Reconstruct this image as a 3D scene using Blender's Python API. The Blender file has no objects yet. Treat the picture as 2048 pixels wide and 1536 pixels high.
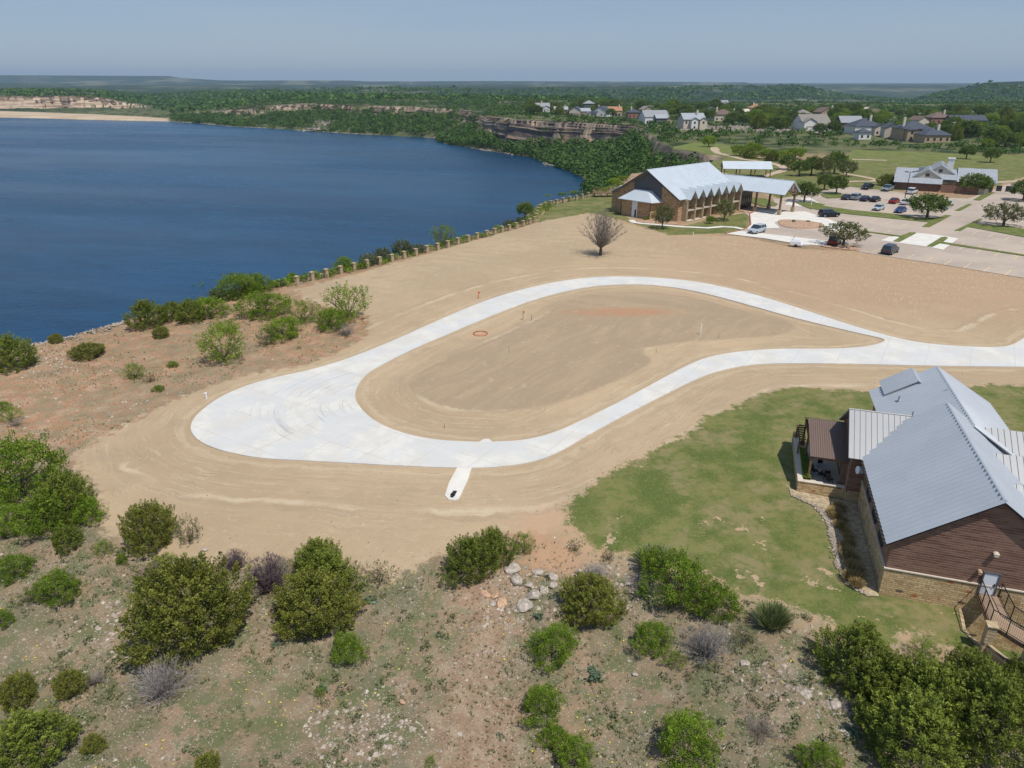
import bpy, math, random
import numpy as np
from mathutils import Vector, Matrix
from mathutils.geometry import delaunay_2d_cdt
rad = math.radians
# ------------------------------------------------------------------ camera, world, sun, exposure
H = 30.0
F = 1420.0
PITCH = math.atan(605 / F)
CP, SP = math.cos(PITCH), math.sin(PITCH)
scene = bpy.context.scene
COL = scene.collection
cd = bpy.data.cameras.new('camera'); cam = bpy.data.objects.new('camera', cd); COL.objects.link(cam)
cd.sensor_width = 36; cd.lens = F / 2048 * 36; cd.clip_start = 0.5; cd.clip_end = 40000
cam.location = (0, 0, H); cam.rotation_euler = (math.pi / 2 - PITCH, 0, 0)
scene.camera = cam
SUN = Vector((0.30, -0.40, 1.0)).normalized()
w = bpy.data.worlds.new('World'); scene.world = w; w.use_nodes = True
nt = w.node_tree; bg = nt.nodes['Background']
sky = nt.nodes.new('ShaderNodeTexSky'); sky.sky_type = 'NISHITA'; sky.sun_disc = False
sky.sun_elevation = math.asin(SUN.z); sky.sun_rotation = math.atan2(SUN.x, SUN.y)
sky.air_density = 1.0; sky.dust_density = 0.7; sky.ozone_density = 3.0; sky.altitude = 300
mxs = nt.nodes.new('ShaderNodeMix'); mxs.data_type = 'RGBA'; mxs.inputs[0].default_value = .66; mxs.inputs[7].default_value = (3.1, 4.45, 6.6, 1)   # thin high overcast
tcw = nt.nodes.new('ShaderNodeTexCoord'); mpw = nt.nodes.new('ShaderNodeMapping'); mpw.inputs['Scale'].default_value = (1.2, 1.2, 9); nzw = nt.nodes.new('ShaderNodeTexNoise'); nzw.inputs['Scale'].default_value = 1.6; nzw.inputs['Detail'].default_value = 6; nzw.inputs['Roughness'].default_value = .6
nt.links.new(tcw.outputs['Generated'], mpw.inputs[0]); nt.links.new(mpw.outputs[0], nzw.inputs['Vector']); sxw = nt.nodes.new('ShaderNodeSeparateXYZ'); nt.links.new(tcw.outputs['Generated'], sxw.inputs[0])
def mr(src, a, b, lo, hi):
    m_ = nt.nodes.new('ShaderNodeMapRange'); m_.inputs[1].default_value = a; m_.inputs[2].default_value = b; m_.inputs[3].default_value = lo; m_.inputs[4].default_value = hi; nt.links.new(src, m_.inputs[0]); return m_.outputs[0]
gw = nt.nodes.new('ShaderNodeMix'); gw.data_type = 'RGBA'; gw.inputs[6].default_value = (4.1, 5.3, 6.9, 1); gw.inputs[7].default_value = (2.5, 3.75, 6.0, 1); nt.links.new(mr(sxw.outputs[2], 0, .17, 0, 1), gw.inputs[0])
cw_ = nt.nodes.new('ShaderNodeMix'); cw_.data_type = 'RGBA'; cw_.inputs[7].default_value = (4.6, 5.5, 6.7, 1); nt.links.new(gw.outputs[2], cw_.inputs[6]); nt.links.new(mr(nzw.outputs[0], .42, .72, 0, .45), cw_.inputs[0]); nt.links.new(cw_.outputs[2], mxs.inputs[7])
nt.links.new(sky.outputs[0], mxs.inputs[6]); nt.links.new(mxs.outputs[2], bg.inputs[0]); bg.inputs[1].default_value = 0.09
sl = bpy.data.lights.new('sun', 'SUN'); sl.energy = 4.05; sl.angle = rad(0.6); sl.color = (1.0, 0.955, 0.89)
so = bpy.data.objects.new('sun', sl); COL.objects.link(so); so.rotation_euler = SUN.to_track_quat('Z', 'Y').to_euler()
scene.view_settings.view_transform = 'Standard'; scene.view_settings.look = 'None'
scene.view_settings.exposure = 0.0; scene.view_settings.gamma = 1
scene.cycles.max_bounces = 6; scene.cycles.diffuse_bounces = 2; scene.cycles.glossy_bounces = 2
scene.cycles.transmission_bounces = 2; scene.cycles.volume_bounces = 0; scene.cycles.transparent_max_bounces = 4
random.seed(7); RNG = np.random.default_rng(11)

# ------------------------------------------------------------------ picture <-> place
def pix(px, py, z=0.0):
    u = (px - 1024) / F; v = (768 - py) / F
    k = (z - H) / (-SP + v * CP)
    return (u * k, (CP + v * SP) * k)
def PX(pts, z=0.0): return [pix(a, b, z) for a, b in pts]
def atx(px, y, z=0.0): return (px - 1024) / F * (y * CP - (z - H) * SP)
def depth(x, y, z=0.0): return y * CP - (z - H) * SP
def proj_col(x, y, z): return 1024 + F * x / depth(x, y, z)
def zrow(y, py):
    v = (768 - py) / F
    return H + (v * y * CP - y * SP) / (CP + v * SP)

# ------------------------------------------------------------------ noise
def _hash(ix, iy, s):
    n = (ix.astype(np.int64) * 374761393 + iy.astype(np.int64) * 668265263 + s * 974711) & 0xffffffff
    n = ((n ^ (n >> 13)) * 1274126177) & 0xffffffff
    n = n ^ (n >> 16)
    return (n & 0xffffff) / float(0xffffff)
def vnoise(x, y, s=0):
    ix = np.floor(x); iy = np.floor(y); fx = x - ix; fy = y - iy
    fx = fx * fx * (3 - 2 * fx); fy = fy * fy * (3 - 2 * fy)
    a = _hash(ix, iy, s); b = _hash(ix + 1, iy, s); c = _hash(ix, iy + 1, s); d = _hash(ix + 1, iy + 1, s)
    return (a + (b - a) * fx) * (1 - fy) + (c + (d - c) * fx) * fy
def fbm(x, y, sc, o=3, s=0):
    r = 0; a = 1; t = 0
    for i in range(o):
        r = r + a * (vnoise(x / sc + 17.3 * i, y / sc - 9.1 * i, s + i) - 0.5); t += a; a *= 0.5; sc *= 0.5
    return r / t * 2
def sm(x, a, b):
    t = np.clip((x - a) / (b - a), 0, 1); return t * t * (3 - 2 * t)
def sdf(poly, x, y, lim=None):
    """signed distance, positive inside"""
    x = np.asarray(x, float); y = np.asarray(y, float)
    if lim is not None:
        P = np.array(poly); m = (x > P[:, 0].min() - lim) & (x < P[:, 0].max() + lim) & (y > P[:, 1].min() - lim) & (y < P[:, 1].max() + lim)
        out = np.full(x.shape, -float(lim))
        if m.any(): out[m] = np.maximum(sdf(poly, x[m], y[m]), -lim)
        return out
    d2 = np.full(x.shape, 1e18); ins = np.zeros(x.shape, bool); n = len(poly)
    for i in range(n):
        ax, ay = poly[i]; bx, by = poly[(i + 1) % n]
        ex, ey = bx - ax, by - ay; px, py = x - ax, y - ay
        t = np.clip((px * ex + py * ey) / (ex * ex + ey * ey + 1e-12), 0, 1)
        d2 = np.minimum(d2, (px - ex * t) ** 2 + (py - ey * t) ** 2)
        c = ((ay > y) != (by > y))
        if ay != by: ins ^= c & (x < (bx - ax) * (y - ay) / (by - ay) + ax)
    d = np.sqrt(d2)
    return np.where(ins, d, -d)
def smooth_closed(pts, it=2):
    for _ in range(it):
        o = []
        for i in range(len(pts)):
            a = pts[i]; b = pts[(i + 1) % len(pts)]
            o += [(a[0] * .75 + b[0] * .25, a[1] * .75 + b[1] * .25), (a[0] * .25 + b[0] * .75, a[1] * .25 + b[1] * .75)]
        pts = o
    return pts

# ------------------------------------------------------------------ outlines of the land
ZL = -26.0
near_edge = PX([(0, 692), (120, 668), (240, 637), (360, 603), (450, 582), (540, 562), (620, 545), (690, 530), (775, 510), (860, 490), (950, 465), (1040, 438), (1070, 415), (1085, 403), (1185, 383), (1230, 366)])
EDGE = [(-700, -40), (-400, 20), (-140, 62), (-92, 73)] + near_edge + [(42, 262), (72, 285), (92, 318)] + \
    PX([(1350, 296), (1322, 286), (1300, 268), (1275, 252), (1200, 247), (1100, 243), (1020, 239), (965, 229), (905, 217), (800, 214), (700, 212), (640, 209)]) + \
    [(atx(540, 1120, -3), 1120), (atx(470, 1170, -10), 1170), (atx(400, 1210, -15), 1210), (atx(345, 1270, -22), 1270), (atx(300, 1700, -18), 1700), (atx(240, 1640), 1640), (atx(150, 1610), 1610), (atx(60, 1600), 1600), (atx(0, 1605), 1605), (-1900, 1650), (-9000, 1800),
     (-40000, 2500), (-40000, 60000), (60000, 60000), (60000, -40)]
LAKE = [(-3000, -200), (-500, 60), (-150, 88), (-108, 92), (-80, 103), (-62, 128), (-40, 148), (-22, 170), (-6, 196), (4, 226), (16, 262), (30, 320), (46, 372)] + \
    PX([(1162, 384), (1176, 374), (1172, 360), (1140, 345), (1100, 331), (1062, 315), (1000, 305), (944, 297), (900, 290), (877, 285), (869, 276), (790, 272), (709, 268), (625, 263), (540, 257), (461, 253), (400, 247), (349, 244), (330, 242.5), (250, 241), (150, 238.5), (80, 236.5), (0, 235), (-200, 234)], ZL) + \
    [(-6000, 1300)]
BEACH = PX([(-300, 240), (0, 241), (340, 248), (336, 238), (240, 232), (120, 227), (0, 223), (-300, 221)], ZL)
PIT = PX([(1922, 1218), (1930, 1262), (1968, 1299), (2032, 1350), (2120, 1420), (2300, 1400), (2300, 1225), (2100, 1210), (1985, 1195)])
ROAD_OUT = PX([(2048, 735), (1900, 733.5), (1800, 731), (1700, 728.5), (1600, 727), (1530, 728), (1480, 733), (1440, 742), (1400, 755), (1340, 785), (1250, 832), (1180, 871), (1130, 901), (1090, 920), (1040, 932), (980, 938.5), (900, 938.5), (800, 934), (700, 928), (600, 922), (530, 918), (480, 910), (430, 897), (395, 880), (380, 860), (383, 840), (400, 820), (440, 790), (500, 765), (560, 750), (620, 738), (700, 715), (800, 675), (860, 648), (930, 618), (980, 598), (1040, 580), (1100, 566), (1160, 557), (1220, 553.5), (1280, 554), (1340, 558), (1400, 565), (1480, 582), (1560, 605), (1640, 632), (1720, 658), (1800, 680), (1860, 690), (1920, 694.5), (1985, 697), (2020, 694), (2042, 682), (2080, 655), (2150, 640), (2500, 640), (2500, 737)])
ROAD_IN = PX([(711, 800), (710, 785), (718, 765), (735, 745), (770, 725), (820, 700), (880, 675), (940, 650), (1000, 625), (1060, 602), (1120, 585), (1180, 573), (1240, 569), (1300, 570), (1360, 577), (1420, 590), (1500, 612), (1580, 635), (1660, 655), (1730, 671), (1766, 679), (1770, 684), (1755, 690), (1720, 696), (1660, 699), (1560, 698), (1480, 703), (1420, 713), (1380, 728), (1320, 760), (1240, 805), (1170, 840), (1110, 868), (1050, 884), (980, 887), (920, 886), (860, 881), (810, 870), (760, 850), (728, 826)])
ROAD_OUT = smooth_closed(ROAD_OUT, 2); ROAD_IN = smooth_closed(ROAD_IN, 2)
ISLE = smooth_closed(PX([(806, 770), (850, 740), (930, 705), (1010, 672), (1080, 640), (1120, 610), (1180, 590), (1280, 586), (1380, 596), (1480, 625), (1570, 645), (1600, 662), (1560, 676), (1440, 684), (1340, 690), (1275, 705), (1310, 725), (1280, 745), (1180, 790), (1110, 815), (1000, 832), (900, 825), (840, 800)]))
DIRT = PX([(588, 574), (610, 600), (735, 632), (738, 665), (700, 690), (620, 725), (540, 738), (480, 748), (400, 775), (330, 803), (250, 845), (180, 885), (140, 915), (165, 950), (195, 985), (200, 1060), (290, 1105), (400, 1120), (470, 1130), (600, 1100), (700, 1115), (760, 1150), (840, 1120), (880, 1100), (1000, 1065), (1080, 1060), (1150, 1050), (1200, 990), (1300, 930), (1400, 880), (1500, 820), (1600, 790), (2500, 800), (2500, 600), (2200, 570), (2048, 556), (1900, 531), (1800, 516), (1720, 502), (1600, 497), (1480, 471), (1340, 468), (1250, 447), (1220, 432), (1150, 425), (1080, 440), (1000, 462), (860, 503), (700, 546)])
LAWN = PX([(1120, 1010), (1240, 935), (1300, 905), (1380, 862), (1430, 830), (1490, 800), (1560, 775), (1740, 780), (2000, 770), (2500, 780), (2500, 1100), (2300, 1500), (2048, 1360), (1930, 1310), (1840, 1270), (1720, 1300), (1600, 1220), (1450, 1180), (1400, 1150), (1300, 1110), (1190, 1090), (1140, 1050)])
HLAWN = PX([(1075, 441), (1092, 408), (1190, 386), (1240, 385), (1260, 440), (1360, 455), (1430, 435), (1487, 427), (1500, 432), (1500, 458), (1450, 466), (1340, 470), (1290, 455), (1240, 440), (1180, 425)])
GOLF = PX([(1345, 294), (1390, 284), (1450, 288), (1520, 318), (1600, 330), (1680, 325), (1705, 301), (1800, 303), (1950, 307), (2150, 309), (2300, 360), (2060, 350), (1990, 372), (1880, 378), (1760, 381), (1680, 378), (1660, 400), (1560, 398), (1450, 345), (1345, 335), (1335, 312)])
YARD = PX([(1180, 238), (1290, 246), (1420, 262), (1560, 268), (1640, 264), (1720, 280), (1900, 300), (1900, 285), (1800, 255), (1640, 240), (1500, 245), (1400, 225), (1250, 225)])

LOT0 = PX([(1452, 467), (1492, 458), (1500, 436), (1500, 419), (1545, 398), (1640, 381), (1700, 374), (1870, 395), (2000, 372), (2250, 352), (2600, 420), (2600, 660), (2250, 592), (2048, 556), (1800, 516), (1600, 488), (1530, 476)])
def cols(px, tab): return np.interp(px, [a for a, b in tab], [b for a, b in tab])
def height(x, y, parts=False):
    x = np.asarray(x, float); y = np.asarray(y, float)
    px = 1024 + F * x / np.maximum(y * CP + H * SP, 5)
    f = sm(y, 250, 900)
    wob = fbm(x, y, 14, 2, 5) * (1.2 + 5 * f) + fbm(x, y, 90, 2, 9) * 10 * f
    dE = sdf(EDGE, x, y) + wob * sm(y, 40, 120)
    dS = sdf(LAKE, x, y)
    ydirt = fbm(x, y, 45, 2, 21) * 0.35 * sm(y, 40, 70)
    # plateau
    L = cols(px, [(-400, 5), (120, 4), (200, 0), (240, -9), (300, -20), (345, -22), (400, -15), (470, -10), (540, -3.5), (600, 0), (2400, 0)]) * sm(y, 620, 900) * (1 - sm(y, 2300, 3600))
    L = L + ydirt - 2.2 * sm(47 - y, 0, 20) * (1 - sm(x, 6, 17)) - 1.2 * sm(34 - y, 0, 12) * sm(x, 6, 17)
    L = L - 0.45 * sm(dE, 14, 0) * (y < 260)
    L = L + fbm(x, y, 60, 3, 31) * 2.0 * sm(y, 260, 420) * sm(dE, 0, 40) + fbm(x, y, 400, 3, 41) * 5 * sm(y, 700, 1500)
    isl = sdf(ISLE, x, y, 8)
    L = L + 0.35 * sm(isl, -2.2, 0.3)
    # valley behind the peninsula and the houses
    yb = cols(px, [(500, 1e6), (560, 1900), (860, 1500), (1300, 1150), (1800, 1060), (2100, 1150), (2400, 1200)])
    V = sm(y, yb, yb * 1.25) * (1 - sm(y, 9000, 12000))
    L = L * (1 - V) + (-32) * V
    def ridge(D, w0, tab, rough, s):
        top = cols(px, tab)
        v = (768 - top) / F
        zt = H + (v * y * CP - y * SP) / (CP + v * SP)
        dd = (y - (D - w0)) / w0 + fbm(x, y, D / 10, 3, s) * 0.28
        return zt + 0, np.clip(dd, 0, 1)
    for D, w0, tab, s in ((2750, 900, [(300, 190), (420, 182), (640, 178), (900, 175), (1150, 173), (1480, 171), (1585, 171), (1625, 177), (1690, 190), (1800, 200), (2500, 210)], 61),
                          (2350, 520, [(1700, 215), (1810, 207), (1860, 192), (1920, 180), (1965, 165), (2048, 162), (2400, 160)], 67),
                          (5200, 900, [(-900, 167), (0, 166), (500, 171), (640, 169.5), (900, 170), (1200, 168.5), (1500, 170), (2500, 172)], 71),
                          (8200, 700, [(-900, 163), (-60, 150), (40, 150.5), (340, 152), (365, 156), (430, 160), (460, 161), (700, 161), (740, 163), (975, 162), (1230, 163), (1490, 164.5), (1505, 168), (2500, 168)], 73)):
        zt, dd = ridge(D, w0, tab, 0, s)
        if D < 3000: zt = zt * 1.0
        prof = np.where(dd < 0.75, (dd / 0.75) ** 1.3 * 0.62, 0.62 + (dd - 0.75) / 0.25 * 0.38)
        base = np.where(L < -20, -32, L)
        cand = base + (zt - base) * prof
        hold = 1 - sm(y, D * 1.06, D * 1.25)
        L = np.where(zt > L - 40, np.maximum(L, L + (np.maximum(cand, L) - L) * hold), L)
    # slopes between rim and lake
    cf = cols(px, [(-400, .86), (230, .8), (300, .4), (345, .5), (500, .30), (900, .30), (960, .30), (1020, .52), (1200, .5), (1262, .3), (1290, .12), (2500, .12)])
    cf = np.where(y < 260, .75, cf)
    o = np.maximum(-dE, 0); q = np.maximum(-dS, 0.001)
    t = o / (o + q)
    cw = 2.0 + 5 * f
    stepn = fbm(x, y, 9 + 20 * f, 2, 77)
    face = np.clip(o / cw * (1 + 0.6 * stepn), 0, 1)
    face = np.floor(face * 3) / 3 + sm(face * 3 - np.floor(face * 3), .55, 1) / 3
    g = cf * face + (1 - cf) * t ** 0.85
    h = np.where(dE > 0, L, L * (1 - g) + (ZL - 0.0) * g)
    h = h + np.where((dE < -2) & (dS < -2), fbm(x, y, 12 + 16 * f, 3, 83) * (1.2 + 1.5 * f), 0)
    h = np.where(dS > -1.5, ZL - 0.05 - np.clip((dS + 1.5) * 0.12, -0.3, 6), h)
    bd = sdf(BEACH, x, y, 120)
    h = np.where(dS <= -1.5, h + (ZL + 0.8 + np.clip(bd, 0, 60) * .03 - h) * sm(bd, -12, 2), h)
    pit = sdf(PIT, x, y, 4)
    h = h - 2.4 * sm(pit, -0.05, 0.22)
    if parts: return h, dE, dS, bd, isl, px
    return h
def hz(x, y): return float(height(np.array([x]), np.array([y]))[0])
def gp(px, py):
    z = 0.0
    for _ in range(8):
        x, y = pix(px, py, z); z = 0.4 * z + 0.6 * hz(x, y)
    x, y = pix(px, py, z)
    return Vector((x, y, hz(x, y)))

# ------------------------------------------------------------------ mesh tools
def props(o, label=None, cat=None, group=None, kind=None):
    if label: o['label'] = label
    if cat: o['category'] = cat
    if group: o['group'] = group
    if kind: o['kind'] = kind
    return o
def raw_mesh(name, V, Fq, mats, attrs=None, smooth=False, midx=None):
    V = np.asarray(V, np.float32); Fq = np.asarray(Fq, np.int32)
    me = bpy.data.meshes.new(name); k = Fq.shape[1]
    me.vertices.add(len(V)); me.vertices.foreach_set('co', V.ravel())
    me.loops.add(Fq.size); me.loops.foreach_set('vertex_index', Fq.ravel())
    me.polygons.add(len(Fq)); me.polygons.foreach_set('loop_start', np.arange(0, Fq.size, k, dtype=np.int32))
    if smooth: me.polygons.foreach_set('use_smooth', np.ones(len(Fq), bool))
    else: me.polygons.foreach_set('use_smooth', np.zeros(len(Fq), bool))
    for m in mats: me.materials.append(m)
    if midx is not None: me.polygons.foreach_set('material_index', np.asarray(midx, np.int32))
    for n, a in (attrs or {}).items():
        at = me.attributes.new(n, 'FLOAT', 'POINT'); at.data.foreach_set('value', np.asarray(a, np.float32))
    me.update(calc_edges=True)
    return me
def link(name, me, parent=None, loc=None):
    o = bpy.data.objects.new(name, me); COL.objects.link(o)
    if parent: o.parent = parent
    if loc is not None: o.location = loc
    return o
def thing(name, label, cat, loc=(0, 0, 0), rz=0, group=None):
    o = bpy.data.objects.new(name, None); COL.objects.link(o); o.empty_display_size = .3
    o.location = loc; o.rotation_euler = (0, 0, rz)
    return props(o, label, cat, group)
class MB:
    def __init__(s): s.v = []; s.f = []; s.m = []
    def add(s, vs, fs, m=0):
        n = len(s.v); s.v += [tuple(v) for v in vs]; s.f += [tuple(i + n for i in f) for f in fs]; s.m += [m] * len(fs); return s
    def box(s, x0, x1, y0, y1, z0, z1, m=0):
        return s.add([(x0, y0, z0), (x1, y0, z0), (x1, y1, z0), (x0, y1, z0), (x0, y0, z1), (x1, y0, z1), (x1, y1, z1), (x0, y1, z1)],
                     [(0, 3, 2, 1), (4, 5, 6, 7), (0, 1, 5, 4), (1, 2, 6, 5), (2, 3, 7, 6), (3, 0, 4, 7)], m)
    def hexa(s, b, t, m=0):
        return s.add(list(b) + list(t), [(0, 3, 2, 1), (4, 5, 6, 7), (0, 1, 5, 4), (1, 2, 6, 5), (2, 3, 7, 6), (3, 0, 4, 7)], m)
    def poly(s, pts, m=0): return s.add(pts, [tuple(range(len(pts)))], m)
    def prism(s, pts, off, m=0):
        n = len(pts); off = Vector(off); a = [Vector(p) for p in pts]; b = [p + off for p in a]
        return s.add(a + b, [tuple(reversed(range(n))), tuple(range(n, 2 * n))] + [(i, (i + 1) % n, n + (i + 1) % n, n + i) for i in range(n)], m)
    def tube(s, a, b, r0, r1=None, n=6, m=0, cap=True):
        r1 = r0 if r1 is None else r1; a = Vector(a); b = Vector(b); d = (b - a)
        if d.length < 1e-6: return s
        d.normalize(); p = d.orthogonal().normalized(); q = d.cross(p)
        A = [a + (p * math.cos(2 * math.pi * i / n) + q * math.sin(2 * math.pi * i / n)) * r0 for i in range(n)]
        B = [b + (p * math.cos(2 * math.pi * i / n) + q * math.sin(2 * math.pi * i / n)) * r1 for i in range(n)]
        fs = [(i, (i + 1) % n, n + (i + 1) % n, n + i) for i in range(n)]
        if cap: fs += [tuple(reversed(range(n))), tuple(range(n, 2 * n))]
        return s.add(A + B, fs, m)
    def slope(s, e0, e1, r1, r0, th=0.08, rib=0, rh=0.035, rw=0.03, m=0):
        """roof plane: eave e0->e1, ridge r0->r1, with standing ribs running up the slope"""
        e0, e1, r1, r0 = map(Vector, (e0, e1, r1, r0)); n = (e1 - e0).cross(r0 - e0 if (r0 - e0).length > .01 else r1 - e0).normalized()
        if n.z < 0: n = -n
        lo = [p - n * th for p in (e0, e1, r1, r0)]; s.hexa(lo, [e0, e1, r1, r0], m)
        if rib:
            k = max(1, int((e1 - e0).length / rib))
            for i in range(k + 1):
                t = min(max((i + .0) / k, .004), .996); a = e0.lerp(e1, t); b = r0.lerp(r1, t); u = (e1 - e0).normalized() * rw / 2
                s.hexa([a - u + n * .001, a + u + n * .001, b + u + n * .001, b - u + n * .001], [a - u * .3 + n * rh, a + u * .3 + n * rh, b + u * .3 + n * rh, b - u * .3 + n * rh], m)
        return s
    def build(s, name, mats, parent=None, smooth=False, loc=None):
        me = bpy.data.meshes.new(name); me.from_pydata([tuple(v) for v in s.v], [], s.f)
        if not isinstance(mats, (list, tuple)): mats = [mats]
        for m in mats: me.materials.append(m)
        me.polygons.foreach_set('material_index', s.m)
        if smooth: me.polygons.foreach_set('use_smooth', [True] * len(s.f))
        me.update(); return link(name, me, parent, loc)
def copy_tree(o, parent=None):
    c = o.copy(); COL.objects.link(c); c.parent = parent
    for ch in [k for k in bpy.data.objects if k.parent == o]: copy_tree(ch, c)
    return c

# ------------------------------------------------------------------ materials
class NT:
    def __init__(s, name, rough=0.8, spec=0.3):
        s.m = bpy.data.materials.new(name); s.m.use_nodes = True; s.t = s.m.node_tree; s.b = s.t.nodes['Principled BSDF']
        s.b.inputs['Roughness'].default_value = rough; s.b.inputs['Specular IOR Level'].default_value = spec
    def n(s, k, **kw):
        o = s.t.nodes.new(k)
        for a, v in kw.items(): setattr(o, a, v)
        return o
    def l(s, a, b): s.t.links.new(a, b)
    def put(s, sock, v):
        if hasattr(v, 'is_output') or hasattr(v, 'links'): s.l(v, sock)
        else: sock.default_value = v
    def coord(s, scale=(1, 1, 1), rot=(0, 0, 0), obj=True):
        c = s.n('ShaderNodeTexCoord'); m = s.n('ShaderNodeMapping'); m.inputs['Scale'].default_value = scale; m.inputs['Rotation'].default_value = rot
        s.l(c.outputs['Object'], m.inputs[0]); return m.outputs[0]
    def coordT(s, ang, sx=1., sy=1.):
        c = s.n('ShaderNodeTexCoord'); m = s.n('ShaderNodeMapping', vector_type='TEXTURE'); m.inputs['Rotation'].default_value = (0, 0, ang); m.inputs['Scale'].default_value = (sx, sy, 1); s.l(c.outputs['Object'], m.inputs[0]); return m.outputs[0]
    def noise(s, sc, det=3, vec=None, rough=.55, dist=0):
        k = s.n('ShaderNodeTexNoise'); k.inputs['Scale'].default_value = sc; k.inputs['Detail'].default_value = det; k.inputs['Roughness'].default_value = rough; k.inputs['Distortion'].default_value = dist
        s.l(vec if vec is not None else s.coord(), k.inputs['Vector']); return k.outputs[0]
    def voro(s, sc, vec=None, out='Distance', feat='F1', rnd=1):
        k = s.n('ShaderNodeTexVoronoi', feature=feat); k.inputs['Scale'].default_value = sc; k.inputs['Randomness'].default_value = rnd
        s.l(vec if vec is not None else s.coord(), k.inputs['Vector']); return k.outputs[out]
    def ramp(s, v, a, b, lo=0., hi=1.):
        k = s.n('ShaderNodeMapRange', interpolation_type='SMOOTHSTEP'); s.put(k.inputs['Value'], v)
        k.inputs['From Min'].default_value = a; k.inputs['From Max'].default_value = b; k.inputs['To Min'].default_value = lo; k.inputs['To Max'].default_value = hi
        return k.outputs[0]
    def math(s, op, a, b=0.):
        k = s.n('ShaderNodeMath', operation=op); s.put(k.inputs[0], a); s.put(k.inputs[1], b); return k.outputs[0]
    def mix(s, f, a, b, mode='MIX'):
        k = s.n('ShaderNodeMix', data_type='RGBA', blend_type=mode); s.put(k.inputs[0], f)
        s.put(k.inputs[6], a if not isinstance(a, tuple) else (*a[:3], 1)); s.put(k.inputs[7], b if not isinstance(b, tuple) else (*b[:3], 1)); return k.outputs[2]
    def attr(s, n, out='Fac'): return s.n('ShaderNodeAttribute', attribute_name=n).outputs[out]
    def bump(s, h, st=.3, d=.05):
        k = s.n('ShaderNodeBump'); k.inputs['Strength'].default_value = st; k.inputs['Distance'].default_value = d; s.l(h, k.inputs['Height']); s.l(k.outputs[0], s.b.inputs['Normal']); return s
    def color(s, c): s.put(s.b.inputs['Base Color'], c if not isinstance(c, tuple) else (*c[:3], 1)); return s
def plain(name, c, rough=.7, var=.12, sc=3., metal=0, spec=.3, bump=0):
    k = NT(name, rough, spec); n = k.noise(sc, 4)
    d = tuple(x * (1 - var) for x in c); e = tuple(min(1, x * (1 + var)) for x in c)
    k.color(k.mix(k.ramp(n, .3, .7), d, e)); k.b.inputs['Metallic'].default_value = metal
    if bump: k.bump(n, bump, .02)
    return k.m

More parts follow.
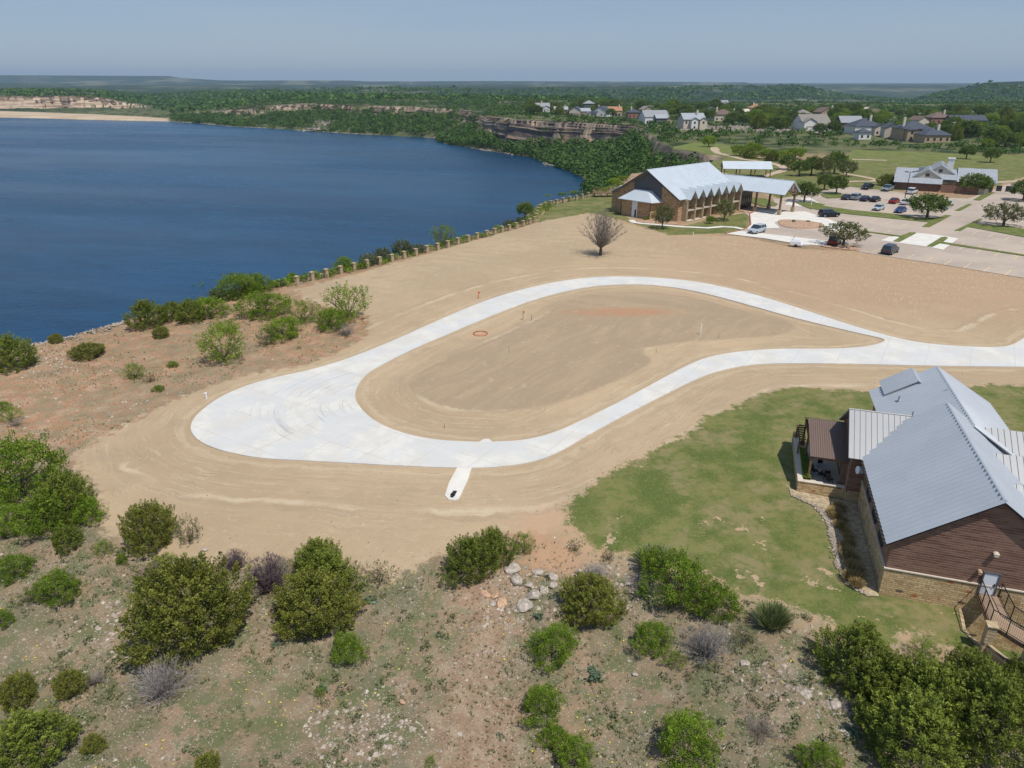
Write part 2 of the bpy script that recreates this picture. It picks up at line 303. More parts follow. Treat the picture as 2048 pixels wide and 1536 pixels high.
# ---- ground
def ground_material():
    k = NT('ground', .95, .12)
    P = k.coord(); dirt = k.attr('dirt'); lawn = k.attr('lawn'); isl = k.attr('isle'); rd = k.attr('rd'); far = k.attr('far'); bed = k.attr('bed')
    geo = k.n('ShaderNodeNewGeometry'); sx = k.n('ShaderNodeSeparateXYZ'); k.l(geo.outputs['True Normal'], sx.inputs[0]); nz = sx.outputs[2]
    sp = k.n('ShaderNodeSeparateXYZ'); k.l(geo.outputs['Position'], sp.inputs[0]); pz = sp.outputs[2]
    n05 = k.noise(.05, 4, P); n3 = k.noise(.3, 5, P, .65); n1 = k.noise(1.1, 6, P, .7); n6 = k.noise(6, 5, P, .7); n25 = k.noise(22, 3, P, .6)
    # stony scrub soil
    soil = k.mix(k.ramp(n3, .38, .62), (.285, .20, .13), (.215, .17, .105))
    soil = k.mix(k.math('MULTIPLY', k.ramp(n05, .52, .66), .8), soil, (.38, .24, .15))
    soil = k.mix(k.ramp(n1, .48, .62), soil, (.36, .285, .205)); rimw = k.math('MULTIPLY', k.ramp(sp.outputs[1], 44, 62), k.ramp(n05, .70, .45)); soil = k.mix(k.math('MULTIPLY', rimw, .9), soil, k.mix(k.ramp(n1, .42, .6), (.40, .215, .12), (.47, .32, .205)))
    strip_ = k.math('MULTIPLY', k.ramp(k.math('ABSOLUTE', k.math('ADD', k.math('ADD', sp.outputs[0], 1.9), k.math('MULTIPLY', k.math('SUBTRACT', n3, .5), 9.))), 3.4, 1.2), k.ramp(sp.outputs[1], 46, 40)); keep = k.math('SUBTRACT', 1, k.math('MAXIMUM', k.math('MULTIPLY', strip_, .85), k.math('MULTIPLY', k.ramp(sp.outputs[1], 48, 60), .55))); soil = k.mix(k.math('MULTIPLY', strip_, .65), soil, k.mix(k.ramp(n1, .4, .6), (.30, .185, .12), (.40, .28, .19)))
    soil = k.mix(k.math('MULTIPLY', k.ramp(n6, .52, .66), .8), soil, (.15, .13, .075))
    soil = k.mix(k.math('MULTIPLY', k.ramp(k.noise(.55, 6, P, .75), .46, .57), k.math('MULTIPLY', keep, .9)), soil, (.115, .13, .055)); soil = k.mix(k.math('MULTIPLY', k.ramp(k.noise(.21, 5, P, .7), .48, .60), k.math('MULTIPLY', keep, .7)), soil, (.165, .155, .095))
    vd = k.voro(7, P); vc = k.voro(7, P, 'Color')
    sv = k.n('ShaderNodeSeparateColor'); k.l(vc, sv.inputs[0])
    peb = k.math('MULTIPLY', k.ramp(vd, .34, .22), k.ramp(sv.outputs[0], .58, .62))
    soil = k.mix(k.math('MULTIPLY', peb, .6), soil, k.mix(sv.outputs[1], (.40, .32, .25), (.56, .49, .41)))
    dark = k.ramp(n25, .44, .36); soil = k.mix(k.math('MULTIPLY', dark, .45), soil, (.12, .085, .05))
    # graded dirt with scraper streaks that follow the road
    cx = k.n('ShaderNodeCombineXYZ'); k.l(k.math('MULTIPLY', rd, 2.2), cx.inputs[0]); k.l(k.math('MULTIPLY', sp.outputs[0], .09), cx.inputs[1]); k.l(k.math('MULTIPLY', sp.outputs[1], .09), cx.inputs[2])
    st = k.noise(1.3, 6, cx.outputs[0], .7)
    st2 = k.noise(.5, 6, k.coordT(rad(57), 4.5, 1.0), .68, .8); st3 = k.noise(.5, 6, k.coordT(rad(-22), 6, 1.0), .68, .5); st2 = k.mix(k.ramp(sp.outputs[1], 88, 100), st2, st3); st2s = k.n('ShaderNodeSeparateColor'); k.l(st2, st2s.inputs[0]); st2 = st2s.outputs[0]
    base = k.mix(k.ramp(k.noise(.06, 3, P), .4, .62), (.490, .362, .228), (.415, .305, .192))
    base = k.mix(k.math('MULTIPLY', k.math('MULTIPLY', k.ramp(st, .52, .7), k.ramp(rd, -14, -4)), k.ramp(k.noise(.12, 3, P), .38, .6, .35, .95)), base, (.56, .44, .29))
    base = k.mix(k.math('MULTIPLY', k.ramp(st, .47, .36), k.math('MULTIPLY', k.ramp(rd, -14, -4), k.ramp(k.noise(.17, 3, P), .42, .62, .15, .7))), base, (.36, .26, .165))
    farm = k.ramp(rd, -8, -17)
    base = k.mix(k.math('MULTIPLY', farm, k.ramp(st2, .46, .6)), base, (.40, .315, .20))
    base = k.mix(k.math('MULTIPLY', farm, k.ramp(st2, .62, .72)), base, (.55, .46, .31))
    redx = k.math('MULTIPLY', k.ramp(sp.outputs[0], 5, 60), k.ramp(sp.outputs[1], 84, 104))
    base = k.mix(k.math('MULTIPLY', redx, .6), base, (.42, .25, .15))
    rdw = k.math('ADD', rd, k.math('MULTIPLY', k.math('SUBTRACT', n3, .5), 2.2))
    berm = k.math('MULTIPLY', k.ramp(k.math('ABSOLUTE', k.math('ADD', rdw, 6.3)), .55, .1), k.ramp(k.noise(.15, 2, P), .42, .58)); base = k.mix(k.math('MULTIPLY', berm, .7), base, (.64, .53, .37))
    berm = k.math('MULTIPLY', k.ramp(k.math('ABSOLUTE', k.math('ADD', rdw, 7.1)), .5, .1), k.ramp(k.noise(.15, 2, P), .42, .58)); base = k.mix(k.math('MULTIPLY', berm, .55), base, (.33, .25, .165))
    base = k.mix(k.math('MULTIPLY', k.ramp(k.math('ABSOLUTE', k.math('ADD', rdw, .9)), .5, .0), .5), base, (.60, .49, .33))
    cf_ = k.n('ShaderNodeCombineXYZ'); k.l(k.math('MULTIPLY', rdw, 6.), cf_.inputs[0]); k.l(k.math('MULTIPLY', sp.outputs[0], .14), cf_.inputs[1]); k.l(k.math('MULTIPLY', sp.outputs[1], .14), cf_.inputs[2]); fl = k.noise(1.2, 4, cf_.outputs[0], .75); fm = k.math('MULTIPLY', k.ramp(rd, -15, -6), k.ramp(k.noise(.2, 3, P), .40, .55))
    base = k.mix(k.math('MULTIPLY', k.math('MULTIPLY', k.ramp(fl, .57, .63), fm), .7), base, (.60, .49, .335)); base = k.mix(k.math('MULTIPLY', k.math('MULTIPLY', k.ramp(fl, .44, .39), fm), .6), base, (.32, .24, .155))
    ff = k.noise(3.4, 3, k.coordT(rad(62), 7, 1.), .7); base = k.mix(k.math('MULTIPLY', k.math('MULTIPLY', k.ramp(ff, .56, .62), farm), .4), base, (.58, .48, .33)); base = k.mix(k.math('MULTIPLY', k.math('MULTIPLY', k.ramp(ff, .44, .38), farm), .4), base, (.35, .27, .175))
    isf = k.ramp(k.math('ADD', isl, k.math('MULTIPLY', k.math('SUBTRACT', n1, .5), 1.6)), -.25, .35)
    ic = k.mix(k.ramp(st2, .45, .62), (.345, .255, .168), (.405, .30, .195)); base = k.mix(isf, base, ic)
    red = k.attr('red'); base = k.mix(k.math('MULTIPLY', k.ramp(k.math('ADD', red, k.math('MULTIPLY', st2, .6)), .35, 1.1), .75), base, (.45, .20, .10))
    clod = k.voro(3.2, P, 'Color'); sc2 = k.n('ShaderNodeSeparateColor'); k.l(clod, sc2.inputs[0])
    base = k.mix(k.math('MULTIPLY', k.math('MULTIPLY', k.ramp(k.voro(3.2, P), .13, .07), k.ramp(sc2.outputs[0], .86, .9)), .6), base, (.62, .54, .42))
    base = k.mix(k.math('MULTIPLY', k.ramp(n6, .44, .34), .45), base, (.30, .22, .14)); base = k.mix(k.math('MULTIPLY', k.ramp(n1, .56, .7), .45), base, (.58, .46, .315)); base = k.mix(k.math('MULTIPLY', k.ramp(n3, .50, .36), .4), base, (.36, .275, .18))
    base = k.mix(k.ramp(n25, .3, .75), k.mix(.5, base, (.36, .27, .17)), base)
    ox_ = k.n('ShaderNodeVectorMath', operation='DISTANCE'); k.l(geo.outputs['Position'], ox_.inputs[0]); ox_.inputs[1].default_value = (3.6, 42.6, -.3); om = k.ramp(k.math('ADD', ox_.outputs['Value'], k.math('MULTIPLY', k.math('SUBTRACT', n1, .5), 6.)), 5.2, 2.2)
    soil = k.mix(k.math('MULTIPLY', om, .8), soil, (.46, .275, .165)); base = k.mix(k.math('MULTIPLY', om, .6), base, (.48, .30, .19))
    dm = k.ramp(k.math('ADD', dirt, k.math('MULTIPLY', k.math('SUBTRACT', n1, .5), 5.)), -.4, .5)
    c = k.mix(dm, soil, base)
    # grass
    gcol = k.mix(k.ramp(n3, .4, .6), (.092, .118, .030), (.178, .172, .060)); gcol = k.mix(k.ramp(k.noise(.16, 4, P, .7), .48, .62), gcol, (.225, .19, .088)); gcol = k.mix(k.math('MULTIPLY', k.ramp(n1, .46, .66), .8), gcol, (.100, .135, .030)); gcol = k.mix(k.math('MULTIPLY', k.ramp(n6, .5, .7), .6), gcol, (.26, .235, .11))
    gcol = k.mix(k.math('MULTIPLY', far, .6), gcol, (.15, .20, .045))
    wear = k.math('ADD', k.math('MULTIPLY', k.math('SUBTRACT', n3, .5), 3.2), k.math('MULTIPLY', k.math('SUBTRACT', n1, .5), 2.6)); wear = k.math('SUBTRACT', wear, k.math('MULTIPLY', k.math('MULTIPLY', k.ramp(k.noise(.33, 6, P, .75), .60, .66), k.ramp(sp.outputs[1], 54, 42, .2, 1)), 6.))
    wear = k.math('SUBTRACT', wear, k.math('MULTIPLY', k.ramp(sp.outputs[1], 46, 30), .35)); wear = k.math('ADD', wear, k.math('MULTIPLY', k.math('SUBTRACT', n6, .5), 2.)); wear = k.math('MULTIPLY', wear, k.ramp(far, .5, 0., .15, 1.15))
    lm = k.ramp(k.math('ADD', k.math('MINIMUM', lawn, 2.4), wear), -.25, .4)
    bare = k.mix(k.ramp(n1, .4, .6), (.44, .30, .185), (.36, .285, .175))
    edge = k.math('MULTIPLY', k.ramp(lawn, -2.5, -.3), k.ramp(dirt, 2, -.5))
    c = k.mix(k.math('MULTIPLY', edge, .65), c, bare)
    c = k.mix(k.math('MULTIPLY', k.ramp(lawn, -.2, .8), k.ramp(far, .3, .0)), c, bare)
    c = k.mix(lm, c, gcol)
    # distant country: speckled dark scrub
    n_f = k.noise(.012, 5, P, .6); n_g = k.noise(.0028, 4, P, .6); vf = k.voro(.085, P); vf2 = k.voro(.035, P)
    fc = k.mix(k.ramp(vf, .32, .62), (.030, .050, .016), (.12, .125, .055))
    fc = k.mix(k.math('MULTIPLY', k.ramp(n_f, .50, .66), .7), fc, (.15, .155, .07)); fc = k.mix(k.ramp(n_g, .52, .40), fc, (.032, .052, .02))
    fc = k.mix(k.math('MULTIPLY', k.ramp(n_f, .66, .72), .8), fc, (.30, .24, .17))
    f2 = k.ramp(far, .25, .6); fc2 = k.mix(k.ramp(k.attr('vfar'), .0, 1.), fc, k.mix(k.math('MULTIPLY', k.ramp(k.noise(.0016, 6, P, .7), .52, .62), .8), k.mix(k.ramp(k.noise(.01, 5, P, .7), .4, .6), (.022, .042, .026), (.045, .065, .035)), (.16, .16, .095)))
    c = k.mix(k.math('MULTIPLY', k.math('MULTIPLY', f2, k.math('SUBTRACT', 1, lm)), 1), c, fc2)
    # rock faces
    Pz = k.coord((.010, .010, .26)); bands = k.noise(1.0, 5, Pz, .65, .6); blk = k.voro(.22, k.coord((1, 1, 2.2)))
    rock = k.mix(k.ramp(bands, .36, .6), (.085, .07, .062), (.25, .20, .155)); rock = k.mix(k.ramp(k.noise(.04, 3, P), .5, .6), rock, (.40, .29, .20)); rock = k.mix(k.ramp(blk, .2, .05), rock, (.09, .075, .065))
    rock = k.mix(k.attr('warm'), rock, k.mix(k.ramp(bands, .4, .55), (.22, .15, .105), (.50, .38, .27)))
    rm = k.ramp(k.math('ADD', nz, k.math('MULTIPLY', k.math('SUBTRACT', n3, .5), .25)), .80, .66)
    rm = k.math('MULTIPLY', rm, k.ramp(k.attr('cliff'), 0, .5))
    c = k.mix(rm, c, rock)
    c = k.mix(k.ramp(bed, -4, 4), c, k.mix(k.ramp(n_f, .4, .6), (.52, .41, .28), (.44, .33, .22)))
    k.color(c)
    hgt = k.math('ADD', k.math('MULTIPLY', n6, .5), k.math('ADD', k.math('MULTIPLY', n25, .2), k.math('MULTIPLY', n1, .8)))
    k.bump(hgt, .55, .12)
    return k.m
def concrete_road():
    k = NT('road_concrete', .75, .3); P = k.coord()
    c = k.mix(k.ramp(k.noise(.35, 5, P, .6), .38, .62), (.585, .555, .495), (.655, .625, .56))
    c = k.mix(k.math('MULTIPLY', k.ramp(k.noise(1.6, 5, P, .7), .52, .7), .5), c, (.52, .50, .46))
    c = k.mix(k.math('MULTIPLY', k.ramp(k.noise(.12, 3, P), .55, .66), .5), c, (.56, .53, .48))
    ln = k.ramp(k.attr('edge'), .5, 0); c = k.mix(k.math('MULTIPLY', k.math('MULTIPLY', ln, .5), k.ramp(k.noise(.8, 4, P), .48, .62)), c, (.58, .49, .37))
    # tyre arcs around the wide bend
    g = k.n('ShaderNodeNewGeometry'); s = k.n('ShaderNodeVectorMath', operation='SUBTRACT'); k.l(g.outputs['Position'], s.inputs[0]); ce = pix(800, 800); s.inputs[1].default_value = (ce[0], ce[1], 0)
    d = k.n('ShaderNodeSeparateXYZ'); k.l(s.outputs[0], d.inputs[0])
    r = k.math('SQRT', k.math('ADD', k.math('MULTIPLY', d.outputs[0], d.outputs[0]), k.math('MULTIPLY', k.math('MULTIPLY', d.outputs[1], d.outputs[1]), 1.25)))
    an = k.math('ARCTAN2', d.outputs[1], d.outputs[0])
    cx = k.n('ShaderNodeCombineXYZ'); k.l(k.math('MULTIPLY', r, 2.6), cx.inputs[0]); k.l(k.math('MULTIPLY', an, .6), cx.inputs[1])
    rings = k.noise(1.5, 3, cx.outputs[0], .7)
    am = k.math('MULTIPLY', k.ramp(k.math('ABSOLUTE', an), 1.9, 2.4), k.math('MULTIPLY', k.ramp(r, 3.5, 5), k.ramp(r, 17, 12)))
    fade = k.ramp(k.noise(.25, 3, P), .30, .58)
    c = k.mix(k.math('MULTIPLY', k.math('MULTIPLY', am, fade), k.ramp(rings, .53, .63, 0, .62)), c, (.32, .32, .32))
    cy = k.n('ShaderNodeCombineXYZ'); k.l(k.math('MULTIPLY', k.attr('edge'), 2.0), cy.inputs[0]); k.l(k.math('MULTIPLY', d.outputs[0], .05), cy.inputs[1]); k.l(k.math('MULTIPLY', d.outputs[1], .05), cy.inputs[2])
    c = k.mix(k.math('MULTIPLY', k.ramp(k.noise(1.5, 4, cy.outputs[0], .7), .54, .7), .35), c, (.55, .53, .50))
    jb = k.n('ShaderNodeTexBrick'); jb.offset = 0; jb.inputs['Scale'].default_value = 1; jb.inputs['Mortar Size'].default_value = .035; jb.inputs['Brick Width'].default_value = 4.4; jb.inputs['Row Height'].default_value = 4.4; k.l(k.coordT(rad(58)), jb.inputs['Vector']); c = k.mix(k.math('MULTIPLY', jb.outputs['Fac'], .38), c, (.30, .29, .27))
    c = k.mix(k.ramp(k.noise(.22, 4, P, .7), .44, .56), c, k.mix(.5, c, (.53, .54, .54)))
    k.color(c); k.bump(k.noise(9, 3, P), .1, .02); return k.m
def lot_material():
    k = NT('parking_concrete', .85, .2); P = k.coord()
    c = k.mix(k.ramp(k.noise(.09, 4, P), .4, .62), (.46, .375, .30), (.39, .32, .26)); c = k.mix(k.math('MULTIPLY', k.ramp(k.noise(.7, 4, P, .7), .5, .7), .4), c, (.51, .43, .355))
    b = k.n('ShaderNodeTexBrick'); b.offset = 0; b.inputs['Scale'].default_value = 1; b.inputs['Mortar Size'].default_value = .05; b.inputs['Brick Width'].default_value = 4.6; b.inputs['Row Height'].default_value = 4.6
    k.l(k.coord((1, 1, 1), (0, 0, rad(-25))), b.inputs['Vector']); c = k.mix(k.math('MULTIPLY', b.outputs['Fac'], .35), c, (.22, .17, .13)); k.color(c); return k.m
def turf_material():
    k = NT('turf', .95, .1); P = k.coord(); c = k.mix(k.ramp(k.noise(.5, 4, P, .7), .4, .62), (.105, .145, .035), (.19, .18, .07)); c = k.mix(k.math('MULTIPLY', k.ramp(k.noise(2.5, 4, P), .45, .7), .5), c, (.09, .12, .03)); k.color(c); return k.m
def stone_material(name='stone_wall', dark=1.0, sc=1.0, tt=(1., 1., 1.)):
    k = NT(name, .9, .15); c0 = k.n('ShaderNodeTexCoord'); m = k.n('ShaderNodeMapping'); k.l(c0.outputs['Object'], m.inputs[0])
    sx = k.n('ShaderNodeSeparateXYZ'); k.l(m.outputs[0], sx.inputs[0]); cb = k.n('ShaderNodeCombineXYZ'); k.l(k.math('ADD', sx.outputs[0], sx.outputs[1]), cb.inputs[0]); k.l(sx.outputs[2], cb.inputs[1])
    b = k.n('ShaderNodeTexBrick'); b.inputs['Scale'].default_value = sc; b.inputs['Brick Width'].default_value = .42; b.inputs['Row Height'].default_value = .15; b.inputs['Mortar Size'].default_value = .012; b.inputs['Color1'].default_value = (0, 0, 0, 1); b.inputs['Color2'].default_value = (1, 1, 1, 1); b.inputs['Mortar'].default_value = (.5, .5, .5, 1); b.squash = 1.6; b.squash_frequency = 3
    dst = k.n('ShaderNodeVectorMath', operation='ADD'); nz = k.n('ShaderNodeTexNoise'); nz.inputs['Scale'].default_value = 2.2; k.l(cb.outputs[0], nz.inputs['Vector']); sc_ = k.n('ShaderNodeVectorMath', operation='SCALE'); sc_.inputs['Scale'].default_value = .10; k.l(nz.outputs['Color'], sc_.inputs[0]); k.l(cb.outputs[0], dst.inputs[0]); k.l(sc_.outputs[0], dst.inputs[1])
    k.l(dst.outputs[0], b.inputs['Vector'])
    s = k.n('ShaderNodeSeparateColor'); k.l(b.outputs['Color'], s.inputs[0])
    D = lambda t: tuple(x * dark * q for x, q in zip(t, tt))
    c = k.mix(s.outputs[0], D((.42, .32, .19)), D((.62, .50, .33))); c = k.mix(k.ramp(k.noise(1.3, 3, cb.outputs[0]), .55, .7), c, D((.40, .25, .14)))
    v = k.n('ShaderNodeTexVoronoi'); v.inputs['Scale'].default_value = 1.0; mp = k.n('ShaderNodeMapping'); mp.inputs['Scale'].default_value = (1.1, 2.2, 1); k.l(cb.outputs[0], mp.inputs[0]); k.l(mp.outputs[0], v.inputs['Vector']); vs = k.n('ShaderNodeSeparateColor'); k.l(v.outputs['Color'], vs.inputs[0])
    blk = k.math('MULTIPLY', k.ramp(vs.outputs[0], .72, .74), k.ramp(v.outputs['Distance'], .26, .22)); c = k.mix(blk, c, k.mix(k.ramp(vs.outputs[1], .4, .6), D((.13, .105, .10)), D((.42, .15, .07))))
    c = k.mix(b.outputs['Fac'], c, D((.22, .17, .11))); k.color(c); k.bump(k.math('SUBTRACT', k.noise(6, 3, P := cb.outputs[0]), b.outputs['Fac']), .6, .04); return k.m
def plank_material(name, a, b, pitch=.14, horiz=True):
    k = NT(name, .75, .2); c0 = k.n('ShaderNodeTexCoord'); sx = k.n('ShaderNodeSeparateXYZ'); k.l(c0.outputs['Object'], sx.inputs[0])
    w_ = k.math('FRACT', k.math('DIVIDE', sx.outputs[2] if horiz else k.math('ADD', sx.outputs[0], sx.outputs[1]), pitch))
    idx = k.math('FLOOR', k.math('DIVIDE', sx.outputs[2], pitch))
    cb = k.n('ShaderNodeCombineXYZ'); k.l(k.math('MULTIPLY', k.math('ADD', sx.outputs[0], sx.outputs[1]), .5), cb.inputs[0]); k.l(k.math('MULTIPLY', idx, 1.7), cb.inputs[1])
    n = k.noise(1.0, 4, cb.outputs[0], .7); c = k.mix(k.ramp(n, .35, .65), a, b); c = k.mix(k.ramp(w_, .82, .95), c, tuple(x * 1.7 for x in b)); c = k.mix(k.ramp(w_, .12, .02), c, tuple(x * .35 for x in a)); k.color(c)
    k.bump(w_, .5, .03); return k.m
def metal_roof(name, c, rough=.35, metal=.25):
    k = NT(name, rough, .5); P = k.coord(); n = k.noise(.4, 4, P); k.color(k.mix(k.ramp(n, .3, .7), tuple(x * .93 for x in c), c)); k.b.inputs['Metallic'].default_value = metal; return k.m
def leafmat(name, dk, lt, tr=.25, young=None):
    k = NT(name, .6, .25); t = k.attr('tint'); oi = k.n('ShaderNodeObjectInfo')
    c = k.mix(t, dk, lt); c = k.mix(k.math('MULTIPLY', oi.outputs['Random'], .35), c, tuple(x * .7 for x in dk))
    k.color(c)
    if tr:
        tn = k.n('ShaderNodeBsdfTranslucent'); k.l(k.mix(.0, c, c), tn.inputs[0]); mx = k.n('ShaderNodeMixShader'); mx.inputs[0].default_value = tr
        k.l(k.b.outputs[0], mx.inputs[1]); k.l(tn.outputs[0], mx.inputs[2]); k.l(mx.outputs[0], k.t.nodes['Material Output'].inputs[0])
    return k.m
M = {}
M['ground'] = ground_material(); M['road'] = concrete_road(); M['lot'] = lot_material(); M['turf'] = turf_material()
M['white_conc'] = plain('pale_concrete', (.66, .62, .55), .8, .08, .6); M['walk'] = plain('path_concrete', (.58, .52, .43), .85, .1, .8); M['kerb'] = plain('kerb_concrete', (.52, .46, .38), .8, .1, 1.5)
M['redkerb'] = plain('red_kerb', (.34, .12, .09), .7, .15, 2); M['path'] = plain('cart_path', (.46, .35, .25), .9, .1, .7); M['gravelbed'] = plain('mulch_bed', (.42, .27, .18), .95, .3, 2.5, bump=.4)
M['bed'] = plain('dry_mulch', (.40, .315, .20), .95, .3, 4, bump=.4); M['paint'] = plain('yellow_paint', (.62, .50, .28), .8, .1, 2); M['whitepaint'] = plain('white_paint', (.66, .63, .58), .8, .1, 2); M['bluepaint'] = plain('blue_paint', (.30, .38, .46), .8, .1, 2)
M['stone'] = stone_material(tt=(1.12, 1.02, .88)); M['stone_h'] = stone_material('hotel_stone', .92, .55, (1.02, .86, .76)); M['stone_s'] = stone_material('stone_small', 1.0, .7); M['pillar'] = stone_material('pillar_stone', 1.0, 1.6)
M['siding'] = plank_material('stained_siding', (.165, .090, .066), (.30, .178, .130), .17); M['deck'] = plank_material('deck_boards', (.30, .21, .14), (.42, .30, .21), .12, False)
M['roof'] = metal_roof('galvalume', (.49, .515, .54)); M['roofw'] = metal_roof('white_metal', (.30, .305, .31), .5, .1); M['roofh'] = metal_roof('pale_metal', (.55, .60, .635), .45, .1); M['roofb'] = metal_roof('brown_metal', (.17, .115, .09), .5, .1)
M['trim'] = plain('dark_trim', (.05, .045, .04), .6); M['timber'] = plain('timber', (.20, .12, .07), .7, .25, 4); M['black'] = plain('black_metal', (.02, .02, .022), .5)
M['glass'] = plain('window_glass', (.03, .04, .05), .12, .1, 1, 0, .6); M['white'] = plain('white_paint_wood', (.74, .76, .80), .5, .03); M['greypanel'] = plain('grey_panel', (.10, .105, .115), .7, .1)
M['cream'] = plain('cream_stucco', (.60, .52, .42), .9, .07); M['tan'] = plain('tan_stone', (.42, .32, .21), .9, .15, 1.5); M['ivory'] = plain('white_render', (.70, .68, .64), .9, .05); M['brownw'] = plain('brown_wall', (.17, .10, .07), .85, .2, 1.5); M['brick'] = plain('brick_wall', (.34, .17, .12), .9, .15, 2)
M['slate'] = plain('slate_roof', (.065, .075, .095), .8, .15, 1); M['shingle'] = plain('weathered_shingle', (.23, .21, .185), .9, .12, 1); M['brownroof'] = plain('brown_shingle', (.16, .11, .09), .9, .12, 1); M['terracotta'] = plain('clay_tile', (.40, .20, .11), .85, .15, 1); M['greyroof'] = plain('grey_metal', (.33, .35, .37), .6, .08, 1); M['rock'] = plain('limestone', (.42, .36, .30), .95, .3, 2.5, bump=.6); M['rockw'] = plain('rust_limestone', (.48, .31, .20), .95, .3, 3, bump=.6)
M['bark'] = plain('bark', (.13, .10, .075), .95, .25, 6); M['barkg'] = plain('grey_twigs', (.30, .27, .25), .95, .2, 6); M['barkp'] = plain('purple_twigs', (.16, .12, .125), .95, .2, 6); M['barkb'] = plain('bare_twigs', (.25, .215, .185), .95, .2, 6)
M['orange'] = plain('orange_plastic', (.60, .13, .05), .6, .1); M['pvc'] = plain('white_pipe', (.75, .75, .73), .5, .05); M['rubber'] = plain('rubber', (.02, .02, .02), .9); M['chrome'] = plain('alloy', (.45, .46, .48), .3, .05, 3, .7); M['lampred'] = plain('tail_lamp', (.35, .02, .02), .3); M['lampw'] = plain('head_lamp', (.7, .7, .68), .2)
L_JUN = leafmat('juniper_leaf', (.085, .12, .016), (.33, .38, .06)); L_OLV = leafmat('olive_juniper_leaf', (.105, .125, .018), (.38, .385, .07)); L_MES = leafmat('mesquite_leaf', (.10, .17, .012), (.33, .46, .045), .4)
L_OAK = leafmat('oak_leaf', (.062, .105, .02), (.22, .30, .058)); L_SAGE = leafmat('sage_leaf', (.12, .15, .075), (.26, .29, .16)); L_FOR = leafmat('slope_leaf', (.032, .074, .012), (.15, .265, .042)); L_BRT = leafmat('bright_leaf', (.14, .22, .018), (.34, .44, .05), .35)
L_OLVT = leafmat('grey_green_leaf', (.10, .115, .035), (.25, .26, .09)); L_DRY = leafmat('dry_grass_blade', (.17, .145, .085), (.36, .31, .19), 0); L_WEED = leafmat('green_weed_blade', (.07, .10, .03), (.17, .20, .07), .1); L_FLW = leafmat('yellow_flower', (.65, .55, .04), (.8, .7, .1), 0); L_WDC = leafmat('weed_leaf', (.075, .09, .035), (.22, .24, .11), .1); L_RIM = leafmat('rim_stone', (.16, .135, .11), (.42, .36, .29), 0); L_PEB = leafmat('pebble', (.24, .18, .13), (.52, .45, .37), 0)

# ------------------------------------------------------------------ terrain, one sheet to the horizon
us = np.concatenate([np.linspace(-2.4, -.82, 40)[:-1], np.linspace(-.82, .82, 980), np.linspace(.82, 2.4, 40)[1:]])
ys = [6.0]
while ys[-1] < 15000: ys.append(ys[-1] + max(.16, ys[-1] * .0048))
ys = np.array(ys); U, Y = np.meshgrid(us, ys); X = U * (Y * CP + H * SP)
xf, yf = X.ravel(), Y.ravel()
hh, dE, dS, bd, isl, pxs = height(xf, yf, True)
dirt = sdf(DIRT, xf, yf, 12); lawn = np.maximum(np.maximum(sdf(LAWN, xf, yf, 12), sdf(HLAWN, xf, yf, 12)), np.maximum(sdf(GOLF, xf, yf, 12), -99))
ro = sdf(ROAD_OUT, xf, yf, 60); ri = sdf(ROAD_IN, xf, yf, 60); rd = np.where(ri > 0, -ri, ro)
rc = PX([(1240, 628)])[0]
red = np.exp(-(((xf - rc[0]) / 7.5) ** 2 + ((yf - rc[1]) / 1.8) ** 2))
natural = np.clip(-sdf(LOT0, xf, yf, 12) / 3, 0, 1) * np.clip(-dirt, 0, 1) * np.clip(-lawn + .3, 0, 1) * (yf < 130) * (dE > 0)
hh = hh + natural * (fbm(xf, yf, 1.6, 4, 91) * .16 + fbm(xf, yf, 5, 2, 95) * .25) + (dirt > 0) * (rd < -.4) * fbm(xf, yf, .9, 2, 97) * .025
warm = np.clip(cols(pxs, [(0, 1), (300, 1), (345, .5), (640, .5), (900, .3), (1010, .0), (1300, .05), (1330, .3), (2500, .4)]) * sm(yf, 500, 620) + (yf < 330) * .35, 0, 1)
cliff = ((dE < 6) & (dS < 4)).astype(float)
R_, C_ = U.shape; idx = np.arange(R_ * C_).reshape(R_, C_)
quads = np.stack([idx[:-1, :-1], idx[:-1, 1:], idx[1:, 1:], idx[1:, :-1]], -1).reshape(-1, 4)
me = raw_mesh('ground', np.stack([xf, yf, hh], 1), quads, [M['ground']], dict(dirt=dirt, lawn=lawn, isle=isl, rd=np.clip(rd, -60, 8), far=np.maximum(sm(yf, 255, 420), (dE < -1) * sm(yf, 180, 230)), vfar=sm(yf, 1500, 2200), bed=bd, red=red, warm=warm, cliff=cliff), True)
props(link('ground', me), kind='structure')

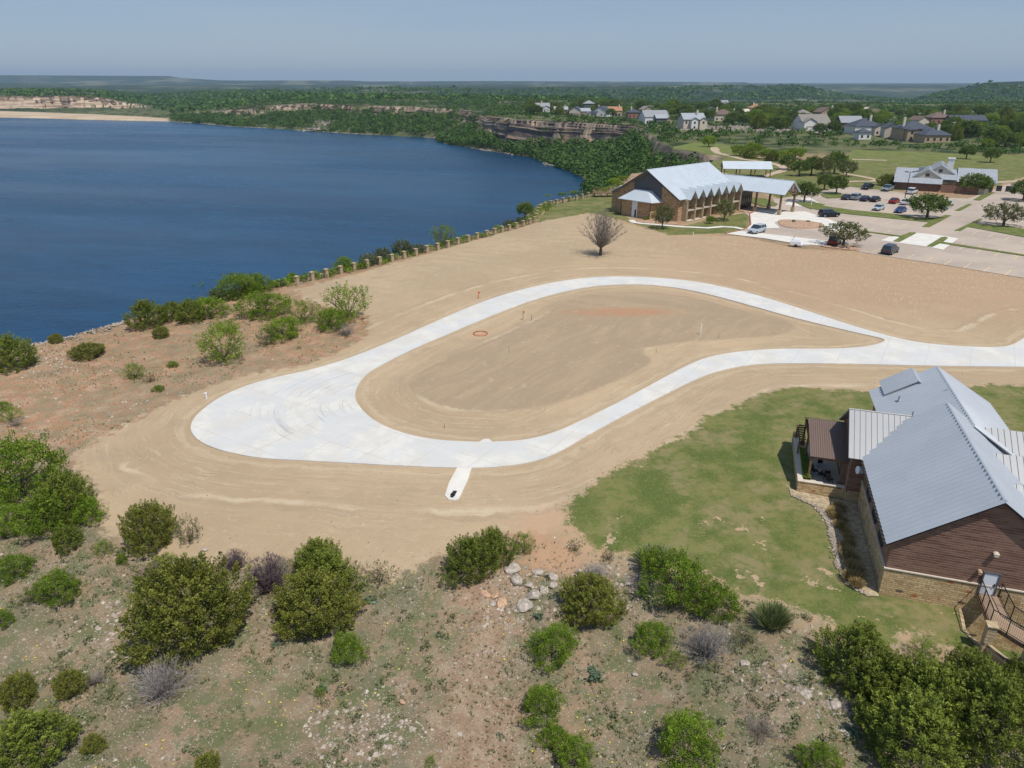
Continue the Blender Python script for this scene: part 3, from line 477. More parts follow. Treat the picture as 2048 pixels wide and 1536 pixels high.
# ---- rock faces with ledges along the rims
k = NT('cliff_rock', .95, .1); P = k.coord(); bn = k.noise(1.0, 5, k.coord((.012, .012, .42)), .7, .5); cr = k.noise(1.0, 4, k.coord((.16, .16, .03)), .65); wm = k.attr('warm')
c = k.mix(k.ramp(bn, .40, .58), (.10, .082, .072), (.27, .215, .17)); c = k.mix(wm, c, k.mix(k.ramp(bn, .42, .58), (.25, .17, .125), (.52, .40, .29)))
c = k.mix(k.math('MULTIPLY', k.ramp(cr, .52, .36), .8), c, (.06, .05, .045)); c = k.mix(k.math('MULTIPLY', k.ramp(k.noise(.05, 3, P), .55, .65), .6), c, (.42, .26, .15)); c = k.mix(k.ramp(k.noise(.12, 5, P, .7), .58, .64), c, (.05, .075, .025)); k.color(c); k.bump(k.noise(.7, 4, P), .8, .6); M['cliffrock'] = k.m
def rock_face(pts, hgt, seed, wv, step=2.0):
    P = [Vector(p) for p in pts]; S2 = []
    for a, b_ in zip(P[:-1], P[1:]): n = max(1, int((b_ - a).length / step)); S2 += [a.lerp(b_, i / n) for i in range(n)]
    A = np.array([(p.x, p.y) for p in S2]); T = np.gradient(A, axis=0); kk = np.ones(9) / 9; T = np.stack([np.convolve(np.pad(T[:, i], 4, 'edge'), kk, 'valid') for i in (0, 1)], 1); T /= np.linalg.norm(T, axis=1, keepdims=True)
    N = np.stack([T[:, 1], -T[:, 0]], 1); mid = A + N * 40
    if (sdf(EDGE, mid[:, 0], mid[:, 1]) > 0).mean() > .5: N = -N
    offs = np.linspace(-26, 26, 53); G = A[:, None] + N[:, None] * offs[None, :, None]; d = height(G[..., 0].ravel(), G[..., 1].ravel(), True)[1].reshape(len(A), -1)
    o0 = np.array([offs[np.argmax(r_ < 0)] if (r_ < 0).any() else 0 for r_ in d]); o0 = np.convolve(np.pad(o0, 2, 'edge'), np.ones(5) / 5, 'valid')
    B_ = A + N * (o0[:, None]); top = height(B_[:, 0] - N[:, 0] * 5, B_[:, 1] - N[:, 1] * 5); arc = np.arange(len(A)) * step; hh2 = np.array(hgt(arc / arc[-1])) * (1 + .35 * fbm(arc, arc * 0 + seed, 35, 3, seed)); nl = 26; V = []; wv_ = []
    for j in range(nl + 1):
        t = j / nl; led = fbm(arc * .02, arc * 0 + j * 3.1, 1, 1, seed + 3) * 1.4 + fbm(arc, arc * 0 + j * .6, 7, 2, seed + 5) * 1.0; out = -1.2 + 6.2 * t ** 1.3 + led * .8 + (j % 6 == 2) * .4
        V.append(np.stack([B_[:, 0] + N[:, 0] * out, B_[:, 1] + N[:, 1] * out, top + .35 * (1 - t * 4 if j < 1 else 0) - t * hh2 - max(0, t - .84) * 50], 1)); wv_.append(np.full(len(A), wv))
    V = np.concatenate(V); n = len(A); ii = np.arange((nl + 1) * n).reshape(nl + 1, n); Q = np.stack([ii[:-1, :-1], ii[:-1, 1:], ii[1:, 1:], ii[1:, :-1]], -1).reshape(-1, 4)
    props(link('cliff', raw_mesh('cliff', V, Q, [M['cliffrock']], dict(warm=np.concatenate(wv_)))), kind='structure')
rock_face(PX([(1290, 261), (1275, 252), (1200, 247), (1100, 243), (1020, 239)]), lambda t: np.interp(t, [0, .2, .8, 1], [4, 8.5, 9, 6]), 3, .06)
rock_face(PX([(1018, 238.7), (965, 229), (905, 217), (800, 214), (700, 212), (640, 209)]) + [(atx(540, 1120, -3), 1120), (atx(470, 1170, -10), 1170)], lambda t: np.interp(t, [0, .2, .6, .9, 1], [5, 5, 6, 7, 3]), 7, .45)
rock_face([(atx(240, 1640), 1640), (atx(150, 1610), 1610), (atx(60, 1600), 1600), (atx(0, 1605), 1605), (-1400, 1632)], lambda t: np.interp(t, [0, .25, 1], [5, 14, 20]), 11, .62)
# ---- water
k = NT('lake_water', .16, .38); g = k.coord((1, 1, 1), (0, 0, rad(20)))
c = k.mix(k.ramp(k.math('ADD', k.math('MULTIPLY', k.noise(.008, 5, k.coordT(rad(-14), 3.2, .8), .65), .6), k.math('MULTIPLY', k.noise(.09, 5, k.coordT(rad(-18), 2.4, .7), .7), .4)), .40, .60), (.002, .032, .080), (.005, .052, .118))
k.color(c); k.b.inputs['IOR'].default_value = 1.33
k.put(k.b.inputs['Roughness'], k.ramp(k.noise(.011, 5, k.coordT(rad(-14), 4, .8), .65), .35, .65, .2, .30))
k.bump(k.math('ADD', k.noise(.55, 4, k.coord((.5, 1.4, 1), (0, 0, rad(-15))), .65), k.math('MULTIPLY', k.noise(2.4, 3, g), .35)), .65, .35)
b = MB(); b.poly([(-9000, -500, ZL), (400, -500, ZL), (400, 2200, ZL), (-9000, 2200, ZL)])
props(b.build('lake_water', k.m), kind='structure')

# ------------------------------------------------------------------ draped sheets
def inpoly(poly, x, y): return sdf(poly, np.array(x), np.array(y)) > 0
def sheet(name, poly, mat, off=.02, step=3., hole=None, thick=0, edgeattr=False, z=None, parent=None):
    def dens(p):
        o = []
        for i in range(len(p)):
            a = Vector(p[i]); b_ = Vector(p[(i + 1) % len(p)]); k_ = max(1, int((b_ - a).length / step))
            o += [a.lerp(b_, j / k_) for j in range(k_)]
        return o
    A = dens(poly); vs = list(A); loops = [list(range(len(A)))]
    if hole: B = dens(hole); loops.append(list(range(len(A), len(A) + len(B)))); vs += B
    P = np.array([(v[0], v[1]) for v in A]); gx, gy = np.meshgrid(np.arange(P[:, 0].min(), P[:, 0].max(), step), np.arange(P[:, 1].min(), P[:, 1].max(), step)); gx, gy = gx.ravel(), gy.ravel()
    if len(gx):
        ok = sdf(poly, gx, gy) > step * .4
        if hole: ok &= sdf(hole, gx, gy) < -step * .4
        vs += [Vector((a, b_)) for a, b_ in zip(gx[ok], gy[ok])]
    edges = [(l_[i], l_[(i + 1) % len(l_)]) for l_ in loops for i in range(len(l_))]
    r = delaunay_2d_cdt([Vector(v) for v in vs], edges, [], 2 if hole else 1, 1e-5)
    v2 = r[0]; fs = [tuple(f_) for f_ in r[2]]
    if hole: fs = [f_ for f_ in fs if not inpoly(hole, [sum(v2[i][0] for i in f_) / 3], [sum(v2[i][1] for i in f_) / 3])[0]]
    x = np.array([v[0] for v in v2]); y = np.array([v[1] for v in v2]); zz = height(x, y) + off if z is None else np.full(len(x), z)
    V = [(a, b_, c_) for a, b_, c_ in zip(x, y, zz)]
    fs = [f_ if ((x[f_[1]] - x[f_[0]]) * (y[f_[2]] - y[f_[0]]) - (x[f_[2]] - x[f_[0]]) * (y[f_[1]] - y[f_[0]])) > 0 else f_[::-1] for f_ in fs]
    if thick:
        cnt = {}
        for f_ in fs:
            for i in range(len(f_)): cnt[(f_[i], f_[(i + 1) % len(f_)])] = 1
        n0 = len(V); V += [(a, b_, c_ - thick) for a, b_, c_ in V]
        fs = fs + [(a, a + n0, b_ + n0, b_) for (a, b_) in cnt if (b_, a) not in cnt]
    me = bpy.data.meshes.new(name); me.from_pydata(V, [], fs); me.materials.append(mat); me.update()
    if edgeattr:
        e = sdf(poly, x, y)
        if hole: e = np.minimum(e, -sdf(hole, x, y))
        e = np.abs(e)
        if thick: e = np.concatenate([e, e])
        at = me.attributes.new('edge', 'FLOAT', 'POINT'); at.data.foreach_set('value', e.astype(np.float32))
    return link(name, me, parent)
S = lambda o, nm=None: props(o, kind='structure')
def strip(px_pts, wd, world=False):
    p = [Vector(q) for q in (px_pts if world else PX(px_pts))]; L_, R2 = [], []
    for i in range(len(p)):
        d = (p[min(i + 1, len(p) - 1)] - p[max(i - 1, 0)]).normalized(); nn = Vector((-d[1], d[0])) * wd / 2
        L_.append(tuple(p[i] + nn)); R2.append(tuple(p[i] - nn))
    return L_ + R2[::-1]
S(sheet('road', ROAD_OUT, M['road'], .10, 1.3, ROAD_IN, .22, True))
S(sheet('sidewalk', PX([(915, 937), (943.5, 938.5), (936, 962), (918, 1000), (909, 1003), (897, 1001), (890, 993), (898, 968)]), M['white_conc'], .085, 1.0, None, .2))
S(sheet('pavement', PX([(958, 886.8), (968, 881), (978, 881), (985, 886.4)]), M['white_conc'], .09, .6, None, .2))
LOT = PX([(1452, 467), (1492, 458), (1502, 450), (1500, 436), (1487, 425), (1500, 419), (1540, 415), (1552, 408), (1545, 398), (1590, 392), (1640, 381), (1700, 374), (1790, 383), (1870, 395), (1935, 398), (1985, 380), (2000, 372), (2048, 362), (2250, 352), (2400, 420), (2400, 640), (2250, 592), (2048, 556), (1900, 531), (1800, 516), (1725, 504), (1700, 497), (1641, 491), (1600, 488), (1530, 476)])
S(sheet('parking_lot', LOT, M['lot'], .07, 3.5, None, .12))
S(sheet('driveway', PX([(1500, 430), (1516, 421), (1560, 425), (1610, 424), (1660, 440), (1690, 452), (1672, 462), (1640, 448), (1600, 441), (1560, 440), (1549, 446), (1560, 456), (1530, 456), (1500, 462), (1494, 457), (1503, 449)]), M['white_conc'], .11, 2.5))
S(sheet('driveway', PX([(1452, 467.6), (1478, 462), (1520, 466), (1600, 475), (1660, 482), (1652, 491), (1600, 488.5), (1530, 476.5)]), M['white_conc'], .105, 2.5))
S(sheet('driveway', PX([(1620, 395), (1640, 407), (1600, 414), (1570, 410), (1580, 400)]), M['white_conc'], .10, 2.5))
PATCH = PX([(1762, 480.5), (1777, 474), (1797, 472), (1819, 465.5), (1836, 466), (1875, 470), (1917, 476.5), (1902, 488), (1886.6, 499), (1853.8, 492.5)])
S(sheet('pavement', PATCH, M['white_conc'], .10, 2.5))
for nm, pl in (('front walk', [(1262, 441), (1268, 445.5), (1285, 448), (1308, 449.6), (1366.5, 454.5), (1415, 456.5), (1444.6, 453.8), (1470, 455), (1490, 459)]),): S(sheet('path', strip(pl, 1.5), M['white_conc'], .09, 1.2))
for pl, wd in (([(1429, 296), (1427, 300), (1436, 307), (1462, 313), (1488, 320), (1531, 325), (1560, 331), (1571, 337), (1562, 342), (1548, 346)], 3.2), ([(1688, 346), (1715, 351), (1742, 356), (1756, 359), (1745, 362), (1715, 362), (1696, 363), (1660, 366)], 2.6), ([(1703, 319), (1740, 320), (1774, 321)], 3.2), ([(1548, 346), (1530, 352), (1510, 353)], 2.6), ([(1990, 365), (2020, 363), (2048, 362), (2120, 360)], 3)):
    S(sheet('path', strip(pl, wd), M['path'], .08, 2.5))
S(sheet('path', PX([(1430, 296), (1424, 304), (1434, 307), (1440, 300)]), M['path'], .09, 2.5))
S(sheet('path', strip([(1425, 262), (1500, 262), (1560, 262), (1600, 264), (1660, 272)], 5), M['path'], .25, 8))
medians = [[(1626, 419), (1646, 413), (1709, 431 - 9), (1792.5, 429.5), (1836, 437), (1873, 437), (1891, 431), (1902, 432), (1870, 449), (1858, 455), (1844, 454), (1858, 445.5), (1792, 439), (1709, 431), (1650, 424)],
           [(1722.5, 463), (1726, 462.2), (1801, 472), (1819, 465.6), (1830, 465.6), (1832, 467), (1799, 484), (1786, 482.7), (1800, 474.2)],
           [(1853.8, 492.3), (1882, 475), (1891, 474), (1896, 476), (1886, 484), (2048, 508.5), (2250, 541), (2250, 544), (2048, 511), (1880, 486.5), (1865, 493.5)],
           [(1908.5, 462), (1958.8, 439), (1964, 439.5), (1952, 447), (1961, 450.5), (2015, 453), (2100, 468), (2250, 486), (2250, 502), (2048, 474), (1935, 454.5), (1921, 462.4)],
           [(1909, 422.5), (1920, 423), (1943, 411), (1936, 409.5)], [(1946, 401.7), (1960, 402.6), (1990, 385), (1972, 384)],
           [(1640, 388), (1672, 385), (1690, 390), (1684, 396), (1655, 397), (1645, 393)], [(1588, 404), (1628, 405), (1650, 410), (1638, 415), (1622, 420), (1600, 411)], [(1500, 395), (1530, 397), (1556, 409), (1550, 414), (1525, 414), (1500, 405)]]
for i, mpx in enumerate(medians):
    S(sheet('traffic_island', PX(mpx), M['turf'], .19, 3, None, .16))
S(sheet('planting_bed', PX([(1640, 492), (1672, 489), (1712, 492), (1722, 499), (1700, 500), (1655, 495)]), M['gravelbed'], .17, 3, None, .14))
S(sheet('planting_bed', smooth_closed(PX([(1554, 444), (1562, 440), (1600, 441), (1640, 446), (1652, 452), (1640, 456), (1600, 457), (1566, 454)]), 2), M['gravelbed'], .2, 3, None, .16))
S(sheet('planting_bed', PX([(1272, 442), (1300, 441), (1352, 446), (1356, 450), (1310, 448), (1276, 445)]), M['gravelbed'], .06, 2))
S(sheet('planting_bed', PX([(1475, 420), (1496, 419), (1512, 423), (1500, 428), (1480, 424)]), M['gravelbed'], .12, 2))
b = strip([(1452, 467.3), (1478, 462), (1492, 457.5), (1501, 450), (1500, 436), (1499, 429), (1512, 423.5)], .22); S(sheet('kerb', b, M['redkerb'], .2, 1.5, None, .2))
# stall lines
def dash_rows():
    sd = (Vector(pix(1798, 505)) - Vector(pix(1783, 512))).normalized(); pl = Vector((.82, -.57)).normalized()
    rows = [((1745, 504), (2300, 602), 5.0, 1), ((1880, 486), (2250, 546), 4.6, 1), ((1895, 486.5), (2250, 544), -4.6, -1), ((1722, 436), (1852, 451), -4.6, -1), ((1700, 459), (1800, 472), 4.8, 1),
            ((1925, 458), (2200, 500), -4.6, -1), ((1655, 415), (1840, 433), 4.6, 1), ((1700, 397), (1850, 411), 4.6, 1), ((1640, 408), (1690, 413), 4.6, 1), ((1740, 465), (1790, 474), -4.6, -1), ((1800, 383), (1930, 401), -4.6, -1), ((1990, 448), (2200, 470), 4.6, 1)]
    B = MB()
    for a, c_, ln, sg in rows:
        p = Vector(pix(*a)); q = Vector(pix(*c_)); n = max(1, int((q - p).length / 3.1))
        for i in range(n + 1):
            o = p.lerp(q, i / n); e = o + sd * ln; t = Vector((sd[1], -sd[0])) * .085
            z0 = [hz(*o), hz(*e)]
            B.poly([(o[0] - t[0], o[1] - t[1], z0[0] + .079), (o[0] + t[0], o[1] + t[1], z0[0] + .079), (e[0] + t[0], e[1] + t[1], z0[1] + .079), (e[0] - t[0], e[1] - t[1], z0[1] + .079)])
    S(B.build('stall_markings', M['paint']))
dash_rows()
for pp in ([(1893, 402), (1910, 404), (1903, 408.5), (1886, 406)], [(1878, 413), (1900, 416), (1895, 421), (1872, 418)]): S(sheet('accessible_marking', PX(pp), M['bluepaint'], .085, 2))

# ------------------------------------------------------------------ the lodge at the right edge
def lodge():
    O = (22.9, 36.1); T = thing('lodge', 'near lodge with corrugated blue-grey metal roofs and dark red siding over tan stone', 'building', (O[0], O[1], 0), math.atan2(-.302, .953))
    def W(px, py, z):
        x, y = pix(px, py, z); dx, dy = x - O[0], y - O[1]
        return (dx * .953 - dy * .302, dx * .302 + dy * .953)
    b = MB(); b.box(.33, 10.47, .33, 13.6, -2.7, 2.0); b.box(2.62, 11.2, 13.61, 24.3, -1, .9); b.box(-.62, .32, 11.4, 17.6, -.5, 1.0)
    b.build('stone_wall', M['stone'], T)
    b = MB(); b.box(.27, 10.53, .27, 13.6, 2.001, 2.07); b.build('stone_cap', M['cream'], T)
    b = MB(); b.prism([(.38, .38, 2.071), (10.42, .38, 2.071), (10.42, .38, 4.12), (5.4, .38, 7.82), (.38, .38, 4.12)], (0, 13.2, 0))
    b.prism([(2.65, 13.6, .901), (11.15, 13.6, .901), (11.15, 13.6, 4.2), (7.1, 13.6, 6.82), (2.65, 13.6, 4.1)], (0, 10.65, 0))
    b.prism([(-.65, 11.42, 1.001), (-.65, 17.58, 1.001), (-.65, 17.58, 4.15), (-.65, 14.5, 6.35), (-.65, 11.42, 4.15)], (1.02, 0, 0))
    for u0 in (14.0, 9.7, 5.4): b.prism([(13.9, u0 - 1.8, -2), (13.9, u0 + 1.8, -2), (13.9, u0 + 1.8, 5.0), (13.9, u0, 6.3), (13.9, u0 - 1.8, 5.0)], (-3.4, 0, 0))
    b.build('siding_wall', M['siding'], T)
    b = MB(); b.slope((0, .08, 4.0), (0, 14.1, 4.0), (5.4, 14.1, 8.0), (5.4, .08, 8.0), .1, .48, .12, .34); b.slope((10.8, .08, 4.0), (10.8, 14.1, 4.0), (5.4, 14.1, 8.0), (5.4, .08, 8.0), .1, .48, .12, .34); b.tube((5.4, .05, 8.0), (5.4, 14.12, 8.0), .12, .12, 8)
    r = b.build('roof', M['roof'], T); r['label'] = 'main ridged roof of corrugated metal'
    f_ = MB(); f_.hexa([(-.06, .05, 3.78), (-.06, .10, 3.78), (5.4, .10, 7.82), (5.4, .05, 7.82)], [(-.06, .05, 3.98), (-.06, .10, 3.98), (5.4, .10, 7.97), (5.4, .05, 7.97)]); f_.hexa([(10.86, .05, 3.78), (10.86, .10, 3.78), (5.401, .10, 7.82), (5.401, .05, 7.82)], [(10.86, .05, 3.98), (10.86, .10, 3.98), (5.401, .10, 7.97), (5.401, .05, 7.97)])
    f_.box(-.13, -.03, -.08, 14, 3.82, 3.96); f_.build('fascia', M['trim'], r)
    b = MB(); b.slope((2.2, 12.9, 4.0), (2.2, 24.9, 4.0), (7.1, 24.9, 7.0), (7.1, 12.9, 7.0), .1, .48, .12, .34); b.slope((11.8, 11.6, 4.1), (11.8, 24.9, 4.1), (7.1, 24.9, 7.0), (7.1, 12.9, 7.0), .1, .48, .1, .3); b.tube((7.1, 12.9, 7.0), (7.1, 24.95, 7.0), .1, .1, 8)
    b.slope((3.0, 22.8, 4.75), (3.0, 25.9, 4.75), (5.4, 25.9, 6.35), (5.4, 22.8, 6.35), .08, .27, .04, .06); b.slope((7.8, 22.8, 4.75), (7.8, 25.9, 4.75), (5.4, 25.9, 6.35), (5.4, 22.8, 6.35), .08, .27, .04, .06)
    b.build('roof', M['roof'], T)
    b = MB(); b.slope((-1, 11.0, 4.0), (3.4, 11.0, 4.0), (3.4, 14.5, 6.5), (-1, 14.5, 6.5), .1, .4, .05, .04); b.slope((-1, 18.0, 4.0), (3.4, 18.0, 4.0), (3.4, 14.5, 6.5), (-1, 14.5, 6.5), .1, .4, .05, .04)
    b.tube((-1.02, 14.5, 6.5), (3.4, 14.5, 6.5), .07)
    r = b.build('roof', M['roofw'], T); r['label'] = 'white ribbed roof of the side wing'
    b = MB()
    for u0 in (14.0, 9.7, 5.4):
        for s in (-1, 1): b.slope((6.2, u0 + s * 2.12, 5.05), (14.6, u0 + s * 2.12, 5.05), (14.6, u0, 6.5), (6.2, u0, 6.5), .08, .4, .05, .04)
    r = b.build('roof', M['roofw'], T); r['label'] = 'white ribbed roofs over the right-hand gables'
    # brown porch roof on timber posts
    b = MB(); b.slope((-3.45, 12.3, 3.05), (-.72, 12.3, 3.05), (-.72, 16.3, 4.5), (-3.55, 16.3, 4.5), .08, .16, .035, .06); b.slope((-3.45, 19.6, 3.05), (-.72, 19.6, 3.05), (-.72, 16.3, 4.5), (-3.55, 16.3, 4.5), .08, .16, .035, .06)
    pr = b.build('porch_roof', M['roofb'], T)
    for x, y in ((-3.3, 12.5), (-3.3, 16.3), (-3.3, 19.3), (-.95, 12.5)):
        p = MB(); p.box(x - .08, x + .08, y - .08, y + .08, .6, 3.0 if y != 16.3 else 4.35); p.box(x - .16, x + .16, y - .16, y + .16, .6, 1.0); p.build('porch_post', M['timber'], T)
    p = MB(); p.box(-3.4, -3.2, 12.4, 19.4, 2.85, 3.0); p.box(-3.4, -.7, 12.4, 12.56, 2.8, 2.98); p.build('porch_beam', M['timber'], T)
    p = MB()
    for i in range(7): p.box(-4.0, -3.42, 16.6 + i * .45, 16.68 + i * .45, 2.3, 2.42)
    p.box(-3.95, -3.85, 16.4, 19.7, 2.18, 2.3)
    for y in (16.5, 19.5): p.box(-3.97, -3.83, y - .06, y + .06, .9, 2.18)
    p.build('pergola', M['timber'], T)
    # terrace
    p = MB(); p.box(-4.05, -3.75, 11.75, 19.9, -.6, 1.0); p.box(-3.749, -.5, 11.75, 12.02, -.6, 1.0); p.box(-3.74, -.7, 12.021, 19.8, -.5, .6); p.box(-4.12, -3.68, 19.6, 20.1, -.6, 1.35)
    tw = p.build('terrace_wall', M['stone'], T); p = MB(); p.box(-4.1, -3.7, 11.7, 19.55, 1.001, 1.06); p.box(-3.699, -.48, 11.7, 12.07, 1.001, 1.06); p.build('coping', M['cream'], tw)
    p = MB(); p.box(-3.0, -.72, 12.3, 19.6, .601, .62); p.build('terrace_floor', M['walk'], T)
    # windows on the shaded side
    for y0 in (2.2, 5.0, 7.8):
        p = MB(); p.box(.30, .36, y0, y0 + 1.2, 2.4, 3.6); wn = p.build('window', M['glass'], T); p = MB()
        for a in ((y0 - .08, y0, 2.32, 3.68), (y0 + 1.2, y0 + 1.28, 2.32, 3.68), (y0, y0 + 1.2, 2.32, 2.4), (y0, y0 + 1.2, 3.6, 3.68)): p.box(.27, .37, a[0], a[1], a[2], a[3])
        p.build('window_frame', M['trim'], wn)
    p = MB(); p.box(5.62, 6.36, .30, .37, 1.42, 2.92); d = p.build('door', M['white'], T); d['label'] = 'white door opening on the raised deck'
    p = MB(); p.box(5.54, 5.618, .26, .36, 1.41, 3.0); p.box(6.362, 6.44, .26, .36, 1.41, 3.0); p.box(5.618, 6.362, .26, .36, 2.922, 3.0); p.build('door_frame', M['greypanel'], d); p = MB(); p.box(6.24, 6.29, .22, .30, 2.05, 2.25); p.build('handle', M['black'], d)
    for (x, z, s_) in ((5.85, 4.3, 1.3), (5.32, 2.9, 1.0)):
        p = MB(); p.box(x - .09 * s_, x + .09 * s_, .12, .34, z - .08, z + .1); p.hexa([(x - .12 * s_, .10, z + .101), (x + .12 * s_, .10, z + .101), (x + .12 * s_, .37, z + .101), (x - .12 * s_, .37, z + .101)], [(x - .07, .16, z + .17), (x + .07, .16, z + .17), (x + .07, .37, z + .17), (x - .07, .37, z + .17)]); p.build('wall_lamp', M['cream'] if s_ > 1 else M['rockw'], T)
    # raised deck with black railings
    lf = [(5.6, .3), (5.5, -2.46), (6.84, -3.78), (9.8, -6.6)]; rt = [(10.8, -5.9), (7.25, -2.5), (6.7, -1.79), (6.67, .3)]
    p = MB(); p.prism([(x, y, 1.3) for x, y in lf + rt], (0, 0, .1)); p.build('deck', M['deck'], T)
    for nm, line in (('railing', lf), ('railing', rt)):
        p = MB()
        for i in range(len(line) - 1):
            a = Vector((*line[i], 1.4)); c_ = Vector((*line[i + 1], 1.4)); n = max(1, round((c_ - a).length / 1.1))
            for z in (.08, .98): p.tube(a + Vector((0, 0, z)), c_ + Vector((0, 0, z)), .022 if z < .5 else .032, None, 5)
            for j in range(n + 1): q = a.lerp(c_, j / n); p.tube(q - Vector((0, 0, .12)), q + Vector((0, 0, 1.0)), .03, None, 5)
            m_ = int((c_ - a).length / .1)
            for j in range(1, m_): q = a.lerp(c_, j / m_); p.tube(q + Vector((0, 0, .08)), q + Vector((0, 0, .97)), .007, None, 3, 0, False)
        p.build(nm, M['black'], T)
    p = MB()
    for i in range(3): a, c_ = lf[i], lf[i + 1]; p.tube((*a, 1.22), (*c_, 1.22), .09, None, 4)
    for x, y in ((6.0, -1.9), (7.6, -3.9), (9.2, -5.4)): p.box(x - .09, x + .09, y - .09, y + .09, -2.6, 1.29)
    p.build('deck_frame', M['timber'], T)
    # sunken entry: thin stone retaining walls and pillars
    pit = [W(*q, 0) for q in ((1920, 1217), (1929, 1262), (1967, 1299), (2031, 1350), (2120, 1420))]
    p = MB()
    for i in range(len(pit) - 1):
        a = Vector((*pit[i], 0)); c_ = Vector((*pit[i + 1], 0)); n_ = Vector((-(c_ - a).y, (c_ - a).x, 0)).normalized() * .09
        ext = (c_ - a).normalized() * .07
        hgt = .04 if i < 2 else .55
        p.hexa([a - n_ - ext + Vector((0, 0, -2.6)), c_ - n_ + Vector((0, 0, -2.6)), c_ + n_ + Vector((0, 0, -2.6)), a + n_ - ext + Vector((0, 0, -2.6))], [a - n_ - ext + Vector((0, 0, hgt)), c_ - n_ + Vector((0, 0, hgt)), c_ + n_ + Vector((0, 0, hgt)), a + n_ - ext + Vector((0, 0, hgt))])
    p.build('retaining_wall', M['stone_s'], T)
    for q, tp in (((1967.6, 1299), 1251), ((2040, 1357), 1297)):
        x, y = pix(*q, 0); zt = zrow(y, tp); a = W(*q, 0); p = MB(); p.box(a[0] - .2, a[0] + .25, a[1] - .2, a[1] + .25, -2.5, zt); p.box(a[0] - .26, a[0] + .31, a[1] - .26, a[1] + .31, zt + .001, zt + .08); p.build('stone_pillar', M['stone_s'], T)
    # roof vents
    for (px, py, z, r, hh_) in ((1796.6, 803, 5.0, .07, .5), (1825, 830, 5.6, .05, .3)):
        a = W(px, py, z); p = MB(); p.tube((a[0], a[1], z - .4), (a[0], a[1], z + hh_), r); p.build('vent_pipe', M['chrome'], T)
    a = W(1896, 788, 6.6); p = MB(); p.tube((a[0], a[1], 6.1), (a[0], a[1], 6.75), .28, .28, 14); p.tube((a[0], a[1], 6.751), (a[0], a[1], 6.95), .36, .2, 14); p.build('roof_vent', M['chrome'], T)
    p = MB(); p.tube((-.3, 10.6, 3.3), (.05, 10.7, 3.25), .3, .25, 12); p.build('dish', M['white'], T)
    return T, W
LODGE, LW = lodge()
def wl(v, u): return (22.9 + .953 * v + .302 * u, 36.1 - .302 * v + .953 * u)
S(sheet('gravel_border', [wl(*q) for q in ((.31, 11.3), (.31, .05), (-.4, -.15), (-1.25, .6), (-1.75, 2.5), (-1.85, 5), (-1.95, 8), (-2.6, 9.8), (-3.4, 10.4), (-4.5, 10.9), (-4.6, 12.2), (-4.05, 11.8))], M['bed'], .06, .8))
# terrace furniture
def chair(name, label, v, u, rz, z=.625):
    x, y = wl(v, u); t = thing(name, label, 'chair', (x, y, z), rz)
    p = MB(); p.box(-.22, .22, -.22, .22, .38, .43); p.build('seat', M['black'], t); p = MB(); p.box(-.22, .22, .2, .24, .43, .95); p.build('backrest', M['black'], t)
    for a in (-.2, .2):
        for c_ in (-.2, .2): p = MB(); p.tube((a, c_, 0), (a, c_, .38), .018, None, 5); p.build('leg', M['black'], t)
x, y = wl(-2.1, 14.2); t = thing('patio_table', 'round glass-topped patio table under the brown porch roof', 'table', (x, y, .625)); p = MB(); p.tube((0, 0, .68), (0, 0, .72), .55, .55, 18); p.build('tabletop', M['chrome'], t)
p = MB(); p.tube((0, 0, 0), (0, 0, .68), .05); p.tube((0, 0, 0), (0, 0, .04), .28, .28, 12); p.build('leg', M['black'], t)
chair('patio_chair', 'black patio chair in front of the round terrace table', -1.9, 13.3, 3.0); chair('patio_chair', 'black patio chair left of the round terrace table', -2.7, 13.9, 1.6); chair('patio_chair', 'black patio chair behind the round terrace table', -2.1, 15.2, 0.1); chair('patio_chair', 'black lounge chair near the terrace corner in the sun', -1.7, 12.8, 2.2)

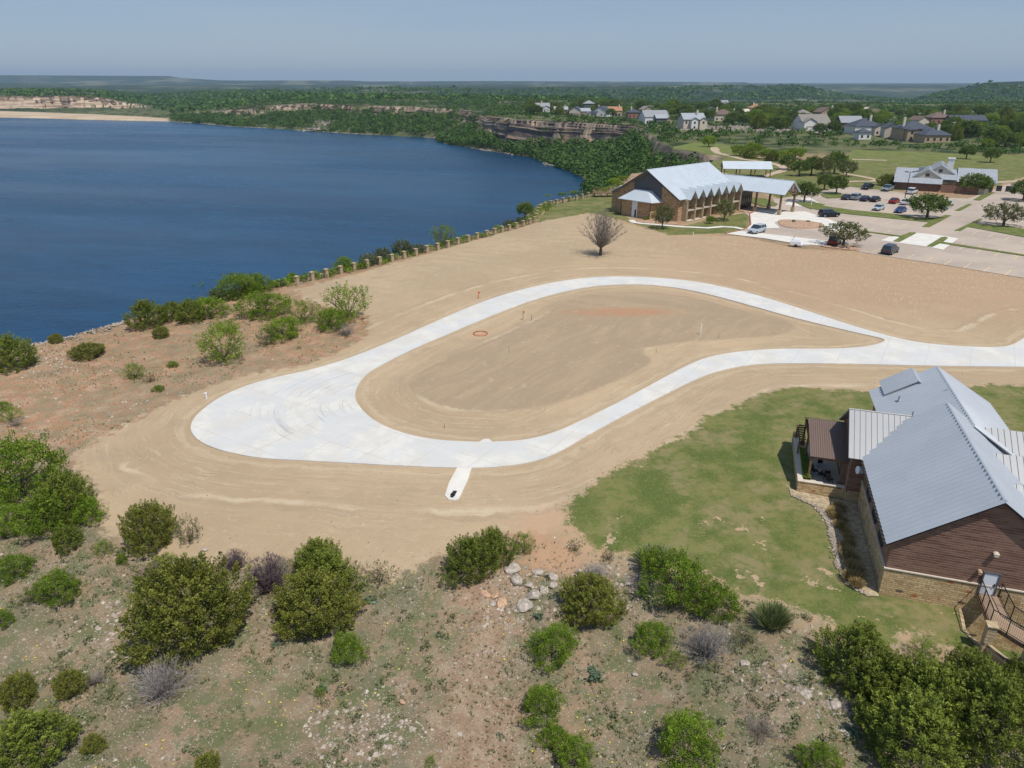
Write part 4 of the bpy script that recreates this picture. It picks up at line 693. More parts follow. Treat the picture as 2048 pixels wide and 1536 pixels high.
# ------------------------------------------------------------------ hotel with the zigzag gables
def hotel():
    ox, oy = 25.8, 179.8; T = thing('hotel', 'long stone hotel with pale metal roof, zigzag gables and timber porte-cochere', 'building', (ox, oy, hz(ox, oy)), math.atan2(-.741, .672))
    b = MB(); b.prism([(0.3, .3, -1.5), (18.3, .3, -1.5), (18.3, .3, 5.3), (9.4, .3, 10.6), (.3, .3, 5.3)], (0, 24.4, 0)); b.box(6, 18.3, 24.71, 32.5, -1.5, 5.3)
    b.build('wall', M['stone_h'], T)
    p = MB(); p.prism([(5.2, .24, 4.3), (13.4, .24, 4.3), (13.4, .24, 8.1), (9.4, .24, 10.45), (5.2, .24, 8.0)], (0, .055, 0)); g_ = p.build('gable_panel', M['greypanel'], T); g_['label'] = 'dark grey panel filling the end gable'
    b = MB(); b.slope((-.6, -.7, 5.05), (-.6, 24.9, 5.05), (9.4, 24.9, 11.0), (9.4, -.7, 11.0), .15, .5, .05, .05); b.slope((19.2, -.7, 5.15), (19.2, 24.9, 5.15), (9.4, 24.9, 11.0), (9.4, -.7, 11.0), .15, .5, .05, .05)
    b.tube((9.4, -.75, 11.0), (9.4, 24.95, 11.0), .12)
    r = b.build('roof', M['roofh'], T)
    p = MB()
    for (xa, za) in ((-.65, 4.88), (19.25, 4.98)): p.hexa([(xa, -.78, za - .2), (xa, -.701, za - .2), (9.4 + (.001 if xa > 0 else 0), -.701, 10.6), (9.4 + (.001 if xa > 0 else 0), -.78, 10.6)], [(xa, -.78, za + .12), (xa, -.701, za + .12), (9.4 + (.001 if xa > 0 else 0), -.701, 10.93), (9.4 + (.001 if xa > 0 else 0), -.78, 10.93)])
    p.build('fascia', M['trim'], r)
    w7 = 22.6 / 7; y0 = 2.0
    for k_ in range(7):
        yc = y0 + w7 * (k_ + .5); hw = w7 / 2 - .02; zt = 7.1; ze = 5.0; b = MB()
        for s in (-1, 1): b.slope((16.0, yc + s * hw, ze), (20.3, yc + s * hw, ze), (20.3, yc, zt), (14.4, yc, zt), .1, .45, .04, .04)
        gr = b.build('gable_roof', M['roofh'], T)
        p = MB(); p.prism([(18.9, yc - hw + .12, 4.9), (18.9, yc + hw - .12, 4.9), (18.9, yc, zt - .22)], (.12, 0, 0)); p.build('gable_board', M['trim'], gr)
        p = MB(); p.box(18.3, 19.7, y0 + w7 * k_ - .22, y0 + w7 * k_ + .22, -1.5, 4.85); p.build('stone_pier', M['pillar'], T)
        p = MB(); p.box(18.31, 19.6, y0 + w7 * k_ + .23, y0 + w7 * (k_ + 1) - .23, 2.35, 2.55); bal = p.build('balcony', M['cream'], T)
        p = MB(); p.box(19.52, 19.57, y0 + w7 * k_ + .23, y0 + w7 * (k_ + 1) - .23, 3.25, 3.32)
        for j in range(9): yy = y0 + w7 * k_ + .35 + j * (w7 - .7) / 8; p.box(19.53, 19.56, yy - .02, yy + .02, 2.55, 3.26)
        p.build('railing', M['black'], bal)
        for z in (.15, 2.6): p = MB(); p.box(18.28, 18.34, yc - 1.0, yc + .6, z, z + 1.9); p.build('window', M['glass'], T)
        p = MB(); p.box(18.3, 19.8, y0 + w7 * k_ + .23, y0 + w7 * (k_ + 1) - .23, -.6, .12); p.build('patio_slab', M['walk'], T)
    p = MB(); p.box(18.3, 19.7, y0 + w7 * 7 - .22, y0 + w7 * 7 + .22, -1.5, 4.85); p.build('stone_pier', M['pillar'], T)
    # stair annex on the end wall
    b = MB(); b.prism([(3.2, .29, -1), (3.6, -2.2, -1), (12.2, -2.2, -1), (13.2, .29, -1)], (0, 0, 5.0)); b.build('annex_wall', M['stone_h'], T)
    b = MB(); e = [(2.4, .2, 4.05), (2.9, -2.9, 4.05), (13.0, -2.9, 4.05), (14.1, .2, 4.05)]; tp = [(5.6, .2, 6.3), (6.2, -.4, 6.3), (9.8, -.4, 6.3), (10.6, .2, 6.3)]; b.hexa([(x, y, z - .12) for x, y, z in e], e)
    b.add(e + tp, [(0, 1, 5, 4), (1, 2, 6, 5), (2, 3, 7, 6), (4, 5, 6, 7)]); b.build('annex_roof', M['roofh'], T)
    p = MB(); p.box(6.9, 8.5, -2.28, -2.205, -.2, 3.9); dr = p.build('door_panel', M['white'], T); p = MB(); p.box(7.75, 8.25, -2.31, -2.285, .0, 1.9); p.build('door', M['glass'], dr)
    for a in (3.52, 12.22): p = MB(); p.box(a - .06, a + .06, -2.3, -2.21, -.3, 3.9); p.build('downpipe', M['trim'], T)
    b = MB(); b.slope((-3.2, 1.5, 4.6), (-3.2, 6, 4.6), (-.3, 6, 6.3), (-.3, 1.5, 6.3), .1, .5, .04, .04); b.build('side_roof', M['roofh'], T); b = MB(); b.box(-2.9, .29, 1.8, 5.7, -1, 4.62); b.build('side_wall', M['stone_h'], T)
    p = MB(); p.box(14.2, 15.6, -.9, .2, -.2, 1.0); p.build('utility_box', M['greyroof'], T)
    # porte-cochere
    b = MB(); b.slope((9, 24.93, 5.1), (31.0, 24.93, 5.1), (31.0, 28.9, 7.95), (9, 28.9, 7.95), .15, .5, .05, .05); b.slope((9, 32.9, 5.1), (31.0, 32.9, 5.1), (31.0, 28.9, 7.95), (9, 28.9, 7.95), .15, .5, .05, .05); b.tube((9, 28.9, 7.95), (31.02, 28.9, 7.95), .1)
    b.build('canopy_roof', M['roofh'], T)
    for x in (23.4, 29.9):
        for y in (25.6, 32.2):
            p = MB(); p.box(x - .2, x + .2, y - .2, y + .2, 1.3, 5.1); pp = p.build('canopy_post', M['timber'], T); p = MB(); p.box(x - .38, x + .38, y - .38, y + .38, -.3, 1.31); p.build('stone_base', M['pillar'], pp)
    p = MB()
    for x in (23.4, 30.5):
        p.box(x - .12, x + .12, 25.3, 32.5, 4.8, 5.0); p.box(x - .1, x + .1, 28.8, 29.0, 5.0, 7.7)
        for s in (-1, 1): p.tube((x, 28.9 + s * 3.4, 5.1), (x, 28.9, 7.7), .12, None, 4); p.tube((x, 28.9 + s * 1.7, 6.3), (x, 28.9, 5.1), .1, None, 4); p.tube((x, 28.9 + s * 1.7, 5.0), (x, 28.9 + s * 1.7, 6.4), .09, None, 4)
    for y in (25.6, 32.2): p.box(18.3, 30.6, y - .12, y + .12, 4.85, 5.04)
    p.build('roof_truss', M['timber'], T)
    p = MB(); p.box(18.305, 18.36, 25.2, 32.2, .1, 4.6); gl = p.build('glazing', M['glass'], T); p = MB()
    for j in range(8): p.box(18.37, 18.45, 25.2 + j - .05, 25.2 + j + .05, 0, 4.7)
    p.box(18.37, 18.46, 25.2, 32.2, 2.3, 2.55); p.build('mullion', M['timber'], gl)
hotel()
def pavilion():
    c_ = pix(1490, 352, 0); T = thing('pavilion', 'white-roofed open pavilion on the grass behind the hotel', 'building', (c_[0], c_[1], 0), rad(-6))
    b = MB(); b.slope((-8.2, -3.6, 2.7), (8.2, -3.6, 2.7), (8.2, 0, 4.9), (-8.2, 0, 4.9), .12, .6, .06, .06); b.slope((-8.2, 3.6, 2.7), (8.2, 3.6, 2.7), (8.2, 0, 4.9), (-8.2, 0, 4.9), .12, .6, .06, .06); b.build('roof', M['roofh'], T)
    b = MB(); b.prism([(-8.0, -3.2, 2.75), (-8.0, 3.2, 2.75), (-8.0, 0, 4.7)], (.1, 0, 0)); b.prism([(7.9, -3.2, 2.75), (7.9, 3.2, 2.75), (7.9, 0, 4.7)], (.1, 0, 0)); b.build('gable', M['timber'], T)
    for x in (-7.6, -2.5, 2.5, 7.6):
        for y in (-3.1, 3.1): p = MB(); p.box(x - .15, x + .15, y - .15, y + .15, -.3, 2.7); p.build('post', M['timber'], T)
pavilion()

# ------------------------------------------------------------------ clubhouse
def clubhouse():
    A = Vector((*pix(1787, 377.5), 0)); B_ = Vector((*pix(1878, 383), 0)); X_ = (B_ - A).normalized(); T = thing('clubhouse', 'low grey-roofed clubhouse with cream gables beside the car park', 'building', A, math.atan2(X_.y, X_.x))
    L = (B_ - A).length; Y_ = Vector((-X_.y, X_.x, 0))
    def loc(px, py, z): x, y = pix(px, py, z); d = Vector((x, y, 0)) - A; return (d.dot(X_), d.dot(Y_))
    def zat(px, py, yy):   # local plane y=yy: solve height and x
        best = None
        for i in range(200):
            z = -1 + i * .06; q = loc(px, py, z)
            if best is None or abs(q[1] - yy) < best[0]: best = (abs(q[1] - yy), z, q[0])
        return best[2], best[1]
    ze = zat(1835, 366, -.4)[1]; xr = loc(1860, 337, 4.6)
    D = 15.0; LR = loc(1985, 352, 3.5)[0] - L; print('LR', LR)
    b = MB(); b.box(0, L, 0, D * 2 - 1, -1, ze); b.build('wall', M['brownw'], T)
    b = MB(); b.slope((-.4, -.5, ze), (L + .4, -.5, ze), (L + .4, 3.2, ze + 1.0), (-.4, 3.2, ze + 1.0), .12, .6, .04, .05); b.slope((-.6, 3.21, ze + 1.0), (L + 4, 3.21, ze + 1.0), (L + 4, D, 4.9), (-.6, D, 4.9), .12, .6, .04, .05); b.slope((-.6, D * 2, ze), (L + 4, D * 2, ze), (L + 4, D, 4.9), (-.6, D, 4.9), .12)
    b.build('roof', M['greyroof'], T)
    # two staggered cream gables
    for nm, pk, hw, yy, dep in (('front', (1857.7, 338.5), 6.0, 3.6, 9), ('rear', (1884, 330.5), 6.2, 9.0, 13)):
        x, z = zat(*pk, yy); zb = z - hw * .62
        b = MB(); b.prism([(x - hw + .3, yy + .3, min(1.8, zb)), (x + hw - .3, yy + .3, min(1.8, zb)), (x + hw - .3, yy + .3, zb + .1), (x, yy + .3, z - .12), (x - hw + .3, yy + .3, zb + .1)], (0, dep, 0)); gb = b.build('gable_wall', M['cream'], T)
        b = MB(); b.slope((x - hw, yy, zb), (x - hw, yy + dep + 3, zb), (x, yy + dep + 3, z), (x, yy, z), .12, .6, .04, .05); b.slope((x + hw, yy, zb), (x + hw, yy + dep + 3, zb), (x, yy + dep + 3, z), (x, yy, z), .12, .6, .04, .05); rf = b.build('gable_roof', M['greyroof'], T)
        p = MB(); p.slope((x + hw * .25, yy + 2.2, z - .62 * hw * .25 + .03), (x + hw * .25, yy + 3.4, z - .62 * hw * .25 + .03), (x + hw * .75, yy + 3.4, z - .62 * hw * .75 + .03), (x + hw * .75, yy + 2.2, z - .62 * hw * .75 + .03), .02); p.build('skylight', M['roofw'], rf)
        p = MB(); p.box(x - .5, x + .5, yy + .22, yy + .29, z - 2.1, z - 1.2); p.build('window', M['glass'], gb)
    cx_, cz_ = zat(1903, 322, 18.0); p = MB(); p.box(cx_ - .9, cx_ + .9, 17.2, 18.8, 2, cz_ + .6); p.box(cx_ - 1.05, cx_ + 1.05, 17.05, 18.95, cz_ + .601, cz_ + .9); p.build('chimney', M['ivory'], T)
    p = MB(); a = zat(1842, 341, 11); p.box(a[0] - .7, a[0] + .7, 10.4, 11.8, a[1] - .6, a[1] + 1.1); p.build('vent', M['chrome'], T)
    b = MB(); b.box(L + .1, L + LR, 4.2, D * 1.9, -1, 2.8); b.build('wall', M['tan'], T); b = MB(); b.slope((L + 4.05, 3.4, 2.7), (L + LR + .8, 3.4, 2.7), (L + LR + .8, D, 5.6), (L + 4.05, D, 5.6), .12, .6, .04, .05); b.slope((L + 4.05, D * 2, 2.7), (L + LR + .8, D * 2, 2.7), (L + LR + .8, D, 5.6), (L + 4.05, D, 5.6), .12); b.build('roof', M['greyroof'], T)
    for j in range(3): p = MB(); p.box(L + 12 + j * 2.3, L + 13.4 + j * 2.3, 4.1, 4.19, .6, 2.2); p.build('window', M['glass'], T)
    p = MB(); p.box(L + .3, L + 9.5, -1.2, -1.0, -.3, 2.0); p.box(L + 9.3, L + 9.5, -.99, 4, -.3, 2.0); p.build('screen_fence', M['siding'], T)
    p = MB(); p.box(L + 9.8, L + 12.2, -.6, .3, -.3, 1.4); p.build('stone_planter', M['cream'], T)
clubhouse()

# ------------------------------------------------------------------ houses on the far headland
def house(px, py, wpx, dpt, wall_h, roof, rmat, wmat, label, rz=0., wings=(), chim=0, porch=0, z=None, cat='house', name='house'):
    wpx *= 1.22; x, y = pix(px, py, 0); gz = hz(x, y); x, y = pix(px, py, gz); gz = hz(x, y) if z is None else z
    W_ = wpx * depth(x, y, gz) / F
    T = thing(name, label, cat, (x, y, gz), rz, 'houses on the far headland')
    def vol(x0, x1, y0, y1, h, rt, pitch=.55, rm=rmat, wm=wmat, win=True, z0=-2):
        b = MB(); b.box(x0, x1, y0, y1, z0, h); wl_ = b.build('wall', M[wm], T); o = .5; b = MB(); a0, a1, c0, c1 = x0 - o, x1 + o, y0 - o, y1 + o
        if rt == 'x':
            m_ = (c0 + c1) / 2; zt = h + (c1 - c0) / 2 * pitch; b.slope((a0, c0, h), (a1, c0, h), (a1, m_, zt), (a0, m_, zt), .15); b.slope((a0, c1, h), (a1, c1, h), (a1, m_, zt), (a0, m_, zt), .15)
            gbl = MB(); gbl.prism([(x0, y0, h), (x0, y1, h), (x0, m_, zt - .35)], (.1, 0, 0)); gbl.build('gable', M[wm], wl_); gbl = MB(); gbl.prism([(x1 - .1, y0, h), (x1 - .1, y1, h), (x1 - .1, m_, zt - .35)], (.1, 0, 0)); gbl.build('gable', M[wm], wl_)
        elif rt == 'y':
            m_ = (a0 + a1) / 2; zt = h + (a1 - a0) / 2 * pitch; b.slope((a0, c0, h), (a0, c1, h), (m_, c1, zt), (m_, c0, zt), .15); b.slope((a1, c0, h), (a1, c1, h), (m_, c1, zt), (m_, c0, zt), .15)
            gbl = MB(); gbl.prism([(x0, y0, h), (x1, y0, h), (m_, y0, zt - .35)], (0, .1, 0)); gbl.build('gable', M[wm], wl_)
        else:
            m_ = (c0 + c1) / 2; hr = min((c1 - c0), (a1 - a0)) / 2; zt = h + hr * pitch
            if a1 - a0 > c1 - c0: r0, r1 = (a0 + hr, m_, zt), (a1 - hr, m_, zt)
            else: r0, r1 = ((a0 + a1) / 2, c0 + hr, zt), ((a0 + a1) / 2, c1 - hr, zt)
            b.box(a0, a1, c0, c1, h, h + .15); q = [(a0, c0, h + .15), (a1, c0, h + .15), (a1, c1, h + .15), (a0, c1, h + .15)]
            if a1 - a0 > c1 - c0: b.add(q + [r0, r1], [(0, 1, 5, 4), (1, 2, 5), (2, 3, 4, 5), (3, 0, 4)])
            else: b.add(q + [r0, r1], [(0, 1, 4), (1, 2, 5, 4), (2, 3, 5), (3, 0, 4, 5)])
        b.build('roof', M[rm], T)
        if win:
            for lv in range(int(h // 2.9)):
                n = max(1, int((x1 - x0) / 3.2)); p = MB(); c2 = (x1 - x0) / n
                for j in range(n):
                    if random.random() < .85: xx = x0 + c2 * (j + .5); p = MB(); p.box(xx - .6, xx + .6, y0 - .06, y0 - .004, lv * 2.9 + .9, lv * 2.9 + 2.3); p.build('window', M['glass'], wl_)
        return T
    vol(-W_ / 2, W_ / 2, 0, dpt, wall_h, roof)
    for wx, ww, y0, h, rt, rm, wm in wings: vol(wx * W_ - ww * W_ / 2, wx * W_ + ww * W_ / 2, y0, y0 + max(5, ww * W_), h, rt, .55, rm or rmat, wm or wmat)
    if chim: p = MB(); p.box(chim * W_ - .6, chim * W_ + .6, dpt * .3, dpt * .3 + 1.2, 0, wall_h + dpt * .34 + 1.2); p.build('chimney', M['cream'], T)
    if porch:
        p = MB(); p.box(-W_ * .4, W_ * .4 - .01, -3.2, -.52, 2.75, 2.95); p.build('porch_roof', M[rmat], T)
        for j in range(5): p = MB(); xx = -W_ * .38 + j * W_ * .19; p.box(xx - .15, xx + .15, -3.1, -2.8, -1.5, 2.75); p.build('porch_post', M['ivory'], T)
    return T
HS = [
 (1080, 224, 32, 12, 5.5, 'x', 'roofw', 'ivory', 'white farmhouse-style home, leftmost of all the cliff-top houses', .1, ((-.25, .3, -4, 4.5, 'y', None, None), (.3, .35, -3, 4.2, 'y', None, None)), .1, 1),
 (1122, 227, 22, 10, 3.2, 'x', 'greyroof', 'tan', 'low grey-roofed house beside the white leftmost home', 0, (), .3, 0),
 (1149, 233, 18, 12, 5.5, 'y', 'slate', 'cream', 'cream gabled house with dark roof on the cliff edge', -.3, ((-.5, .5, 1, 3.5, 'y', None, 'brownw'),), 0, 1),
 (1178, 223, 18, 10, 8.5, 'hip', 'roofw', 'greypanel', 'tall dark house with white roof rising behind the cliff-edge homes', 0, (), 0, 0),
 (1171, 233, 16, 9, 4.5, 'x', 'greyroof', 'brick', 'small red-brown house between the cream and white gables', 0.1, ((.3, .4, -2, 3.2, 'y', None, 'cream'),), 0, 1),
 (1199, 233, 26, 12, 5.0, 'y', 'slate', 'ivory', 'white gabled house under a steep navy roof', -.5, ((-.35, .45, -2, 3.4, 'x', None, None),), -.2, 0),
 (1228, 232, 26, 12, 4.8, 'x', 'terracotta', 'tan', 'terracotta-roofed house on the cliff edge', .05, (), .35, 1),
 (1268, 236, 20, 12, 4.5, 'hip', 'slate', 'brick', 'brick house with dark hipped roof, half hidden by trees', 0, (), -.2, 0),
 (1296, 228, 17, 10, 4.5, 'y', 'shingle', 'tan', 'grey steep-roofed house just behind the big white metal roof', .3, (), 0, 0),
 (1313, 248, 40, 16, 5.2, 'x', 'roofw', 'ivory', 'large house with broad white metal roof near the cliff corner', .15, ((.12, .45, -5, 4.4, 'x', 'greyroof', 'greypanel'), (.5, .22, -2, 3.6, 'y', 'shingle', 'tan')), 0, 1),
 (1388, 255, 36, 13, 6.4, 'x', 'greyroof', 'cream', 'two-storey cream house with grey roof and stacked porches', .1, ((-.05, .3, -3, 6.4, 'y', 'greyroof', 'ivory'), (.38, .34, -2, 6.2, 'y', 'greyroof', 'cream')), .2, 0),
 (1448, 243, 32, 13, 4.8, 'hip', 'brownroof', 'cream', 'brown hip-roofed house right of the two-storey cream house', 0, (), -.35, 0),
 (1424, 228, 20, 10, 3.6, 'hip', 'slate', 'tan', 'dark low-roofed house behind the brown hip roof', 0, (), 0, 0),
 (1444, 213, 22, 12, 4, 'x', 'roofw', 'ivory', 'distant house with bright white roof in front of the hills', .1, ((.2, .4, -3, 3.6, 'y', None, None),), 0, 0),
 (1513, 223, 20, 12, 4, 'hip', 'terracotta', 'cream', 'orange-tiled house standing alone behind trees', 0, (), -.2, 0),
 (1484, 229, 24, 8, 2.6, 'x', 'cream', 'ivory', 'long low white house left of the orange-tiled one', 0, (), 0, 0),
 (1608, 241, 24, 11, 5.2, 'hip', 'shingle', 'cream', 'beige two-storey house behind the white-fronted home', 0, (), 0, 0),
 (1630, 262, 46, 15, 5.4, 'x', 'shingle', 'ivory', 'grey shingled house with white upper storey and blue shaded porch', .05, ((-.28, .42, -3, 5.6, 'y', None, None), (.26, .46, -4, 3.4, 'x', None, None)), 0, 1),
 (1655, 238, 26, 12, 5.5, 'y', 'brownroof', 'tan', 'brown gabled house rising behind the grey shingled home', .2, (), .4, 0),
 (1702, 262, 34, 13, 5.5, 'x', 'roofw', 'brownw', 'dark timber house with white metal roof', -.08, ((.42, .2, -2, 4.5, 'y', 'brownroof', None),), 0, 1),
 (1735, 270, 44, 15, 5.0, 'hip', 'slate', 'ivory', 'white house with broad blue-slate hipped roof', 0, ((.36, .4, -3, 4.6, 'y', None, 'cream'),), .15, 0),
 (1729, 279, 20, 7, 3.6, 'hip', 'slate', 'ivory', 'small white pavilion house with pyramid slate roof', 0, (), 0, 0),
 (1783, 276, 24, 12, 5.4, 'y', 'slate', 'cream', 'cream gable-fronted house in the middle of the slate-roofed row', -.25, ((.3, .4, -3, 3.4, 'x', None, 'brownw'),), 0, 0),
 (1832, 282, 46, 14, 6.2, 'hip', 'slate', 'tan', 'large tan stone house with dark hipped roofs', 0, ((-.3, .3, -3, 6.0, 'hip', None, None), (.28, .36, -3, 5.8, 'hip', None, None)), -.4, 0),
 (1874, 285, 42, 12, 3.6, 'hip', 'slate', 'tan', 'single-storey stone house at the right end of the slate-roofed row', 0, (), .1, 0),
 (1757, 238, 34, 13, 4.2, 'hip', 'brownroof', 'tan', 'brown hip-roofed house behind the slate-roofed row', 0, (), 0, 0),
 (1736, 229, 12, 8, 4, 'y', 'cream', 'cream', 'tiny pale house far behind on the green slope', 0, (), 0, 0),
 (1846, 254, 20, 11, 4.4, 'y', 'brownroof', 'cream', 'pale pink gabled house behind the stone house', .2, (), 0, 0),
 (1882, 247, 34, 13, 4.2, 'hip', 'brownroof', 'brick', 'reddish brown-roofed house among trees right of centre', 0, (), .2, 0),
 (1937, 250, 56, 12, 3.0, 'x', 'slate', 'shingle', 'long blue-grey roofed house at the far right', -.05, (), 0, 0)]
for h_ in HS: house(*h_[:9], rz=h_[9], wings=h_[10], chim=h_[11], porch=h_[12])

# ------------------------------------------------------------------ vehicles
def vehicle(kind, px, py, hd, body, label, cat, colname='body'):
    p0 = gp(px, py); T = thing({'suv': 'parked_suv', 'sedan': 'parked_sedan', 'pickup': 'parked_pickup'}[kind], label, cat, (p0.x, p0.y, p0.z + .075), hd, 'vehicles in the car park')
    if kind == 'sedan': L, W_, hb, ht = 4.7, .9, .92, 1.42; st = [(-2.35, .72, .45, .80), (-2.2, .86, .3, .90), (-1.3, .9, .25, .94), (0, .9, .25, .94), (1.1, .9, .25, .92), (2.0, .86, .28, .80), (2.35, .7, .4, .66)]; cab = [(-1.9, .94, .75), (-1.1, 1.40, .62), (.35, 1.42, .62), (1.25, .93, .76)]
    elif kind == 'suv': L, W_, hb, ht = 4.9, .97, 1.08, 1.78; st = [(-2.45, .85, .45, 1.0), (-2.35, .95, .35, 1.08), (-1.3, .97, .3, 1.1), (0, .97, .3, 1.1), (1.3, .97, .3, 1.08), (2.2, .93, .35, 1.0), (2.45, .8, .45, .85)]; cab = [(-2.36, 1.08, .88), (-2.1, 1.74, .72), (.4, 1.78, .74), (1.3, 1.09, .86)]
    else: L, W_, hb, ht = 5.6, 1.0, 1.1, 1.85; st = [(-2.8, .92, .5, 1.1), (-2.7, .98, .45, 1.12), (-.6, .98, .4, 1.12), (0, 1., .38, 1.14), (1.5, 1., .38, 1.12), (2.6, .96, .42, 1.05), (2.8, .85, .5, .9)]; cab = [(-.75, 1.13, .9), (-.6, 1.80, .76), (1.0, 1.85, .76), (1.75, 1.13, .88)]
    b = MB(); vs = []
    for x, w_, z0, z1 in st: vs += [(x, -w_ * .94, z0), (x, -w_, (z0 + z1) / 2), (x, -w_ * .93, z1), (x, w_ * .93, z1), (x, w_, (z0 + z1) / 2), (x, w_ * .94, z0)]
    n = len(st); fs = [(6 * i + j, 6 * i + 6 + j, 6 * i + 6 + (j + 1) % 6, 6 * i + (j + 1) % 6) for i in range(n - 1) for j in range(6)] + [tuple(range(6)), tuple(reversed(range(6 * n - 6, 6 * n)))]
    b.add(vs, fs)
    cv = []
    for x, z, w_ in cab: cv += [(x, -w_, z), (x, w_, z)]
    (a, c_, d, e) = cab; k_ = .86
    b.add([(c_[0], -c_[2], c_[1]), (d[0], -d[2], d[1]), (d[0], d[2], d[1]), (c_[0], c_[2], c_[1]), (c_[0] + .05, -c_[2] - .03, c_[1] - .07), (d[0] + .02, -d[2] - .03, d[1] - .07), (d[0] + .02, d[2] + .03, d[1] - .07), (c_[0] + .05, c_[2] + .03, c_[1] - .07)], [(0, 1, 2, 3), (0, 4, 5, 1), (1, 5, 6, 2), (2, 6, 7, 3), (3, 7, 4, 0)])
    if kind == 'pickup': b.box(-2.72, -.8, -.98, -.9, 1.12, 1.3); b.box(-2.72, -.8, .9, .98, 1.12, 1.3); b.box(-2.8, -2.721, -.98, .98, 1.1, 1.3)
    b.build('body', body, T)
    g_ = MB(); g_.add([(a[0], -a[2], a[1]), (e[0], -e[2], e[1]), (e[0], e[2], e[1]), (a[0], a[2], a[1]), (c_[0], -c_[2] * .99, c_[1] - .03), (d[0], -d[2] * .99, d[1] - .03), (d[0], d[2] * .99, d[1] - .03), (c_[0], c_[2] * .99, c_[1] - .03)], [(0, 1, 5, 4), (1, 2, 6, 5), (2, 3, 7, 6), (3, 0, 4, 7)]); g_.build('window', M['glass'], T)
    pb = MB()
    for s in (-1, 1):
        for t_ in (.28, .62): xb = a[0] + (e[0] - a[0]) * t_; xt = c_[0] + (d[0] - c_[0]) * t_; pb.hexa([(xb - .05, s * (a[2] + .004), a[1]), (xb + .05, s * (a[2] + .004), a[1]), (xb + .05, s * (a[2] + .012), a[1]), (xb - .05, s * (a[2] + .012), a[1])], [(xt - .05, s * (c_[2] + .01), c_[1] - .05), (xt + .05, s * (c_[2] + .01), c_[1] - .05), (xt + .05, s * (c_[2] + .02), c_[1] - .05), (xt - .05, s * (c_[2] + .02), c_[1] - .05)])
    pb.build('pillar', body, T)
    wr = .36 if kind != 'sedan' else .33
    for x in (-L * .31, L * .32):
        for s in (-1, 1):
            q = MB(); q.tube((x, s * (W_ - .22), wr), (x, s * (W_ + .01), wr), wr, None, 14); wh = q.build('tyre', M['rubber'], T); q = MB(); q.tube((x, s * (W_ + .005), wr), (x, s * (W_ + .03), wr), wr * .6, wr * .55, 10); q.build('rim', M['chrome'], wh)
    for s in (-1, 1):
        q = MB(); q.box(st[-1][0] - .08, st[-1][0] + .02, s * .5 - .2, s * .5 + .2, st[-1][3] - .2, st[-1][3] - .05); q.build('headlight', M['lampw'], T); q = MB(); q.box(st[0][0] - .02, st[0][0] + .06, s * .62 - .12, s * .62 + .12, st[0][3] - .22, st[0][3] - .04); q.build('tail_light', M['lampred'], T)
    q = MB(); q.box(st[-1][0] - .05, st[-1][0] + .04, -.28, .28, .5, .72); q.build('grille', M['black'], T)
    return T
def paint(n, c): return plain('paint_' + n, c, .25, .03, 2, .25, .6)
CP_ = {n: paint(n, c) for n, c in dict(silver=(.50, .56, .62), darkred=(.13, .012, .015), charcoal=(.05, .058, .07), black=(.012, .014, .02), navy=(.02, .03, .07), blue=(.02, .07, .25), red=(.32, .02, .02), white=(.7, .72, .74), steel=(.28, .33, .38), midnight=(.012, .018, .03)).items()}
HD = math.atan2(pix(1798, 505)[1] - pix(1783, 512)[1], pix(1798, 505)[0] - pix(1783, 512)[0])
for kd, px, py, hd, c_, lb, ct in (
 ('suv', 1513, 466, rad(222), 'silver', 'silver SUV parked on the pale apron by the hotel drive', 'suv'), ('suv', 1668, 489, HD + .2, 'darkred', 'dark red SUV in the shade of the tree at the lot corner', 'suv'),
 ('suv', 1779, 507, HD, 'charcoal', 'charcoal SUV alone at the edge of the graded dirt', 'suv'), ('suv', 1657, 434, rad(8), 'black', 'black SUV turning off the hotel drive beside the grass strip', 'suv'),
 ('sedan', 1693, 399, HD, 'charcoal', 'grey sedan, leftmost car of the row of four', 'car'), ('suv', 1712, 399.5, HD, 'steel', 'silver-blue SUV, second in the row of four', 'suv'), ('sedan', 1730, 402, HD, 'navy', 'navy sedan, third in the row of four', 'car'), ('sedan', 1750, 403, HD, 'midnight', 'black sedan, rightmost of the row of four', 'car'),
 ('sedan', 1788, 406.5, HD, 'red', 'bright red sedan near the tall light pole', 'car'), ('sedan', 1811, 409, HD, 'white', 'white sedan partly behind the round oak', 'car'), ('sedan', 1756, 420.5, HD + math.pi, 'silver', 'silver sedan parked by the long grass median', 'car'), ('sedan', 1800, 425, HD + math.pi, 'blue', 'blue sedan parked by the long grass median', 'car'),
 ('pickup', 1734, 378.5, HD + math.pi, 'black', 'black pickup at the back row beside the lawn', 'pickup truck'), ('pickup', 1774, 382, HD + math.pi, 'steel', 'grey pickup at the back row by the clubhouse', 'pickup truck'), ('suv', 1823, 388, HD, 'white', 'white SUV in front of the clubhouse wall', 'suv')):
    vehicle(kd, px, py, hd, CP_[c_], lb, ct)
p0 = gp(1594, 493.5); t = thing('utility_trailer', 'small white equipment trailer on the dirt near the drive', 'trailer', p0, rad(-20))
q = MB(); q.box(-1.3, .6, -.6, .6, .45, 1.1); q.hexa([(-1.2, -.5, 1.101), (.5, -.5, 1.101), (.5, .5, 1.101), (-1.2, .5, 1.101)], [(-1.0, -.4, 1.5), (.2, -.4, 1.5), (.2, .4, 1.5), (-1.0, .4, 1.5)]); q.build('cabinet', M['white'], t)
q = MB(); q.box(.6, 1.0, -.5, .5, .35, .6); q.tube((.9, 0, .45), (2.1, 0, .45), .06); q.build('drawbar', M['white'], t); q = MB(); q.tube((-.8, 0, 1.5), (-.8, 0, 2.2), .06); q.build('mast', M['chrome'], t)
